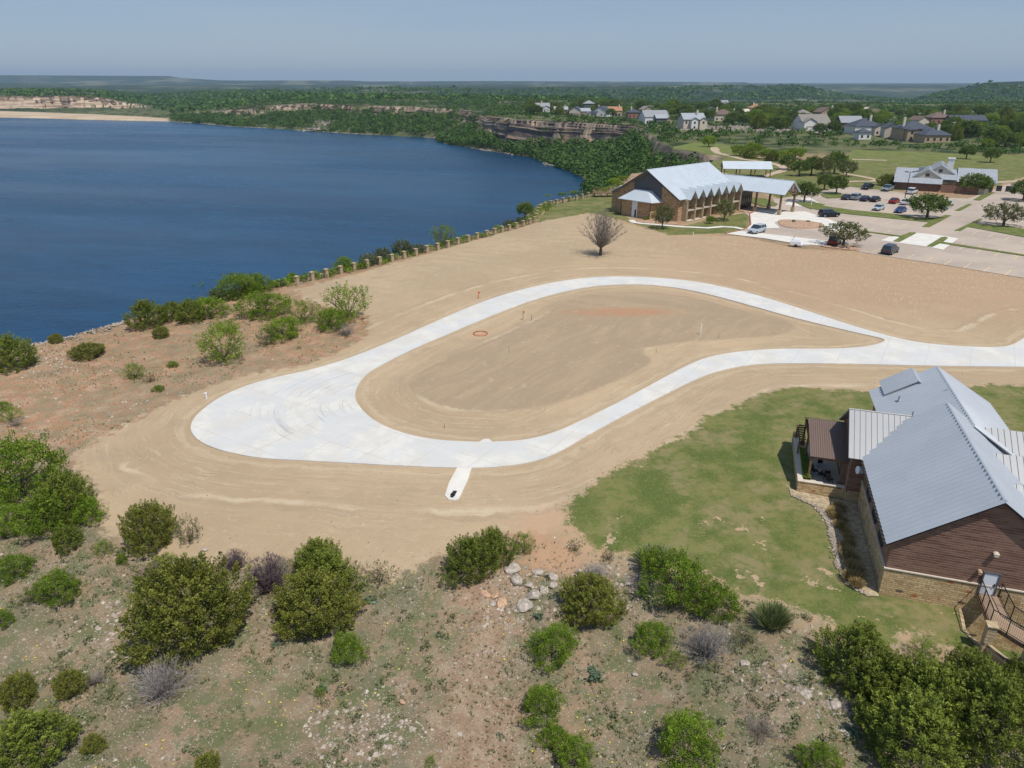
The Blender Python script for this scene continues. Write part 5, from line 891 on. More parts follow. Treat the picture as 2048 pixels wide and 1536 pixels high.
for s in (-.62, .62): q = MB(); q.tube((-.3, s - .08, .3), (-.3, s + .08, .3), .3, None, 12); q.build('wheel', M['rubber'], t)

# ------------------------------------------------------------------ fence, lookout, poles, small things
PIL = [(595, 571), (625, 562), (653.5, 556), (682, 548), (708.6, 541.5), (734.7, 535), (760, 529), (784, 524), (808.6, 517.5), (832, 512), (854, 505.5), (875.6, 500.6), (896, 495.6), (916, 489.5), (936.5, 484), (954.6, 479), (973.4, 474), (989.5, 469.5), (1004, 465), (1018.5, 462), (1033, 458), (1046.5, 453.5), (1059.5, 449), (1069.8, 445.5), (1073, 438.5), (1075, 432.5), (1077.5, 426.5), (1082, 420.3), (1091, 416), (1101, 412), (1113, 409.4), (1126.8, 406), (1139.8, 403), (1152.4, 400.5), (1164.4, 398), (1176.4, 394.5), (1188, 391), (1228, 384)]
pts = [gp(*q) for q in PIL]
T = thing('fence', 'fence of tan stone pillars with thin black rails along the cliff edge', 'fence', pts[0])
O0 = pts[0]; rail = MB()
for i, p_ in enumerate(pts):
    hgt = 1.55 if i < 3 else 1.4; d = (pts[min(i + 1, len(pts) - 1)] - pts[max(i - 1, 0)]); a = math.atan2(d.y, d.x); q = MB(); q.box(-.28, .28, -.28, .28, -.8, hgt - .1); q.box(-.35, .35, -.35, .35, hgt - .099, hgt + .01); o = q.build('pillar', M['pillar'], T); o.location = p_ - O0; o.rotation_euler = (0, 0, a)
    if i and i < len(pts) - 1:
        A_, B2 = pts[i - 1] - O0, p_ - O0
        for z in (.25, 1.05): rail.tube(A_ + Vector((0, 0, z)), B2 + Vector((0, 0, z)), .03, None, 4, 0, False)
        n = int((B2 - A_).length / .3)
        for j in range(1, n): m_ = A_.lerp(B2, j / n); rail.tube(m_ + Vector((0, 0, .25)), m_ + Vector((0, 0, 1.05)), .012, None, 3, 0, False)
rail.build('railing', M['black'], T)
p0 = gp(1207, 393); t = thing('lookout_deck', 'weathered brown timber lookout deck at the far end of the fence', 'deck', p0, rad(-15)); q = MB(); q.box(-3, 3, -1.6, 1.6, 1.0, 1.15); q.build('platform', M['timber'], t); q = MB()
for x in np.linspace(-2.9, 2.9, 14): q.box(x - .05, x + .05, -1.6, -1.52, 1.15, 2.1); q.box(x - .05, x + .05, 1.52, 1.6, 1.15, 2.1)
q.box(-3, 3, -1.62, -1.5, 2.1, 2.2); q.box(-3, 3, 1.5, 1.62, 2.1, 2.2); q.build('railing', M['timber'], t)
for x in (-2.8, -.9, .9, 2.8):
    for y in (-1.5, 1.5): q = MB(); q.box(x - .1, x + .1, y - .1, y + .1, -1, 1.0); q.build('post', M['timber'], t)
q = MB(); [q.box(3 + .3 * i, 3.3 + .3 * i, -1.2, .2, .85 - .2 * i, .95 - .2 * i) for i in range(6)]; q.build('stairs', M['timber'], t)
p0 = gp(1808, 404); z1 = zrow(p0.y, 344); t = thing('lamp_post', 'tall dark car-park light pole between the red and white sedans', 'light pole', p0); q = MB(); q.tube((0, 0, 0), (0, 0, .6), .3, None, 10); q.tube((0, 0, .6), (0, 0, z1), .11, .08, 8); q.build('pole', M['black'], t); q = MB(); q.box(-1.3, 1.3, -.08, .08, z1 - .08, z1 + .02); q.build('arm', M['black'], t)
for s in (-1, 1): q = MB(); q.box(s * 1.0 - .35, s * 1.0 + .35, -.25, .25, z1 + .02, z1 + .14); q.build('lamp', M['black'], t)
for px, py, tp, lb in ((1832, 262, 226, 'slim light pole above the slate-roofed houses'), (1902, 276, 244, 'white-topped pole right of the stone house'), (1783, 262, 234, 'slim pole behind the white slate-hipped house'), (1936, 262, 223, 'thin pole by the long blue-grey roof')):
    p_ = gp(px, py); t = thing('utility_pole', lb, 'pole', p_); zz = zrow(p_.y, tp) - p_.z; q = MB(); q.tube((0, 0, -.5), (0, 0, zz), .2, .15, 6); q.build('pole', M['barkg'], t); q = MB(); q.box(-.9, .9, -.12, .12, zz - .3, zz - .05); q.build('crossarm', M['ivory'], t)
def stake(px, py, h_, mat, nm, label, cat, w_=.04, flag=None, ramp_=0):
    p_ = gp(px, py); t = thing(nm, label, cat, p_, random.random()); q = MB(); q.box(-w_, w_, -w_ * .5, w_ * .5, -.2, h_); q.build('post', mat, t)
    if flag: q = MB(); q.hexa([(w_, -.01, h_ - .35), (w_ + .22, -.03, h_ - .32), (w_ + .22, -.02, h_ - .32), (w_, .0, h_ - .35)], [(w_, -.01, h_ - .05), (w_ + .24, -.05, h_ - .1), (w_ + .24, -.04, h_ - .1), (w_, .0, h_ - .05)]); q.build('flag', flag, t)
stake(957, 597, 1.1, M['orange'], 'survey_stake', 'bright orange survey stake on the dirt above the road', 'stake', .05, M['orange']); stake(1046, 640, 1.3, M['timber'], 'survey_stake', 'wooden survey stake with orange flag by the island rim', 'stake', .035, M['orange']); stake(1063, 641, .9, M['timber'], 'survey_stake', 'bare wooden stake just right of the flagged stake', 'stake', .03)
stake(1401, 669, 1.5, M['pvc'], 'marker_post', 'white marker post on the right of the dirt island', 'post', .05); stake(1386, 472, .9, M['pvc'], 'marker_post', 'short white marker post at the dirt edge below the hotel lawn', 'post', .09); stake(1622, 411, 1.7, M['pvc'], 'marker_post', 'white sign post beside the tree left of the car rows', 'post', .1)
for i, (a, c_, lb) in enumerate(((889, 857, 'thin wooden stake on the lower lip of the dirt island'), (1018, 704, 'thin wooden stake near the middle of the dirt island'), (1312, 707, 'thin wooden stake where the island narrows'), (1437, 676, 'thin wooden stake right of the white marker post'))): stake(a, c_, .6, M['timber'], 'survey_stake', lb, 'stake', .018)
p_ = gp(413, 797); t = thing('pipe_riser', 'short white pipe stub in the dirt left of the wide bend', 'pipe', p_); q = MB(); q.tube((0, 0, -.2), (0, 0, .55), .11, None, 12); q.build('pipe', M['pvc'], t); q = MB(); q.tube((0, 0, .551), (0, 0, .63), .14, None, 12); q.build('cap', M['pvc'], t)
p_ = gp(961, 668); rg = MB(); R0 = .95
for i in range(28):
    a = 2 * math.pi * i / 28; c_ = 2 * math.pi * (i + 1) / 28; w1 = .04 * math.sin(5 * a); w2 = .04 * math.sin(5 * c_)
    rg.tube(((R0 + w1) * math.cos(a), (R0 + w1) * math.sin(a), .08), ((R0 + w2) * math.cos(c_), (R0 + w2) * math.sin(c_), .08), .035, None, 6)
for i in range(20): a = i * .31; c_ = (i + 1) * .31; rg.tube((.86 * math.cos(a), .84 * math.sin(a), .17), (.86 * math.cos(c_), .84 * math.sin(c_), .15), .025, None, 6)
o = rg.build('hose_coil', M['orange'], None, True, p_); props(o, 'loop of orange hose lying on the dirt beside the road', 'hose')
p_ = gp(907, 990); t = thing('drain_outlet', 'black arched pipe mouth at the foot of the short concrete spur', 'drain', p_ + Vector((0, 0, .09)), rad(-12)); q = MB()
for i in range(8):
    a = math.pi * i / 8; c_ = math.pi * (i + 1) / 8; q.tube((.17 * math.cos(a), -.25, .22 * math.sin(a)), (.17 * math.cos(c_), -.25, .22 * math.sin(c_)), .03, None, 5); q.add([(.17 * math.cos(a), -.25, .22 * math.sin(a)), (.17 * math.cos(c_), -.25, .22 * math.sin(c_)), (.17 * math.cos(c_), .45, .05 * math.sin(c_)), (.17 * math.cos(a), .45, .05 * math.sin(a))], [(0, 1, 2, 3)])
q.build('pipe_mouth', M['black'], t); q = MB(); q.box(-.13, .13, -.5, -.27, .0, .03); q.build('grate', M['black'], t)

# ------------------------------------------------------------------ plants
def leaf_arrays(C, N, S_, tint, rng, aspect=1.7):
    """one small quad per leaf spray: centres C, normals N, sizes S_"""
    n = len(C); N = N / np.maximum(np.linalg.norm(N, axis=1, keepdims=True), 1e-6)
    r = rng.normal(size=(n, 3)); t = np.cross(N, r); t /= np.maximum(np.linalg.norm(t, axis=1, keepdims=True), 1e-6); b = np.cross(N, t)
    t = t * S_[:, None] * aspect * .5; b = b * S_[:, None] * .5
    V = np.stack([C - t, C - b * .9 + t * .1, C + t, C + b * .9 + t * .1], 1).reshape(-1, 3)
    Q = np.arange(4 * n).reshape(n, 4); return V, Q, np.repeat(tint, 4)
def crown(name, mat, seed, lobes, per, size, ysq=1., out=.8, fill=.55, spiky=0.):
    rng = np.random.default_rng(seed); Cs, Ns, Ts, Ss = [], [], [], []
    for (c_, r_) in lobes:
        k_ = max(6, int(per * r_[0] * r_[0] / .09)); d = rng.normal(size=(k_, 3)); d /= np.linalg.norm(d, axis=1, keepdims=True)
        rr = rng.uniform(fill, 1, k_) ** .6 * (1 + spiky * np.abs(rng.normal(size=k_)) * .5)
        bump_ = 1 + .22 * np.sin(d[:, 0] * 7 + seed) * np.sin(d[:, 1] * 6 + c_[0] * 9) * np.cos(d[:, 2] * 5)
        p = np.array(c_) + d * np.array(r_) * (rr * bump_)[:, None]
        Cs.append(p); nn = d * out + rng.normal(size=(k_, 3)) * .55 + np.array([0, 0, .25]); Ns.append(nn); lt = rng.uniform(.15, .75)
        Ts.append(np.clip(lt * .6 + rng.uniform(0, .45, k_), 0, 1)); Ss.append(size * rng.uniform(.6, 1.3, k_))
    C = np.concatenate(Cs); keep = C[:, 2] > .0; V, Q, T_ = leaf_arrays(C[keep], np.concatenate(Ns)[keep], np.concatenate(Ss)[keep], np.concatenate(Ts)[keep], rng)
    return raw_mesh(name, V, Q, [mat], dict(tint=T_))
def plumes(name, mat, seed, n, hgt, prof, pl, pr, k_, size, up=.5, irr=.22, lift=0., core=True, asp=2.3):
    rng = np.random.default_rng(seed); ph = rng.uniform(0, 6.28, 6); Cs, Ds, Ts = [], [], []
    P0 = [a for a, b in prof]; P1 = [b for a, b in prof]
    for i in range(n):
        z = ((i + .5) / n) ** .9; a = i * 2.39996 + rng.uniform(-.35, .35); w_ = np.interp(z, P0, P1) * (1 + irr * (math.sin(a * 2 + ph[0] + z * 3) * .6 + math.sin(a * 3 + ph[1] - z * 5) * .5 + rng.uniform(-.5, .4)))
        w_ = max(.05, w_); d = np.array([math.cos(a) * (1 - z * .5), math.sin(a) * (1 - z * .5), up + z * .9 + rng.uniform(-.2, .2)]); d /= np.linalg.norm(d); L_ = pl * rng.uniform(.6, 1.35); q0 = np.array([math.cos(a) * w_ * .8, math.sin(a) * w_ * .8, z * hgt * (1 + rng.uniform(-.06, .08))])
        t = rng.uniform(-.5, 1, k_); rr = pr * np.sqrt(rng.uniform(.05, 1, k_)) * (1.1 - .75 * np.clip(t, 0, 1)) * rng.uniform(.8, 1.3); e = rng.normal(size=(k_, 3)); e -= d * (e @ d)[:, None]; e /= np.linalg.norm(e, axis=1, keepdims=True)
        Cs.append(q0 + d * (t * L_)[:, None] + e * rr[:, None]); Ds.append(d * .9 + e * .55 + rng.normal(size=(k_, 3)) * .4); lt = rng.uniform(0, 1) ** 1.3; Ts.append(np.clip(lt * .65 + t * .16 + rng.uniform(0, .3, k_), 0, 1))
    if core:
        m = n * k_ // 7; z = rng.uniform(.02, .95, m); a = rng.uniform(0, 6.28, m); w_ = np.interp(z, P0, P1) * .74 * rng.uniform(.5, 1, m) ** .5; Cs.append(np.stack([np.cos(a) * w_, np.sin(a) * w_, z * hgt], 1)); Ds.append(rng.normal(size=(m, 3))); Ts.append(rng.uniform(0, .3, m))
    C = np.concatenate(Cs); D = np.concatenate(Ds); T_ = np.concatenate(Ts); C[:, 2] += lift; ok = C[:, 2] > .01; C, D, T_ = C[ok], D[ok], T_[ok]; m = len(C); D /= np.linalg.norm(D, axis=1, keepdims=True)
    c0 = C * np.array([1, 1, .7]) - np.array([0, 0, (hgt * .4 + lift) * .7]); N = c0 / np.maximum(np.linalg.norm(c0, axis=1, keepdims=True), .01) + rng.normal(size=(m, 3)) * .5 + np.array([0, 0, .3]); B_ = np.cross(D, N); B_ /= np.maximum(np.linalg.norm(B_, axis=1, keepdims=True), 1e-5); S_ = size * rng.uniform(.6, 1.35, m)
    t = D * (S_ * asp * .5)[:, None]; b = B_ * (S_ * .5)[:, None]; V = np.stack([C - t, C - b, C + t, C + b], 1).reshape(-1, 3)
    return raw_mesh(name, V, np.arange(4 * m).reshape(m, 4), [mat], dict(tint=np.repeat(T_, 4)))
def egg(seed, n, hgt, prof, lr, jit=.08):
    rng = np.random.default_rng(seed); o = []; ga = 2.39996
    for i in range(n):
        z = (i + .5) / n; w_ = np.interp(z, [a for a, b in prof], [b for a, b in prof]); a = i * ga + rng.uniform(-.3, .3); q = w_ * (1 - lr * .55) * rng.uniform(.75, 1.08)
        r_ = lr * rng.uniform(.75, 1.25) * (.55 + .6 * w_); o.append(((q * math.cos(a), q * math.sin(a), z * hgt + rng.uniform(-jit, jit)), (r_, r_, r_ * rng.uniform(.8, 1.1))))
    for i in range(max(2, n // 8)): z = (i + .5) / max(2, n // 8); w_ = np.interp(z, [a for a, b in prof], [b for a, b in prof]); o.append(((0, 0, z * hgt * .85), (w_ * .6, w_ * .6, .3)))
    return o
def limbs(name, mat, seed, h0, r0, n, spread, top, lean=0):
    rng = random.Random(seed); b = MB(); f_ = Vector((lean, 0, h0)); b.tube((0, 0, -.3), f_, r0 * 1.25, r0 * .85, 8, 0, False)
    for i in range(n):
        a = 2 * math.pi * i / n + rng.uniform(-.4, .4); q = f_ + Vector((math.cos(a) * spread * rng.uniform(.35, .6), math.sin(a) * spread * rng.uniform(.35, .6), (top - h0) * rng.uniform(.35, .6)))
        b.tube(f_ - Vector((0, 0, .04)), q, r0 * .6, r0 * .35, 6, 0, False)
        for j in range(3): c_ = q + Vector((math.cos(a + j - 1) * spread * .35, math.sin(a + j - 1) * spread * .35, (top - h0) * rng.uniform(.2, .4))); b.tube(q, c_, r0 * .34, r0 * .1, 5, 0, False)
    me = bpy.data.meshes.new(name); me.from_pydata([tuple(v) for v in b.v], [], b.f); me.materials.append(mat); me.update(); return me
def twigs(name, mat, seed, n, h_, spread, r0, droop=0., sub=3, base=.08, seg=3):
    """bare shrub: curved stems fanning from the base with fine side twigs"""
    rng = random.Random(seed); b = MB()
    for i in range(n):
        a = rng.uniform(0, 2 * math.pi); tl = rng.uniform(.1, 1.0); d = Vector((math.cos(a) * tl * spread, math.sin(a) * tl * spread, h_ * (1.05 - .55 * tl * tl) * rng.uniform(.75, 1.05))); p = Vector((math.cos(a) * base * rng.random(), math.sin(a) * base * rng.random(), -.02)); prev = p
        for s_ in range(1, seg + 1):
            t = s_ / seg; q = p + d * t + Vector((rng.uniform(-1, 1), rng.uniform(-1, 1), rng.uniform(-.5, .5) - droop * t * t)) * .05 * spread
            b.tube(prev, q, r0 * (1.1 - t * .8), r0 * (1.1 - (t + 1 / seg) * .75) if t < 1 else r0 * .15, 3, 0, False)
            for j in range(sub): dd = (d.normalized() + Vector((rng.uniform(-1, 1), rng.uniform(-1, 1), rng.uniform(-.6, .9))) * .8).normalized() * rng.uniform(.10, .24) * spread; b.tube(q, q + dd, r0 * .4, r0 * .12, 3, 0, False)
            prev = q
    me = bpy.data.meshes.new(name); me.from_pydata([tuple(v) for v in b.v], [], b.f); me.materials.append(mat); me.update(); return me
def branching(name, mat, seed, h0, r0, lv=5, L0=.34, ang=.5, nk=3):
    rng = random.Random(seed); b = MB()
    def grow(p, d, L_, r_, l_):
        q = p + d * L_; b.tube(p, q, r_, r_ * .68, 5 if l_ > 2 else 3, 0, False)
        if l_ == 0: return
        for i in range(nk + (l_ < 3)):
            ax = d.orthogonal().normalized(); ax.rotate(Matrix.Rotation(rng.uniform(0, 6.28), 3, d)); nd = d.copy(); nd.rotate(Matrix.Rotation(ang * rng.uniform(.35, 1.25), 3, ax)); nd.z += .10; nd.normalize()
            grow(q, nd, L_ * rng.uniform(.68, .92), r_ * .62, l_ - 1)
    b.tube((0, 0, -.1), (0, 0, h0), r0 * 1.15, r0, 7, 0, False)
    for i in range(11):
        a = 2.4 * i; el = .35 + .75 * ((i * 7) % 11) / 11; grow(Vector((0, 0, h0)), Vector((math.cos(a) * math.cos(el), math.sin(a) * math.cos(el), math.sin(el))), L0, r0 * .6, lv - 1)
    grow(Vector((0, 0, h0)), Vector((0, 0, 1)), L0, r0 * .6, lv - 1)
    me = bpy.data.meshes.new(name); me.from_pydata([tuple(v) for v in b.v], [], b.f); me.materials.append(mat); me.update(); return me
JP = [(0, .78), (.15, 1.0), (.4, 1.0), (.62, .85), (.82, .55), (1, .12)]; BP = [(0, .7), (.3, 1.), (.6, .95), (.85, .65), (1, .25)]
PT = {}   # kind -> list of (foliage mesh or None, wood mesh); unit crown radius 1
trunk_j = [limbs('trunk_mesh', M['bark'], 5 + i, .5, .07, 5, .7, 1.3) for i in range(2)]
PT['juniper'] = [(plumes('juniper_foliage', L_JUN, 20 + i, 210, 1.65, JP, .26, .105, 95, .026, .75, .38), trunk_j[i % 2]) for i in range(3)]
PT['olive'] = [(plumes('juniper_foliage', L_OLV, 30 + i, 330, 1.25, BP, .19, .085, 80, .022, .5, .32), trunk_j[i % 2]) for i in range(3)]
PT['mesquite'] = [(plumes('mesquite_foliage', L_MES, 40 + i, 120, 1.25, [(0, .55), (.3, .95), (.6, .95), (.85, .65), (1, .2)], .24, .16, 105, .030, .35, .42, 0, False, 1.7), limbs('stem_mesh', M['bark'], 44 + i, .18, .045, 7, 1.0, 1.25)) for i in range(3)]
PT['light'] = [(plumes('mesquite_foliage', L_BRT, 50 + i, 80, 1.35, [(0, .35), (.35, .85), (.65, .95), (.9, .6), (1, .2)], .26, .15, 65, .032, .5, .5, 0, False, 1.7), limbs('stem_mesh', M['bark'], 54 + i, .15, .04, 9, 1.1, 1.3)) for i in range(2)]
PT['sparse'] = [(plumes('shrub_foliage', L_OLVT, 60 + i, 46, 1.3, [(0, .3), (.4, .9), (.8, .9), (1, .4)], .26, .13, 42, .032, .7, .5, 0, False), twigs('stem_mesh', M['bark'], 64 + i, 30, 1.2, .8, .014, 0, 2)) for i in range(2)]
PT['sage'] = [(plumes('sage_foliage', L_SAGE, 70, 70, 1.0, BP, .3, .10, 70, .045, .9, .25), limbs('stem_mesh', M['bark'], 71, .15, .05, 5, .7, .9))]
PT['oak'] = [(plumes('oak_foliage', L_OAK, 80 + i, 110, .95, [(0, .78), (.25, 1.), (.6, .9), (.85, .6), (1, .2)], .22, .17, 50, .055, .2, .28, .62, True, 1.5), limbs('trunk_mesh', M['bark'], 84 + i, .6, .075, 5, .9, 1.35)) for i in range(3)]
PT['greyoak'] = [(plumes('tree_foliage', L_OLVT, 90 + i, 95, 1.0, [(0, .6), (.35, 1.), (.7, .9), (1, .3)], .26, .14, 42, .050, .2, .4, .5, False, 1.7), limbs('trunk_mesh', M['bark'], 94 + i, .45, .07, 6, 1., 1.3)) for i in range(2)]
PT['brighttree'] = [(plumes('tree_foliage', L_BRT, 100, 90, .9, BP, .24, .17, 50, .055, .3, .35, .4, True, 1.5), limbs('trunk_mesh', M['bark'], 101, .4, .07, 5, .9, 1.1))]
PT['greytwig'] = [(None, twigs('twig_mesh', M['barkg'], 110 + i, 190, 1.05, 1.0, .014, .3, 4)) for i in range(2)]
PT['purpletwig'] = [(None, twigs('twig_mesh', M['barkp'], 120, 260, 1.35, .85, .016, -.1, 5, .25))]
PT['browntwig'] = [(None, twigs('twig_mesh', M['barkb'], 125, 120, .75, 1.0, .010, .2, 3))]
def fan_tree():
    me = twigs('branch_mesh', M['barkb'], 131, 78, 1.28, 1.0, .0115, -.15, 6, .05, 6); me.vertices.foreach_get('co', co := np.empty(len(me.vertices) * 3, np.float32)); co = co.reshape(-1, 3); co[:, 2] += .32; me.vertices.foreach_set('co', co.ravel()); me.update(); b = MB(); b.tube((0, 0, -.15), (0, 0, .4), .075, .05, 8, 0, False)
    for i in range(7): a = i * .9; b.tube((0, 0, .32), (math.cos(a) * .3, math.sin(a) * .3, .72 + .1 * (i % 3)), .036, .018, 6, 0, False)
    t = bpy.data.meshes.new('trunk_mesh'); t.from_pydata([tuple(v) for v in b.v], [], b.f); t.materials.append(M['bark']); t.update(); return me, t
PT['bare'] = [fan_tree()]
def blades(name, mat, seed, n, h_, spread, wd, up=1.):
    rng = np.random.default_rng(seed); a = rng.uniform(0, 2 * np.pi, n); t = rng.uniform(0, 1, n) ** .6; r = t * spread; L_ = h_ * rng.uniform(.7, 1.1, n) * (1.1 - .4 * t)
    bx, by = np.cos(a) * r * .35, np.sin(a) * r * .35; tx, ty = np.cos(a) * r, np.sin(a) * r; w_ = wd; px_, py_ = -np.sin(a + rng.normal(size=n) * .6) * w_, np.cos(a + rng.normal(size=n) * .6) * w_
    z0 = np.zeros(n); V = np.stack([np.stack([bx - px_, by - py_, z0], 1), np.stack([bx + px_, by + py_, z0], 1), np.stack([tx + px_ * .5, ty + py_ * .5, L_], 1), np.stack([tx - px_ * .5, ty - py_ * .5, L_], 1)], 1).reshape(-1, 3)
    return raw_mesh(name, V, np.arange(4 * n).reshape(n, 4), [mat], dict(tint=np.repeat(rng.uniform(0, 1, n), 4)))
L_GLD = leafmat('golden_grass', (.33, .24, .10), (.58, .45, .21), .2); L_SPK = leafmat('broom_blade', (.14, .17, .06), (.30, .34, .14), .2)
PT['broom'] = [(blades('broom_blades', L_SPK, 140 + i, 900, 1.35, 1.0, .022), None) for i in range(2)]
PT['grassclump'] = [(blades('grass_blades', L_GLD, 150, 500, .9, 1.0, .02), None)]
def cactus_mesh(seed):
    rng = random.Random(seed); b = MB()
    for i in range(26):
        a = rng.uniform(0, 6.28); r_ = rng.uniform(0, .8); c_ = Vector((math.cos(a) * r_, math.sin(a) * r_, rng.uniform(.1, .7) * (1.1 - r_ * .6))); n = Vector((rng.uniform(-1, 1), rng.uniform(-1, 1), rng.uniform(-.2, .6))).normalized(); p = n.orthogonal().normalized(); q = n.cross(p); s_ = rng.uniform(.13, .22)
        ring = [c_ + (p * math.cos(k_ * math.pi / 4) + q * math.sin(k_ * math.pi / 4) * 1.3) * s_ for k_ in range(8)]; b.add([v - n * .03 for v in ring] + [v + n * .03 for v in ring], [tuple(reversed(range(8))), tuple(range(8, 16))] + [(k_, (k_ + 1) % 8, 8 + (k_ + 1) % 8, 8 + k_) for k_ in range(8)])
    me = bpy.data.meshes.new('cactus_pads'); me.from_pydata([tuple(v) for v in b.v], [], b.f); me.materials.append(M['cactus']); me.update(); return me
M['cactus'] = plain('cactus_pad', (.10, .15, .085), .7, .25, 3); PT['cactus'] = [(cactus_mesh(160 + i), None) for i in range(2)]
KN = {'juniper': ('juniper', 'juniper'), 'olive': ('juniper_bush', 'juniper'), 'mesquite': ('mesquite_shrub', 'shrub'), 'light': ('mesquite_shrub', 'shrub'), 'sparse': ('sparse_shrub', 'shrub'), 'sage': ('sage_bush', 'shrub'), 'oak': ('oak_tree', 'tree'), 'greyoak': ('grey_green_tree', 'tree'), 'brighttree': ('bright_green_tree', 'tree'), 'greytwig': ('bare_grey_shrub', 'shrub'), 'purpletwig': ('bare_purple_shrub', 'shrub'), 'browntwig': ('bare_brush', 'shrub'), 'bare': ('bare_tree', 'tree'), 'broom': ('broom_shrub', 'shrub'), 'grassclump': ('grass_clump', 'grass clump'), 'cactus': ('prickly_pear', 'cactus')}
HT = {'juniper': 1.95, 'olive': 1.45, 'mesquite': 1.5, 'light': 1.6, 'sparse': 1.45, 'sage': 1.2, 'oak': 1.65, 'greyoak': 1.65, 'brighttree': 1.5, 'greytwig': 1.1, 'purpletwig': 1.4, 'browntwig': .8, 'bare': 1.75, 'broom': 1.3, 'grassclump': .9, 'cactus': .8}
RS = {'bare': .92, 'greytwig': 1.0}
CNT = {}; LAST = [None]
def plant(kind, px, py, wpx, label, hs=1.0, group=None, world=None):
    if px and 400 < py < 800 and px < 1200 and kind in ('mesquite', 'light', 'juniper', 'sage', 'sparse') and wpx > 18: wpx *= 1.2
    if px and kind not in ('oak', 'greyoak', 'bare', 'brighttree'):
        py = py - .42 * wpx * math.sin(PITCH + math.atan((py - 768) / F)); q_ = gp(px, py); zc = q_.z + .45 * wpx * depth(q_.x, q_.y, q_.z) / F / 2 * HT[kind] * hs; px = px - (proj_col(q_.x, q_.y, zc) - px)
    p_ = Vector(world) if world else gp(px, py); i = CNT.get(kind, 0); CNT[kind] = i + 1; f_, w_ = PT[kind][i % len(PT[kind])]
    R0 = (wpx * depth(p_.x, p_.y, p_.z) / F / 2) / RS.get(kind, 1.08) if px else wpx
    nm, ct = KN[kind]; t = thing(nm, label, ct, p_, random.uniform(0, 6.28), group); t.scale = (R0, R0, R0 * hs)
    if f_: link('branches' if kind == 'bare' else 'foliage' if kind not in ('broom', 'cactus', 'grassclump') else ('pads' if kind == 'cactus' else 'blades'), f_, t)
    LAST[0] = t
    if w_: link({'oak': 'trunk', 'greyoak': 'trunk', 'brighttree': 'trunk', 'juniper': 'trunk', 'olive': 'trunk', 'bare': 'trunk'}.get(kind, 'stems'), w_, t)
    return t
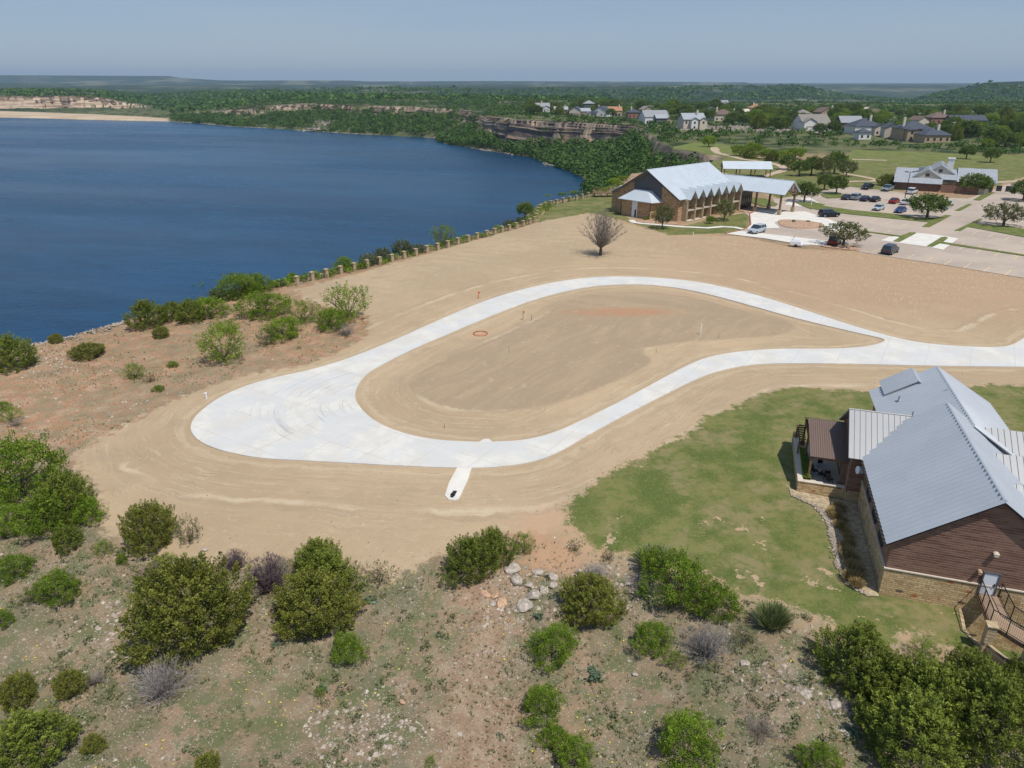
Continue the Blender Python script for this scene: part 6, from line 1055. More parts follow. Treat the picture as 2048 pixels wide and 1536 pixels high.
# foreground and rim plants: kind, picture column and foot row, crown width, height stretch, label
PL = [
 ('mesquite', 30, 1030, 170, 1.1, 'broad bright green bush at the far left edge above the dirt corner'), ('juniper', 128, 1062, 115, 1.0, 'dark pointed juniper rising from the big green clump at left'), ('mesquite', 100, 1085, 130, .9, 'leafy green bush in front of the pointed juniper at left'), ('mesquite', 170, 1060, 80, .9, 'green bush at the right end of the big left clump'), ('mesquite', 25, 1085, 100, .8, 'lower green bush of the big left clump'),
 ('juniper', 132, 1110, 68, .75, 'small rounded juniper just below the big left clump'), ('olive', 296, 1118, 108, 1.35, 'egg-shaped dark juniper standing against the bare dirt'), ('sparse', 376, 1098, 62, 1.3, 'slim loose juniper right of the egg-shaped one'), ('light', 206, 1118, 50, .7, 'low pale green shrub between two junipers at left'), ('mesquite', 243, 1132, 28, 1, 'tiny green sprout left of the egg-shaped juniper'), ('light', 325, 1150, 60, .6, 'low bright shrub at the foot of the egg-shaped juniper'),
 ('mesquite', 112, 1222, 95, .9, 'bright green shrub on the stony slope at left'), ('mesquite', 22, 1175, 80, .9, 'green shrub cut by the left edge above the slope'), ('mesquite', 5, 1260, 45, 1, 'small green shrub cut by the left edge'), ('sparse', 60, 1220, 70, .6, 'low straggling green shrub beside the slope shrub'),
 ('purpletwig', 468, 1155, 62, 1.0, 'smaller leafless purple-grey shrub at the dirt edge'), ('purpletwig', 535, 1208, 112, .95, 'larger leafless purple-grey shrub beside the tall junipers'), ('purpletwig', 318, 1215, 115, .75, 'leafless grey-purple shrub behind the biggest juniper'),
 ('olive', 370, 1350, 240, 1.15, 'biggest round olive-green juniper in the foreground'), ('juniper', 632, 1180, 100, 1.0, 'tall juniper, uppermost of the stacked trio'), ('juniper', 655, 1215, 120, .9, 'juniper in the middle of the stacked trio'), ('olive', 628, 1298, 175, 1.0, 'wide olive juniper, lowest of the stacked trio'), ('mesquite', 695, 1338, 78, 1.0, 'vivid green shrub against the lower right of the stacked junipers'), ('sparse', 690, 1175, 60, 1.1, 'thin grey-green shrub right of the tall junipers'), ('sparse', 572, 1255, 70, .8, 'loose green shrub under the larger purple shrub'),
 ('greytwig', 320, 1428, 130, .95, 'silvery bare shrub below the biggest juniper'), ('olive', 30, 1430, 85, 1.1, 'dark juniper cut by the left edge near the bottom'), ('olive', 138, 1402, 68, 1.0, 'small juniper alone on the dry slope at lower left'), ('olive', 186, 1515, 52, .9, 'small round juniper near the bottom left corner'), ('juniper', 55, 1570, 170, .7, 'dark juniper cut by the bottom edge at left'), ('olive', 412, 1560, 60, .9, 'juniper tip at the bottom edge below the silvery shrub'), ('browntwig', 190, 1385, 70, .8, 'dead brown brush beside the small slope juniper'), ('light', 640, 1400, 30, .9, 'tiny weedy shrub under the vivid green shrub'),
 ('sparse', 758, 1182, 68, .95, 'sparse yellow-green shrub between the junipers and the rocks'), ('juniper', 938, 1180, 105, 1.0, 'dark juniper left of the rock pile'), ('juniper', 985, 1148, 90, 1.0, 'dark juniper touching the one by the rock pile'), ('light', 1048, 1118, 52, 1.2, 'feathery light shrub right of the rock-pile junipers'),
 ('olive', 1183, 1268, 130, 1.05, 'round olive juniper just right of the rock pile'), ('mesquite', 1106, 1345, 112, .85, 'bright green shrub below the rock pile'), ('mesquite', 1082, 1462, 98, .95, 'upper bright green shrub at the bottom centre'), ('mesquite', 1112, 1515, 70, 1.0, 'narrow bright shrub at the bottom centre'), ('mesquite', 1150, 1565, 100, .9, 'bright shrub cut by the bottom edge at centre'), ('light', 860, 1540, 28, 1, 'small green sprout at the bottom edge left of centre'),
 ('sparse', 1217, 1130, 34, 1.2, 'small upright green shrub by the lawn edge'), ('broom', 1308, 1158, 92, .75, 'wide green broom clump at the lawn edge'), ('broom', 1546, 1278, 92, .8, 'green broom clump at the lower lawn edge'), ('sparse', 1150, 1110, 36, .9, 'thin reddish-green clump at the tip of the lawn'), ('greytwig', 1190, 1172, 70, .5, 'collapsed heap of grey dead twigs above the rock pile'), ('greytwig', 1285, 1190, 80, .35, 'flattened grey brush behind the boulder'),
 ('mesquite', 1352, 1235, 150, .95, 'broad bright green shrub above the grey bare bush'), ('mesquite', 1430, 1255, 110, .9, 'bright green shrub at the right of the broad one'), ('mesquite', 1305, 1320, 90, .9, 'leafy green shrub left of the grey bare bush'), ('light', 1345, 1345, 60, .7, 'low green shrub at the foot of the grey bare bush'), ('greytwig', 1415, 1345, 108, 1.1, 'grey bare bush among the bright shrubs'), ('sparse', 1490, 1310, 70, .8, 'straggling shrub right of the grey bare bush'),
 ('juniper', 1722, 1410, 165, .9, 'dark juniper nearest the lodge corner'), ('juniper', 1790, 1450, 150, .85, 'dark juniper in the left part of the lower right thicket'), ('juniper', 1860, 1500, 190, .85, 'dark juniper in the middle of the lower right thicket'), ('juniper', 1945, 1450, 150, .9, 'dark juniper below the stone pillars'), ('juniper', 1830, 1590, 220, .8, 'wide juniper cut by the bottom edge in the right thicket'), ('juniper', 1990, 1560, 220, .9, 'tall juniper in the bottom right corner'), ('juniper', 2050, 1430, 110, .9, 'juniper cut by the right edge below the pillars'), ('light', 1850, 1330, 60, .9, 'thin light shrub above the right thicket'), ('greytwig', 1700, 1435, 70, .4, 'grey dead twigs left of the right thicket'),
 ('mesquite', 1375, 1565, 150, .9, 'bright green shrub cut by the bottom edge right of centre'), ('mesquite', 1640, 1565, 90, .9, 'small bright shrub cut by the bottom edge at right'), ('browntwig', 1520, 1500, 100, .9, 'dead brown brush in the weeds at lower right'), ('cactus', 1190, 1378, 55, .8, 'prickly pear clump right of the bright shrub below the rocks'), ('cactus', 1705, 1478, 42, .8, 'prickly pear clump beside the lone grey boulder'), ('cactus', 1075, 1247, 34, .9, 'blue-green prickly pear below the rock pile'), ('cactus', 740, 1215, 36, .9, 'prickly pear beside the stacked junipers'), ('cactus', 645, 1390, 40, .7, 'prickly pear low on the pale dirt slope'), ('cactus', 1000, 1480, 26, .8, 'small prickly pear left of the bottom-centre shrubs'), ('cactus', 555, 1300, 30, .9, 'small prickly pear right of the biggest juniper'), ('cactus', 1185, 1350, 30, .7, 'small prickly pear above the larger clump'),
 # rim on the left
 ('juniper', 18, 752, 82, .8, 'dark juniper on the cliff rim at the far left edge'), ('olive', 48, 687, 42, .7, 'small juniper on the rim nearest the left edge of the lake'), ('olive', 94, 676, 40, .8, 'small juniper on the pale rocks of the rim'), ('olive', 110, 690, 34, .8, 'low juniper in front of the pale rim rocks'), ('olive', 174, 723, 72, .55, 'low spreading juniper on the open red soil'), ('brighttree', 238, 634, 24, 1.2, 'tiny bright tree standing out over the water'),
 ('juniper', 292, 663, 68, .75, 'leftmost juniper of the dark rim cluster'), ('olive', 320, 680, 40, .8, 'low juniper just below the dark rim cluster'), ('juniper', 343, 645, 48, .7, 'juniper in the middle of the dark rim cluster'), ('juniper', 378, 650, 52, .8, 'rightmost juniper of the dark rim cluster'), ('mesquite', 418, 643, 62, .8, 'bright shrub touching the dark rim cluster'), ('mesquite', 400, 608, 64, .8, 'tall green shrub at the cliff lip'), ('sage', 438, 608, 42, .9, 'pale sage bush between green rim shrubs'), ('mesquite', 474, 606, 72, .85, 'bright rounded shrub on the rim'), ('mesquite', 508, 592, 56, .85, 'rightmost bright shrub of the rim row'), ('mesquite', 455, 580, 45, .9, 'green shrub behind the rounded rim shrubs'), ('mesquite', 528, 644, 92, .6, 'wide low green shrub on the open flat'), ('light', 604, 655, 64, .85, 'light shrub in the middle of the open flat'), ('mesquite', 662, 668, 60, .9, 'dense green shrub at the corner of the graded dirt'), ('light', 692, 652, 78, 1.1, 'tall airy mesquite at the corner of the graded dirt'), ('browntwig', 690, 680, 70, .8, 'leafless brown tangle under the tall airy mesquite'), ('mesquite', 565, 688, 70, .75, 'green shrub near the dirt edge'), ('sparse', 532, 700, 44, 1.0, 'thin shrub left of the green shrub near the dirt edge'), ('light', 442, 740, 96, .95, 'large airy mesquite above the wide concrete bend'), ('light', 455, 672, 44, .7, 'faint pale shrub behind the large airy mesquite'), ('light', 267, 764, 38, 1.0, 'thin yellow-green sapling on red soil'), ('sparse', 300, 770, 26, 1.0, 'thin brownish sapling beside the yellow-green one'), ('mesquite', 316, 787, 22, .7, 'small low shrub below the saplings'), ('mesquite', 345, 737, 20, .7, 'lone small tuft-like shrub on open soil'), ('light', 18, 850, 46, .9, 'straggly shrub at the left edge above the dirt corner'), ('mesquite', 5, 825, 30, .9, 'small green shrub at the left edge of the open soil'), ('browntwig', 30, 860, 50, .6, 'grey-brown brush below the straggly left edge shrub'),
 # behind the fence
 ('sage', 560, 575, 24, .8, 'yellowish bush left of the first fence pillar'), ('mesquite', 584, 564, 22, .9, 'small green bush hiding behind the first fence pillar'), ('sparse', 608, 548, 10, 1.4, 'tiny sapling beyond the first fence gap'), ('mesquite', 688, 541, 36, .8, 'round green bush beyond the fourth pillar'), ('sage', 737, 534, 34, 1.0, 'pale sage bush behind the fence'), ('sage', 766, 524, 36, 1.0, 'second pale sage bush behind the fence, nearer the hotel'), ('sage', 806, 512, 44, .9, 'wide sage bush behind the fence middle'), ('juniper', 828, 500, 40, .6, 'dark juniper leaning over the cliff behind the sage'), ('sage', 835, 508, 30, .8, 'sage bush beneath the dark cliff juniper'), ('mesquite', 850, 497, 30, .8, 'green bush between the dark juniper and the tall one'), ('light', 886, 495, 44, 1.1, 'tall yellow-green bush behind the fence'), ('juniper', 946, 470, 22, 1.0, 'small dark bush behind the fence past its middle'), ('mesquite', 965, 464, 12, 1.1, 'tiny green sapling behind the fence'), ('sage', 1020, 456, 26, .8, 'sage bush before the round dark tree'), ('sage', 1042, 449, 22, .9, 'sage bush at the foot of the round dark tree'), ('oak', 1050, 438, 42, .95, 'round dark tree standing over the water by the fence'), ('light', 1066, 430, 18, 1.0, 'yellow-green bush leaning on the round dark tree'), ('mesquite', 1095, 403, 26, .6, 'low green bush behind the fence near the hotel'), ('mesquite', 1124, 397, 26, .6, 'second low green bush behind the fence near the hotel'), ('mesquite', 1150, 392, 24, .6, 'green bush behind the last fence pillars'),
 # trees around the hotel, car park and golf course
 ('bare', 1201, 511, 88, 1.08, 'lone leafless tree on the graded dirt'), ('greyoak', 1324, 458, 44, 1.35, 'half-bare grey tree in front of the hotel end'), ('mesquite', 1345, 440, 44, 1.0, 'green tree crown beside the half-bare grey tree'), ('brighttree', 1420, 447, 20, 1.1, 'small bright sapling on the hotel lawn'), ('greyoak', 1448, 441, 46, 1.15, 'thin brownish tree on the hotel lawn'),
 ('oak', 1608, 404, 56, .85, 'oak left of the car rows beside the drive'), ('oak', 1672, 388, 46, .95, 'dark oak behind the row of four cars'), ('oak', 1648, 380, 38, 1.0, 'oak just behind and left of the dark one'), ('greyoak', 1686, 492, 84, .72, 'loose grey-green tree shading the dark red SUV'), ('oak', 1853, 437, 82, .72, 'large round oak on the long grass median'), ('greyoak', 2006, 452, 82, .68, 'spreading grey-green oak at the right edge of the car park'), ('oak', 2046, 402, 66, .75, 'dark oak cut by the right edge'), ('oak', 1948, 388, 64, .75, 'dark oak in front of the clubhouse'), ('olive', 1778, 374, 46, .75, 'dense dark bush at the left end of the clubhouse'), ('mesquite', 1978, 372, 22, .9, 'bright bush at the right end of the clubhouse'), ('mesquite', 1985, 362, 18, 1, 'small bush at the far right corner of the clubhouse'),
 ('oak', 1598, 352, 40, .95, 'oak at the left of the fairway grove'), ('oak', 1622, 350, 44, 1.0, 'oak second from left in the fairway grove'), ('greyoak', 1645, 352, 46, 1.0, 'grey-green oak in the middle of the fairway grove'), ('oak', 1668, 348, 52, 1.0, 'darkest oak of the fairway grove'), ('greyoak', 1692, 354, 44, .9, 'grey-green oak at the right of the fairway grove'), ('oak', 1575, 340, 40, .9, 'dark oak beside the cart path bend'), ('juniper', 1545, 323, 30, .8, 'dark tree at the first cart path bend'),
 ('brighttree', 1417, 293, 34, .85, 'bright lone tree at the top of the cart path'), ('brighttree', 1480, 312, 44, .7, 'bright tree, left of the pair below the rock ledge'), ('brighttree', 1505, 308, 44, .7, 'bright tree, right of the pair below the rock ledge'), ('brighttree', 1532, 318, 40, .7, 'bright tree between the pair and the grove'), ('brighttree', 1562, 322, 42, .7, 'bright tree just before the grove'), ('brighttree', 1590, 318, 46, .7, 'bright tree behind the left oaks of the grove'), ('juniper', 1500, 318, 34, .7, 'dark bushy tree in front of the bright pair'),
 ('oak', 1932, 318, 36, .9, 'oak on the fairway behind the clubhouse chimney'), ('oak', 1980, 325, 36, 1.0, 'dark oak beside the sand bunker'), ('brighttree', 1228, 372, 36, .6, 'bright yellow-green bush behind the hotel end'), ('brighttree', 1245, 362, 26, .6, 'smaller bright bush behind the hotel roof'), ('cactus', 1587, 446, 12, 1.3, 'green shrub, left of the two in the stone bed'), ('cactus', 1617, 446, 11, 1.3, 'green shrub, right of the two in the stone bed'), ('mesquite', 1292, 440, 12, .8, 'small shrub at the foot of the hotel annex')]
for kd, px, py, wpx, hs, lb in PL: plant(kd, px, py, wpx, lb, hs)
# hedge on the terrace and dry grasses along the shaded wall
x, y = wl(-3.4, 14.6); T = thing('hedge', 'clipped bright green hedge inside the terrace wall', 'hedge', (x, y, .6), math.atan2(-.302, .953))
rng = np.random.default_rng(3); n = 5200; C = np.stack([rng.uniform(-.28, .28, n), rng.uniform(-2.3, 2.9, n), rng.uniform(.05, .55, n)], 1); fc = rng.integers(0, 4, n); C[fc == 0, 2] = .55; C[fc == 1, 0] = .28; C[fc == 2, 0] = -.28; V, Q, tt = leaf_arrays(C, rng.normal(size=(n, 3)) + np.array([0, 0, .8]), np.full(n, .075), rng.uniform(0, 1, n), rng); link('foliage', raw_mesh('hedge_leaves', V, Q, [L_BRT], dict(tint=tt)), T)
for i in range(20):
    v = -.75 - .5 * random.random(); u_ = .6 + i * .5 + random.uniform(-.2, .2); x, y = wl(v - (.3 if u_ > 7 else 0), u_); plant('grassclump', 0, 0, random.uniform(.45, .75), 'dry golden grass clump along the shaded side wall of the lodge', 1.0, 'dry grass clumps along the lodge wall', (x, y, .05))
# trees between the far houses and in the scrub belt
FT = []
rr = random.Random(5)
def far_trees(poly, n, kinds, label, group, w0, w1):
    P_ = np.array(PX(poly)); got = 0
    while got < n:
        x = rr.uniform(P_[:, 0].min(), P_[:, 0].max()); y = rr.uniform(P_[:, 1].min(), P_[:, 1].max())
        if not inpoly([tuple(q) for q in P_], [x], [y])[0] or sdf(EDGE, [x], [y])[0] < 3: continue
        u_ = 1024 + F * x / depth(x, y)
        if u_ < 900 or u_ > 2120: continue
        if any((x - a) ** 2 + (y - b) ** 2 < 11 ** 2 for a, b in HP): continue
        plant(rr.choice(kinds), 0, 0, rr.uniform(w0, w1), label, rr.uniform(.75, 1.05), group, (x, y, hz(x, y))); got += 1; FT.append(bpy.data.objects[-1] if 0 else LAST[0])
HP = [(o.location.x + dx, o.location.y + dy) for o in bpy.data.objects if o.name.startswith('house') and o.get('category') for dx in (-6, 6) for dy in (0, 8, -12)]
far_trees([(1040, 231), (1240, 236), (1380, 252), (1480, 255), (1560, 250), (1580, 226), (1400, 219), (1200, 216), (1060, 214)], 120, ['oak', 'oak', 'juniper', 'mesquite'], 'green tree among the cliff-top houses', 'trees among the cliff-top houses', 3.0, 7.0)
far_trees([(1480, 262), (1600, 268), (1700, 280), (1900, 298), (2150, 305), (2150, 235), (1850, 228), (1700, 225), (1560, 232)], 170, ['oak', 'oak', 'juniper', 'mesquite', 'brighttree'], 'green tree around the right-hand houses', 'trees around the right-hand houses', 2.6, 6.6)

SHORT = ['white farmhouse', 'low grey-roofed house', 'cream cliff-edge house', 'tall white-topped house', 'small red-brown house', 'white navy-roofed house', 'terracotta-roofed house', 'brick dark-hipped house', 'steep grey-roofed house', 'big white metal roof', 'two-storey cream house', 'brown hip roof by the cream house', 'dark low-roofed house', 'distant bright white roof', 'lone orange-tiled house', 'long low white house', 'beige two-storey house', 'grey shingled house', 'brown gabled house', 'dark timber white-roofed house', 'white slate-hipped house', 'small pyramid-roofed pavilion', 'cream gable-fronted house', 'large tan stone house', 'single-storey stone house', 'brown roof behind the slate row', 'tiny pale far house', 'pale pink gabled house', 'reddish brown-roofed house', 'long blue-grey roof']
HO = [o for o in bpy.data.objects if o.get('category') == 'house']; HO = [next(o for o in HO if o['label'] == h_[8]) for h_ in HS]
ADJ = {'oak_tree': 'dark round tree', 'juniper': 'dark juniper', 'mesquite_shrub': 'green bushy shrub', 'bright_green_tree': 'bright green tree'}; RK = {}
for t in sorted(FT, key=lambda o: min((o.location - h_.location).length for h_ in HO)):
    i = min(range(len(HO)), key=lambda j: (t.location - HO[j].location).length); d = t.location - HO[i].location
    rel = ('left of' if d.x < 0 else 'right of') if abs(d.x) > abs(d.y - 5) else ('in front of' if d.y < 5 else 'behind'); a = ADJ[t.name.split('.')[0]]; key = (i, rel, a); RK[key] = n = RK.get(key, 0) + 1
    t['label'] = (['nearest', 'second', 'third', 'fourth', 'fifth', 'sixth', 'seventh', 'eighth', 'ninth', 'tenth', 'eleventh', 'twelfth'] + ['far'] * 60)[n - 1] + ' ' + a + ' ' + rel + ' the ' + SHORT[i]
# ------------------------------------------------------------------ uncountable cover
def low_crowns(name, X_, Y_, Z_, R_, label, cat, mat, per=46, seed=1, hs=1.1, size=.34):
    rng = np.random.default_rng(seed); n = len(X_); d = rng.normal(size=(n, per, 3)); d /= np.linalg.norm(d, axis=2, keepdims=True); d[:, :, 2] = np.abs(d[:, :, 2]) * 1.2 - .25
    C = np.stack([X_, Y_, Z_ + R_ * .45], 1)[:, None, :] + d * (R_[:, None, None] * np.array([1, 1, hs]) * rng.uniform(.62, 1.05, (n, per, 1)))
    N = d * 1.0 + rng.normal(size=d.shape) * .45; S_ = np.repeat(R_, per) * size * rng.uniform(.7, 1.3, n * per); tn = np.repeat(rng.uniform(0, .75, n), per) + rng.uniform(0, .3, n * per)
    V, Q, T_ = leaf_arrays(C.reshape(-1, 3), N.reshape(-1, 3), S_, np.clip(tn, 0, 1), rng, 1.4)
    o = link(name, raw_mesh(name, V, Q, [mat], dict(tint=T_))); return props(o, label, cat, None, 'stuff')
def spread(n, x0, x1, y0, y1, seed): rng = np.random.default_rng(seed); return rng.uniform(x0, x1, n), rng.uniform(y0, y1, n)
def ondeck(x, y, a, b): u_ = 1024 + F * x / depth(x, y); return (u_ > a) & (u_ < b)
# woods on the slope under the cliffs
x, y = spread(90000, -560, 150, 225, 1500, 31); h_, dE, dS, bd, _, pxs = height(x, y, True); ok = (dS < -1.2) & (dE < -3.5 - 4.5 * (y > 500) * (pxs < 1240) * (pxs > 960)) & ondeck(x, y, 300, 1500) & (bd < -5)
dens = np.clip(.28 + .45 * (y < 700) + fbm(x, y, 45, 2, 5) * .55, .06, 1) * np.where(y > 900, 1.3, 1.15); dens = np.maximum(dens, .75 * (pxs > 1230)); ok &= np.random.default_rng(8).uniform(0, 1, len(x)) < dens; x, y, h_ = x[ok], y[ok], h_[ok]; print('slope woods', len(x))
r_ = np.random.default_rng(9).uniform(1.8, 5.4, len(x)) * np.where(y < 420, .85, 1); low_crowns('slope_woods', x, y, h_, r_, 'dense green woods covering the slope between cliffs and lake', 'woodland', L_FOR, 62, 3, 1.1, .26)
# scrub on the headland, belt behind the golf course, rim of the peninsula
x, y = spread(80000, -700, 900, 255, 1500, 41); h_, dE, dS, bd, _, pxs = height(x, y, True); gl = sdf(GOLF, x, y, 20); yd = sdf(YARD, x, y, 20)
belt = sdf(PX([(1335, 300), (1350, 272), (1450, 268), (1600, 272), (1720, 284), (1900, 302), (2150, 312), (2150, 290), (1900, 282), (1750, 268), (1560, 262), (1300, 255), (1300, 268)]), x, y, 10) > 0
ok = (dE > 1) & ondeck(x, y, 400, 2200) & (gl < -2); pr = np.where(belt, 1.0, .34 + fbm(x, y, 60, 2, 6) * .5); pr = np.where(yd > 0, .12, pr)
hx = np.array(HP); near = np.zeros(len(x), bool)
for a, b in HP: near |= (x - a) ** 2 + (y - b) ** 2 < 90
lotd = sdf(LOT, x, y, 20) > -3; ok &= ~near & ~lotd & (y > 262) & (np.random.default_rng(12).uniform(0, 1, len(x)) < pr) & ~((y < 330) & (x > 0) & (gl > -30) & ~belt)
x, y, h_ = x[ok], y[ok], h_[ok]; print('scrub', len(x)); r_ = np.random.default_rng(13).uniform(1.0, 2.9, len(x)) * np.where(y < 420, .75, 1); low_crowns('headland_scrub', x, y, h_, r_, 'scrubby green brush spread over the headland', 'scrub', L_FOR, 26, 5, .85, .42)
# farther woods, coarser
x, y = spread(26000, -1700, 1500, 1250, 2700, 51); h_, dE, dS, bd, _, pxs = height(x, y, True); ok = (dE > 4) & (bd < -3) & ondeck(x, y, -100, 2200) & (np.random.default_rng(3).uniform(0, 1, len(x)) < .65 + fbm(x, y, 150, 2, 7)); x, y, h_ = x[ok], y[ok], h_[ok]; print('far woods', len(x)); low_crowns('far_woods', x, y, h_, np.random.default_rng(4).uniform(3, 6.5, len(x)), 'dark speckled woods on the far plain', 'woodland', L_FOR, 12, 7, .7, .75)
def scatter(name, X_, Y_, Z_, S_, mat, label, cat, seed, kind):
    rng = np.random.default_rng(seed); n = len(X_)
    if kind == 'stone':
        a = rng.uniform(0, 2 * np.pi, n); base = np.array([(1, 0, 0), (0, 1, 0), (-1, 0, 0), (0, -1, 0), (.15, .1, .75), (0, 0, -.4)]); base = base[None] * rng.uniform(.6, 1.25, (n, 6, 3)); ca, sa = np.cos(a)[:, None], np.sin(a)[:, None]
        vx = base[:, :, 0] * ca - base[:, :, 1] * sa; vy = base[:, :, 0] * sa + base[:, :, 1] * ca; V = np.stack([vx, vy, base[:, :, 2]], 2) * S_[:, None, None] + np.stack([X_, Y_, Z_], 1)[:, None]
        T3 = np.array([(0, 1, 4), (1, 2, 4), (2, 3, 4), (3, 0, 4), (1, 0, 5), (2, 1, 5), (3, 2, 5), (0, 3, 5)]); Q = (np.arange(n)[:, None, None] * 6 + T3[None]).reshape(-1, 3); tn = np.repeat(rng.uniform(0, 1, n), 6); V = V.reshape(-1, 3)
    else:
        m = 7; a = rng.uniform(0, 2 * np.pi, (n, m)); t = rng.uniform(.1, .9, (n, m)); L_ = S_[:, None] * rng.uniform(.5, 1.1, (n, m)); w_ = S_[:, None] * .075; cx_, cy_ = np.cos(a), np.sin(a)
        P0 = np.stack([X_[:, None] - cy_ * w_, Y_[:, None] + cx_ * w_, Z_[:, None] + 0 * a - .02], 2); P1 = np.stack([X_[:, None] + cy_ * w_, Y_[:, None] - cx_ * w_, Z_[:, None] + 0 * a - .02], 2); P2 = np.stack([X_[:, None] + cx_ * t * L_, Y_[:, None] + cy_ * t * L_, Z_[:, None] + L_ * (1 - t * .6)], 2)
        V = np.stack([P0, P1, P2], 2).reshape(-1, 3); Q = np.arange(len(V)).reshape(-1, 3); tn = np.repeat(rng.uniform(0, 1, n), 3 * m)
    return props(link(name, raw_mesh(name, V, Q, [mat], dict(tint=tn))), label, cat, None, 'stuff')
def groundpts(n, seed, y0, y1, cond, xm=1.0):
    rng = np.random.default_rng(seed); y = y0 + (y1 - y0) * rng.uniform(0, 1, n) ** 1.15; x = rng.uniform(-.78, .78, n) * (y * CP + H * SP) * xm
    h_, dE = height(x, y, True)[:2]; m = (dE > .5) & cond(x, y); x, y = x[m], y[m]; nat = np.clip(-sdf(DIRT, x, y, 12), 0, 1) * np.clip(-sdf(LAWN, x, y, 12) + .3, 0, 1) * (y < 130)
    return x, y, h_[m] + nat * (fbm(x, y, 1.6, 4, 91) * .16 + fbm(x, y, 5, 2, 95) * .25)
nat = lambda x, y: (sdf(DIRT, x, y, 12) < -.3 + fbm(x, y, 2, 2, 3)) & (sdf(LAWN, x, y, 12) < -.2) & (sdf(HLAWN, x, y, 12) < -1) & (sdf(PIT, x, y, 3) < -.3) & ~((x > 21) & (y > 34) & (x + y * .3 > 34))
R2 = np.random.default_rng(77)
x, y, z = groundpts(42000, 1, 20, 62, lambda a, b: nat(a, b) & (fbm(a, b, 3, 3, 15) > -.12)); scatter('gravel', x, y, z, R2.uniform(.02, .055, len(x)) * (1 + 2.0 * (R2.uniform(0, 1, len(x)) > .94)), L_PEB, 'scattered pale stones over the foreground slope', 'gravel', 2, 'stone')
x, y, z = groundpts(5200, 3, 52, 125, lambda a, b: nat(a, b) & (fbm(a, b, 6, 3, 17) > .02)); scatter('rim_stones', x, y, z, R2.uniform(.06, .20, len(x)), L_PEB, 'pale flat stones over the red rim soil', 'stones', 4, 'stone')
x, y, z = groundpts(20000, 5, 20, 60, lambda a, b: nat(a, b) & (fbm(a, b, 2.6, 3, 25) > -.02)); scatter('dry_grass', x, y, z, R2.uniform(.12, .34, len(x)), L_DRY, 'dry straw-coloured grass over the foreground slope', 'grass', 6, 'blade')
x, y, z = groundpts(34000, 7, 20, 100, lambda a, b: nat(a, b) & (fbm(a, b, 3.4, 3, 35) > .03)); scatter('green_weeds', x, y, z, R2.uniform(.12, .32, len(x)), L_WEED, 'low green weeds in patches over the slope', 'weeds', 8, 'blade')
x, y, z = groundpts(1300, 9, 20, 40, lambda a, b: nat(a, b) & (fbm(a, b, 3, 2, 45) > .1)); scatter('wildflowers', x, y, z + .06, R2.uniform(.04, .075, len(x)), L_FLW, 'small yellow wildflowers dotted over the foreground', 'flowers', 10, 'stone')
x, y, z = groundpts(9000, 11, 24, 66, lambda a, b: (sdf(LAWN, a, b, 6) > -.6) & (sdf(LAWN, a, b, 6) < .8) & (sdf(PIT, a, b, 3) < -.3) & ~((a > 19) & (b > 35))); scatter('lawn_fringe', x, y, z, R2.uniform(.08, .2, len(x)), L_WEED, 'ragged grass fringe along the near lawn edge', 'grass', 12, 'blade')
x, y, z = groundpts(2600, 13, 30, 118, lambda a, b: (sdf(DIRT, a, b, 12) > .6) & (sdf(ROAD_OUT, a, b, 40) < -.5)); scatter('clods', x, y, z + .01, R2.uniform(.03, .09, len(x)), L_PEB, 'clods and small stones on the graded dirt', 'clods', 14, 'stone')
# stones along the lodge's gravel border and the cliff lip
n = 900; u_ = R2.uniform(0, 11, n); v_ = np.interp(u_, [0, .6, 2.5, 5, 8, 9.8, 11], [-.4, -1.25, -1.75, -1.85, -1.95, -2.6, -4.3]) + R2.normal(size=n) * .14; x = 22.9 + .953 * v_ + .302 * u_; y = 36.1 - .302 * v_ + .953 * u_; scatter('border_stones', x, y, height(x, y) + .07, R2.uniform(.05, .13, n), L_PEB, 'pale rubble edging the gravel bed beside the lodge', 'stones', 16, 'stone')
E_ = np.array(near_edge); k_ = R2.uniform(0, len(E_) - 1.001, 2600); i0 = k_.astype(int); fr = k_ - i0; ex = E_[i0] * (1 - fr[:, None]) + E_[i0 + 1] * fr[:, None]; x = ex[:, 0] + R2.normal(size=2600) * 1.1; y = ex[:, 1] + R2.normal(size=2600) * 1.1; scatter('rim_rocks', x, y, height(x, y), R2.uniform(.06, .34, 2600), L_RIM, 'broken limestone along the lip of the near cliff', 'rocks', 17, 'stone')
SH = np.array(PX([(1176, 374), (1172, 360), (1140, 345), (1100, 331), (1062, 315), (1000, 305), (944, 297), (900, 290), (877, 285), (869, 276), (790, 272), (709, 268), (625, 263), (540, 257), (461, 253), (400, 247), (349, 244)], ZL)); k_ = R2.uniform(0, len(SH) - 1.001, 2400); i0 = k_.astype(int); fr = k_ - i0; ex = SH[i0] * (1 - fr[:, None]) + SH[i0 + 1] * fr[:, None]; m = fbm(ex[:, 0], ex[:, 1], 30, 2, 3) > .22; ex = ex[m]; scatter('shore_rocks', ex[:, 0] + R2.normal(size=len(ex)) * 1.5, ex[:, 1] + R2.normal(size=len(ex)) * 1.5 + 1, np.full(len(ex), ZL + .2), R2.uniform(.3, 1.1, len(ex)), L_RIM, 'pale boulders along the far shoreline', 'rocks', 18, 'stone')
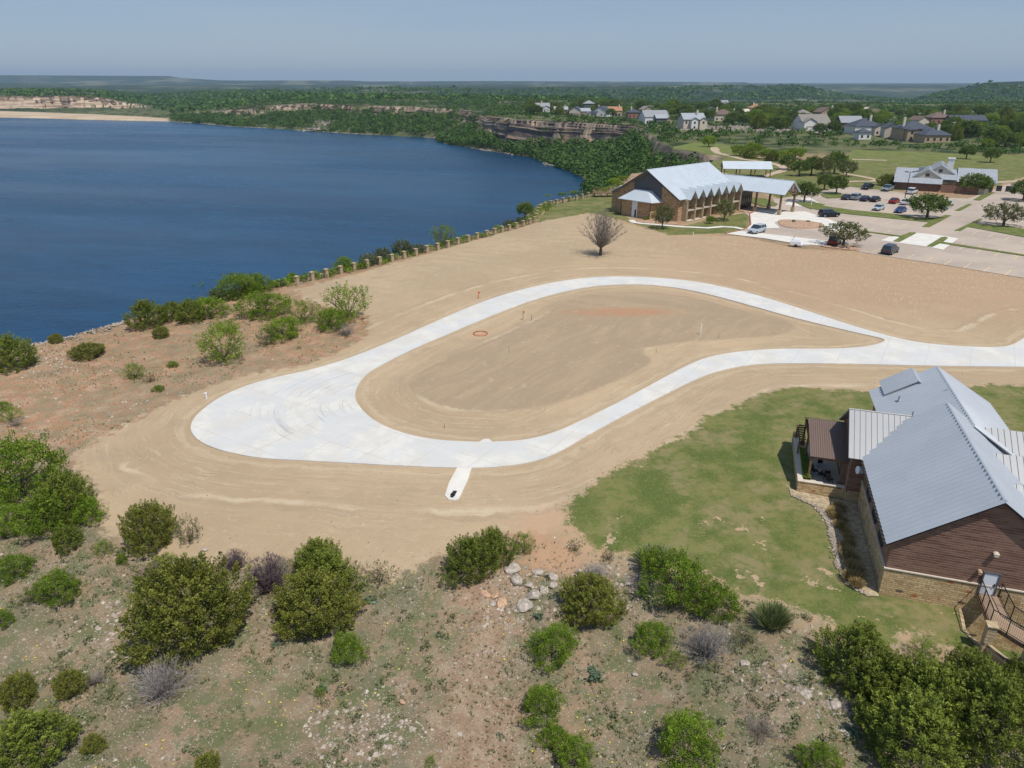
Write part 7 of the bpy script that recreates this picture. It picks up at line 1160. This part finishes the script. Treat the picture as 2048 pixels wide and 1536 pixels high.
PL_ = PX([(1285, 257), (1340, 262), (1420, 260), (1520, 266), (1640, 268), (1700, 280), (1690, 274), (1560, 258), (1400, 253), (1300, 251)]); x, y = np.random.default_rng(61).uniform(60, 420, 30000), np.random.default_rng(62).uniform(380, 620, 30000); m = (sdf(PL_, x, y) > 0) & (fbm(x, y, 30, 3, 8) > -.1); x, y = x[m][:2600], y[m][:2600]; scatter('ledge_rocks', x, y, height(x, y), R2.uniform(.4, 1.5, len(x)), L_RIM, 'pale limestone ledges below the far houses', 'rocks', 21, 'stone')
x, y, z = groundpts(3600, 71, 21, 58, lambda a, b: nat(a, b) & (fbm(a, b, 4, 3, 55) > -.02) & ~((np.abs(a + 1.9) < 1.8) & (b < 46))); low_crowns('weed_clumps', x, y, z, R2.uniform(.08, .30, len(x)), 'low grey-green weeds growing between the foreground shrubs', 'weeds', L_WDC, 30, 23, .6, .34)
x, y, z = groundpts(500, 73, 58, 120, lambda a, b: nat(a, b) & (fbm(a, b, 7, 3, 57) > .1)); low_crowns('rim_weeds', x, y, z, R2.uniform(.12, .45, len(x)), 'low green weeds on the red soil by the cliff rim', 'weeds', L_WDC, 26, 24, .6, .36)
x = ex_x = None
E_2 = np.array(near_edge); k_ = R2.uniform(3, len(E_2) - 1.001, 420); i0 = k_.astype(int); fr = k_ - i0; ex = E_2[i0] * (1 - fr[:, None]) + E_2[i0 + 1] * fr[:, None]; x = ex[:, 0] + R2.normal(size=420) * .8 + 1.7; y = ex[:, 1] + R2.normal(size=420) * .8 - 1.1; low_crowns('rim_brush', x, y, height(x, y), R2.uniform(.2, 1.05, 420), 'low green brush along the cliff lip behind the fence', 'brush', L_MES, 40, 25, .8, .26)
RUB = [PX(q) for q in ([(960, 1125), (1120, 1120), (1300, 1110), (1320, 1205), (1200, 1190), (1120, 1200), (1060, 1230), (965, 1220)], [(1440, 1310), (1560, 1310), (1740, 1430), (1700, 1450), (1500, 1360)], [(190, 1180), (330, 1150), (270, 1270), (150, 1260)], [(20, 700), (120, 690), (160, 740), (30, 760)], [(400, 1060), (520, 1075), (500, 1110), (380, 1110)], [(590, 1380), (800, 1300), (860, 1420), (640, 1480)])]
x, y, z = groundpts(60000, 81, 20, 84, lambda a, b: (np.max([sdf(q, a, b) for q in RUB], 0) > 0) & (sdf(DIRT, a, b, 12) < 0)); x, y, z = x[:2600], y[:2600], z[:2600]; scatter('rubble', x, y, z, .05 + .16 * R2.uniform(0, 1, len(x)) ** 3, L_PEB, 'patches of pale limestone rubble between the foreground shrubs', 'rubble', 26, 'stone')
def rockslide(): 
    a, b = pix(632, 263, ZL), pix(652, 212, 0); t = R2.uniform(0, 1, 700); x = a[0] + (b[0] - a[0]) * t + R2.normal(size=700) * (9 - 4 * t); y = a[1] + (b[1] - a[1]) * t; scatter('rockslide', x, y, height(x, y) + 1.0, R2.uniform(.8, 2.2, 700), L_RIM, 'pale rock slide cutting down through the woods to the lake', 'rocks', 19, 'stone')
rockslide()
# ------------------------------------------------------------------ boulders, each its own
def boulder_mesh(seed, mat):
    rng = np.random.default_rng(seed); import bmesh
    bm = bmesh.new(); bmesh.ops.create_icosphere(bm, subdivisions=3, radius=1); pl = rng.normal(size=(9, 3)); pl /= np.linalg.norm(pl, axis=1, keepdims=True); off = rng.uniform(.55, .9, 9)
    for v in bm.verts:
        p = np.array(v.co)
        for q, o in zip(pl, off):
            d = p @ q
            if d > o: p = p - q * (d - o) * .9
        v.co = p * np.array([1, .8, .62]) * (1 + .05 * math.sin(p[0] * 9 + seed) * math.sin(p[1] * 11))
    me = bpy.data.meshes.new('boulder_mesh'); bm.to_mesh(me); bm.free(); me.materials.append(mat); return me
BMS = [boulder_mesh(i, M['rock']) for i in range(4)] + [boulder_mesh(9, M['rockw'])]
for i, (px, py, wpx, k_, lb) in enumerate(((1050, 1214, 44, 0, 'large pale boulder at the front of the rock pile'), (1066, 1192, 36, 1, 'pale boulder behind the largest one of the rock pile'), (970, 1190, 26, 4, 'rust-stained rock at the left end of the rock pile'), (990, 1192, 24, 4, 'rust-stained rock second from left in the pile'), (1003, 1208, 30, 4, 'flat orange-stained rock at the lower left of the pile'), (985, 1208, 20, 2, 'small pale rock under the rust-stained ones'), (1035, 1160, 34, 2, 'grey slab rock at the back of the pile'), (1024, 1140, 40, 3, 'flat grey slab beside the juniper'), (1106, 1155, 26, 0, 'grey rock at the right end of the pile'), (1104, 1172, 26, 1, 'grey rock below the right end of the pile'), (1075, 1145, 26, 2, 'pale rock in the back middle of the pile'), (1058, 1172, 20, 3, 'small rock wedged in the middle of the pile'), (1088, 1182, 24, 0, 'pale rock between the boulders and the olive juniper'), (1300, 1178, 28, 1, 'lone pale boulder left of the broad bright shrub'), (1258, 1168, 20, 2, 'small white rock above the olive juniper'), (1667, 1412, 38, 0, 'lone round grey boulder beside the right thicket'), (1692, 1418, 18, 2, 'small grey rock touching the round boulder'), (1612, 1392, 30, 3, 'flat pale rock left of the round boulder'), (1490, 1330, 26, 3, 'flat pale rock in the gully right of the grey bare bush'), (1555, 1302, 14, 1, 'small tan rock below the green broom clump'), (1270, 1350, 12, 2, 'small pale rock left of the leafy green shrub'), (1020, 1440, 12, 1, 'small pale rock left of the bottom-centre shrubs'), (920, 1470, 14, 3, 'small tan rock on the lower open slope'), (805, 1405, 14, 4, 'small rusty rock on the stony slope'), (790, 1510, 16, 2, 'tan rock near the bottom left of centre'), (410, 1100, 16, 2, 'pale rock at the foot of the dirt bank'))):
    p_ = gp(px, py); o = link('boulder', BMS[k_], None, p_ + Vector((0, 0, .05))); R0 = wpx * depth(p_.x, p_.y, p_.z) / F / 2; o.scale = (R0, R0, R0); o.rotation_euler = (random.uniform(-.2, .2), random.uniform(-.2, .2), random.uniform(0, 6)); props(o, lb, 'rock')

# ------------------------------------------------------------------ air
hm = bpy.data.materials.new('haze'); hm.use_nodes = True; t_ = hm.node_tree; t_.nodes.remove(t_.nodes['Principled BSDF']); v_ = t_.nodes.new('ShaderNodeVolumePrincipled'); v_.inputs['Density'].default_value = 7e-5; v_.inputs['Color'].default_value = (.60, .80, 1, 1); v_.inputs['Anisotropy'].default_value = .2
t_.links.new(v_.outputs[0], t_.nodes['Material Output'].inputs['Volume'])
b = MB(); b.box(-40000, 40000, -700, 15800, -60, 210); o = b.build('haze', hm); props(o, kind='stuff')
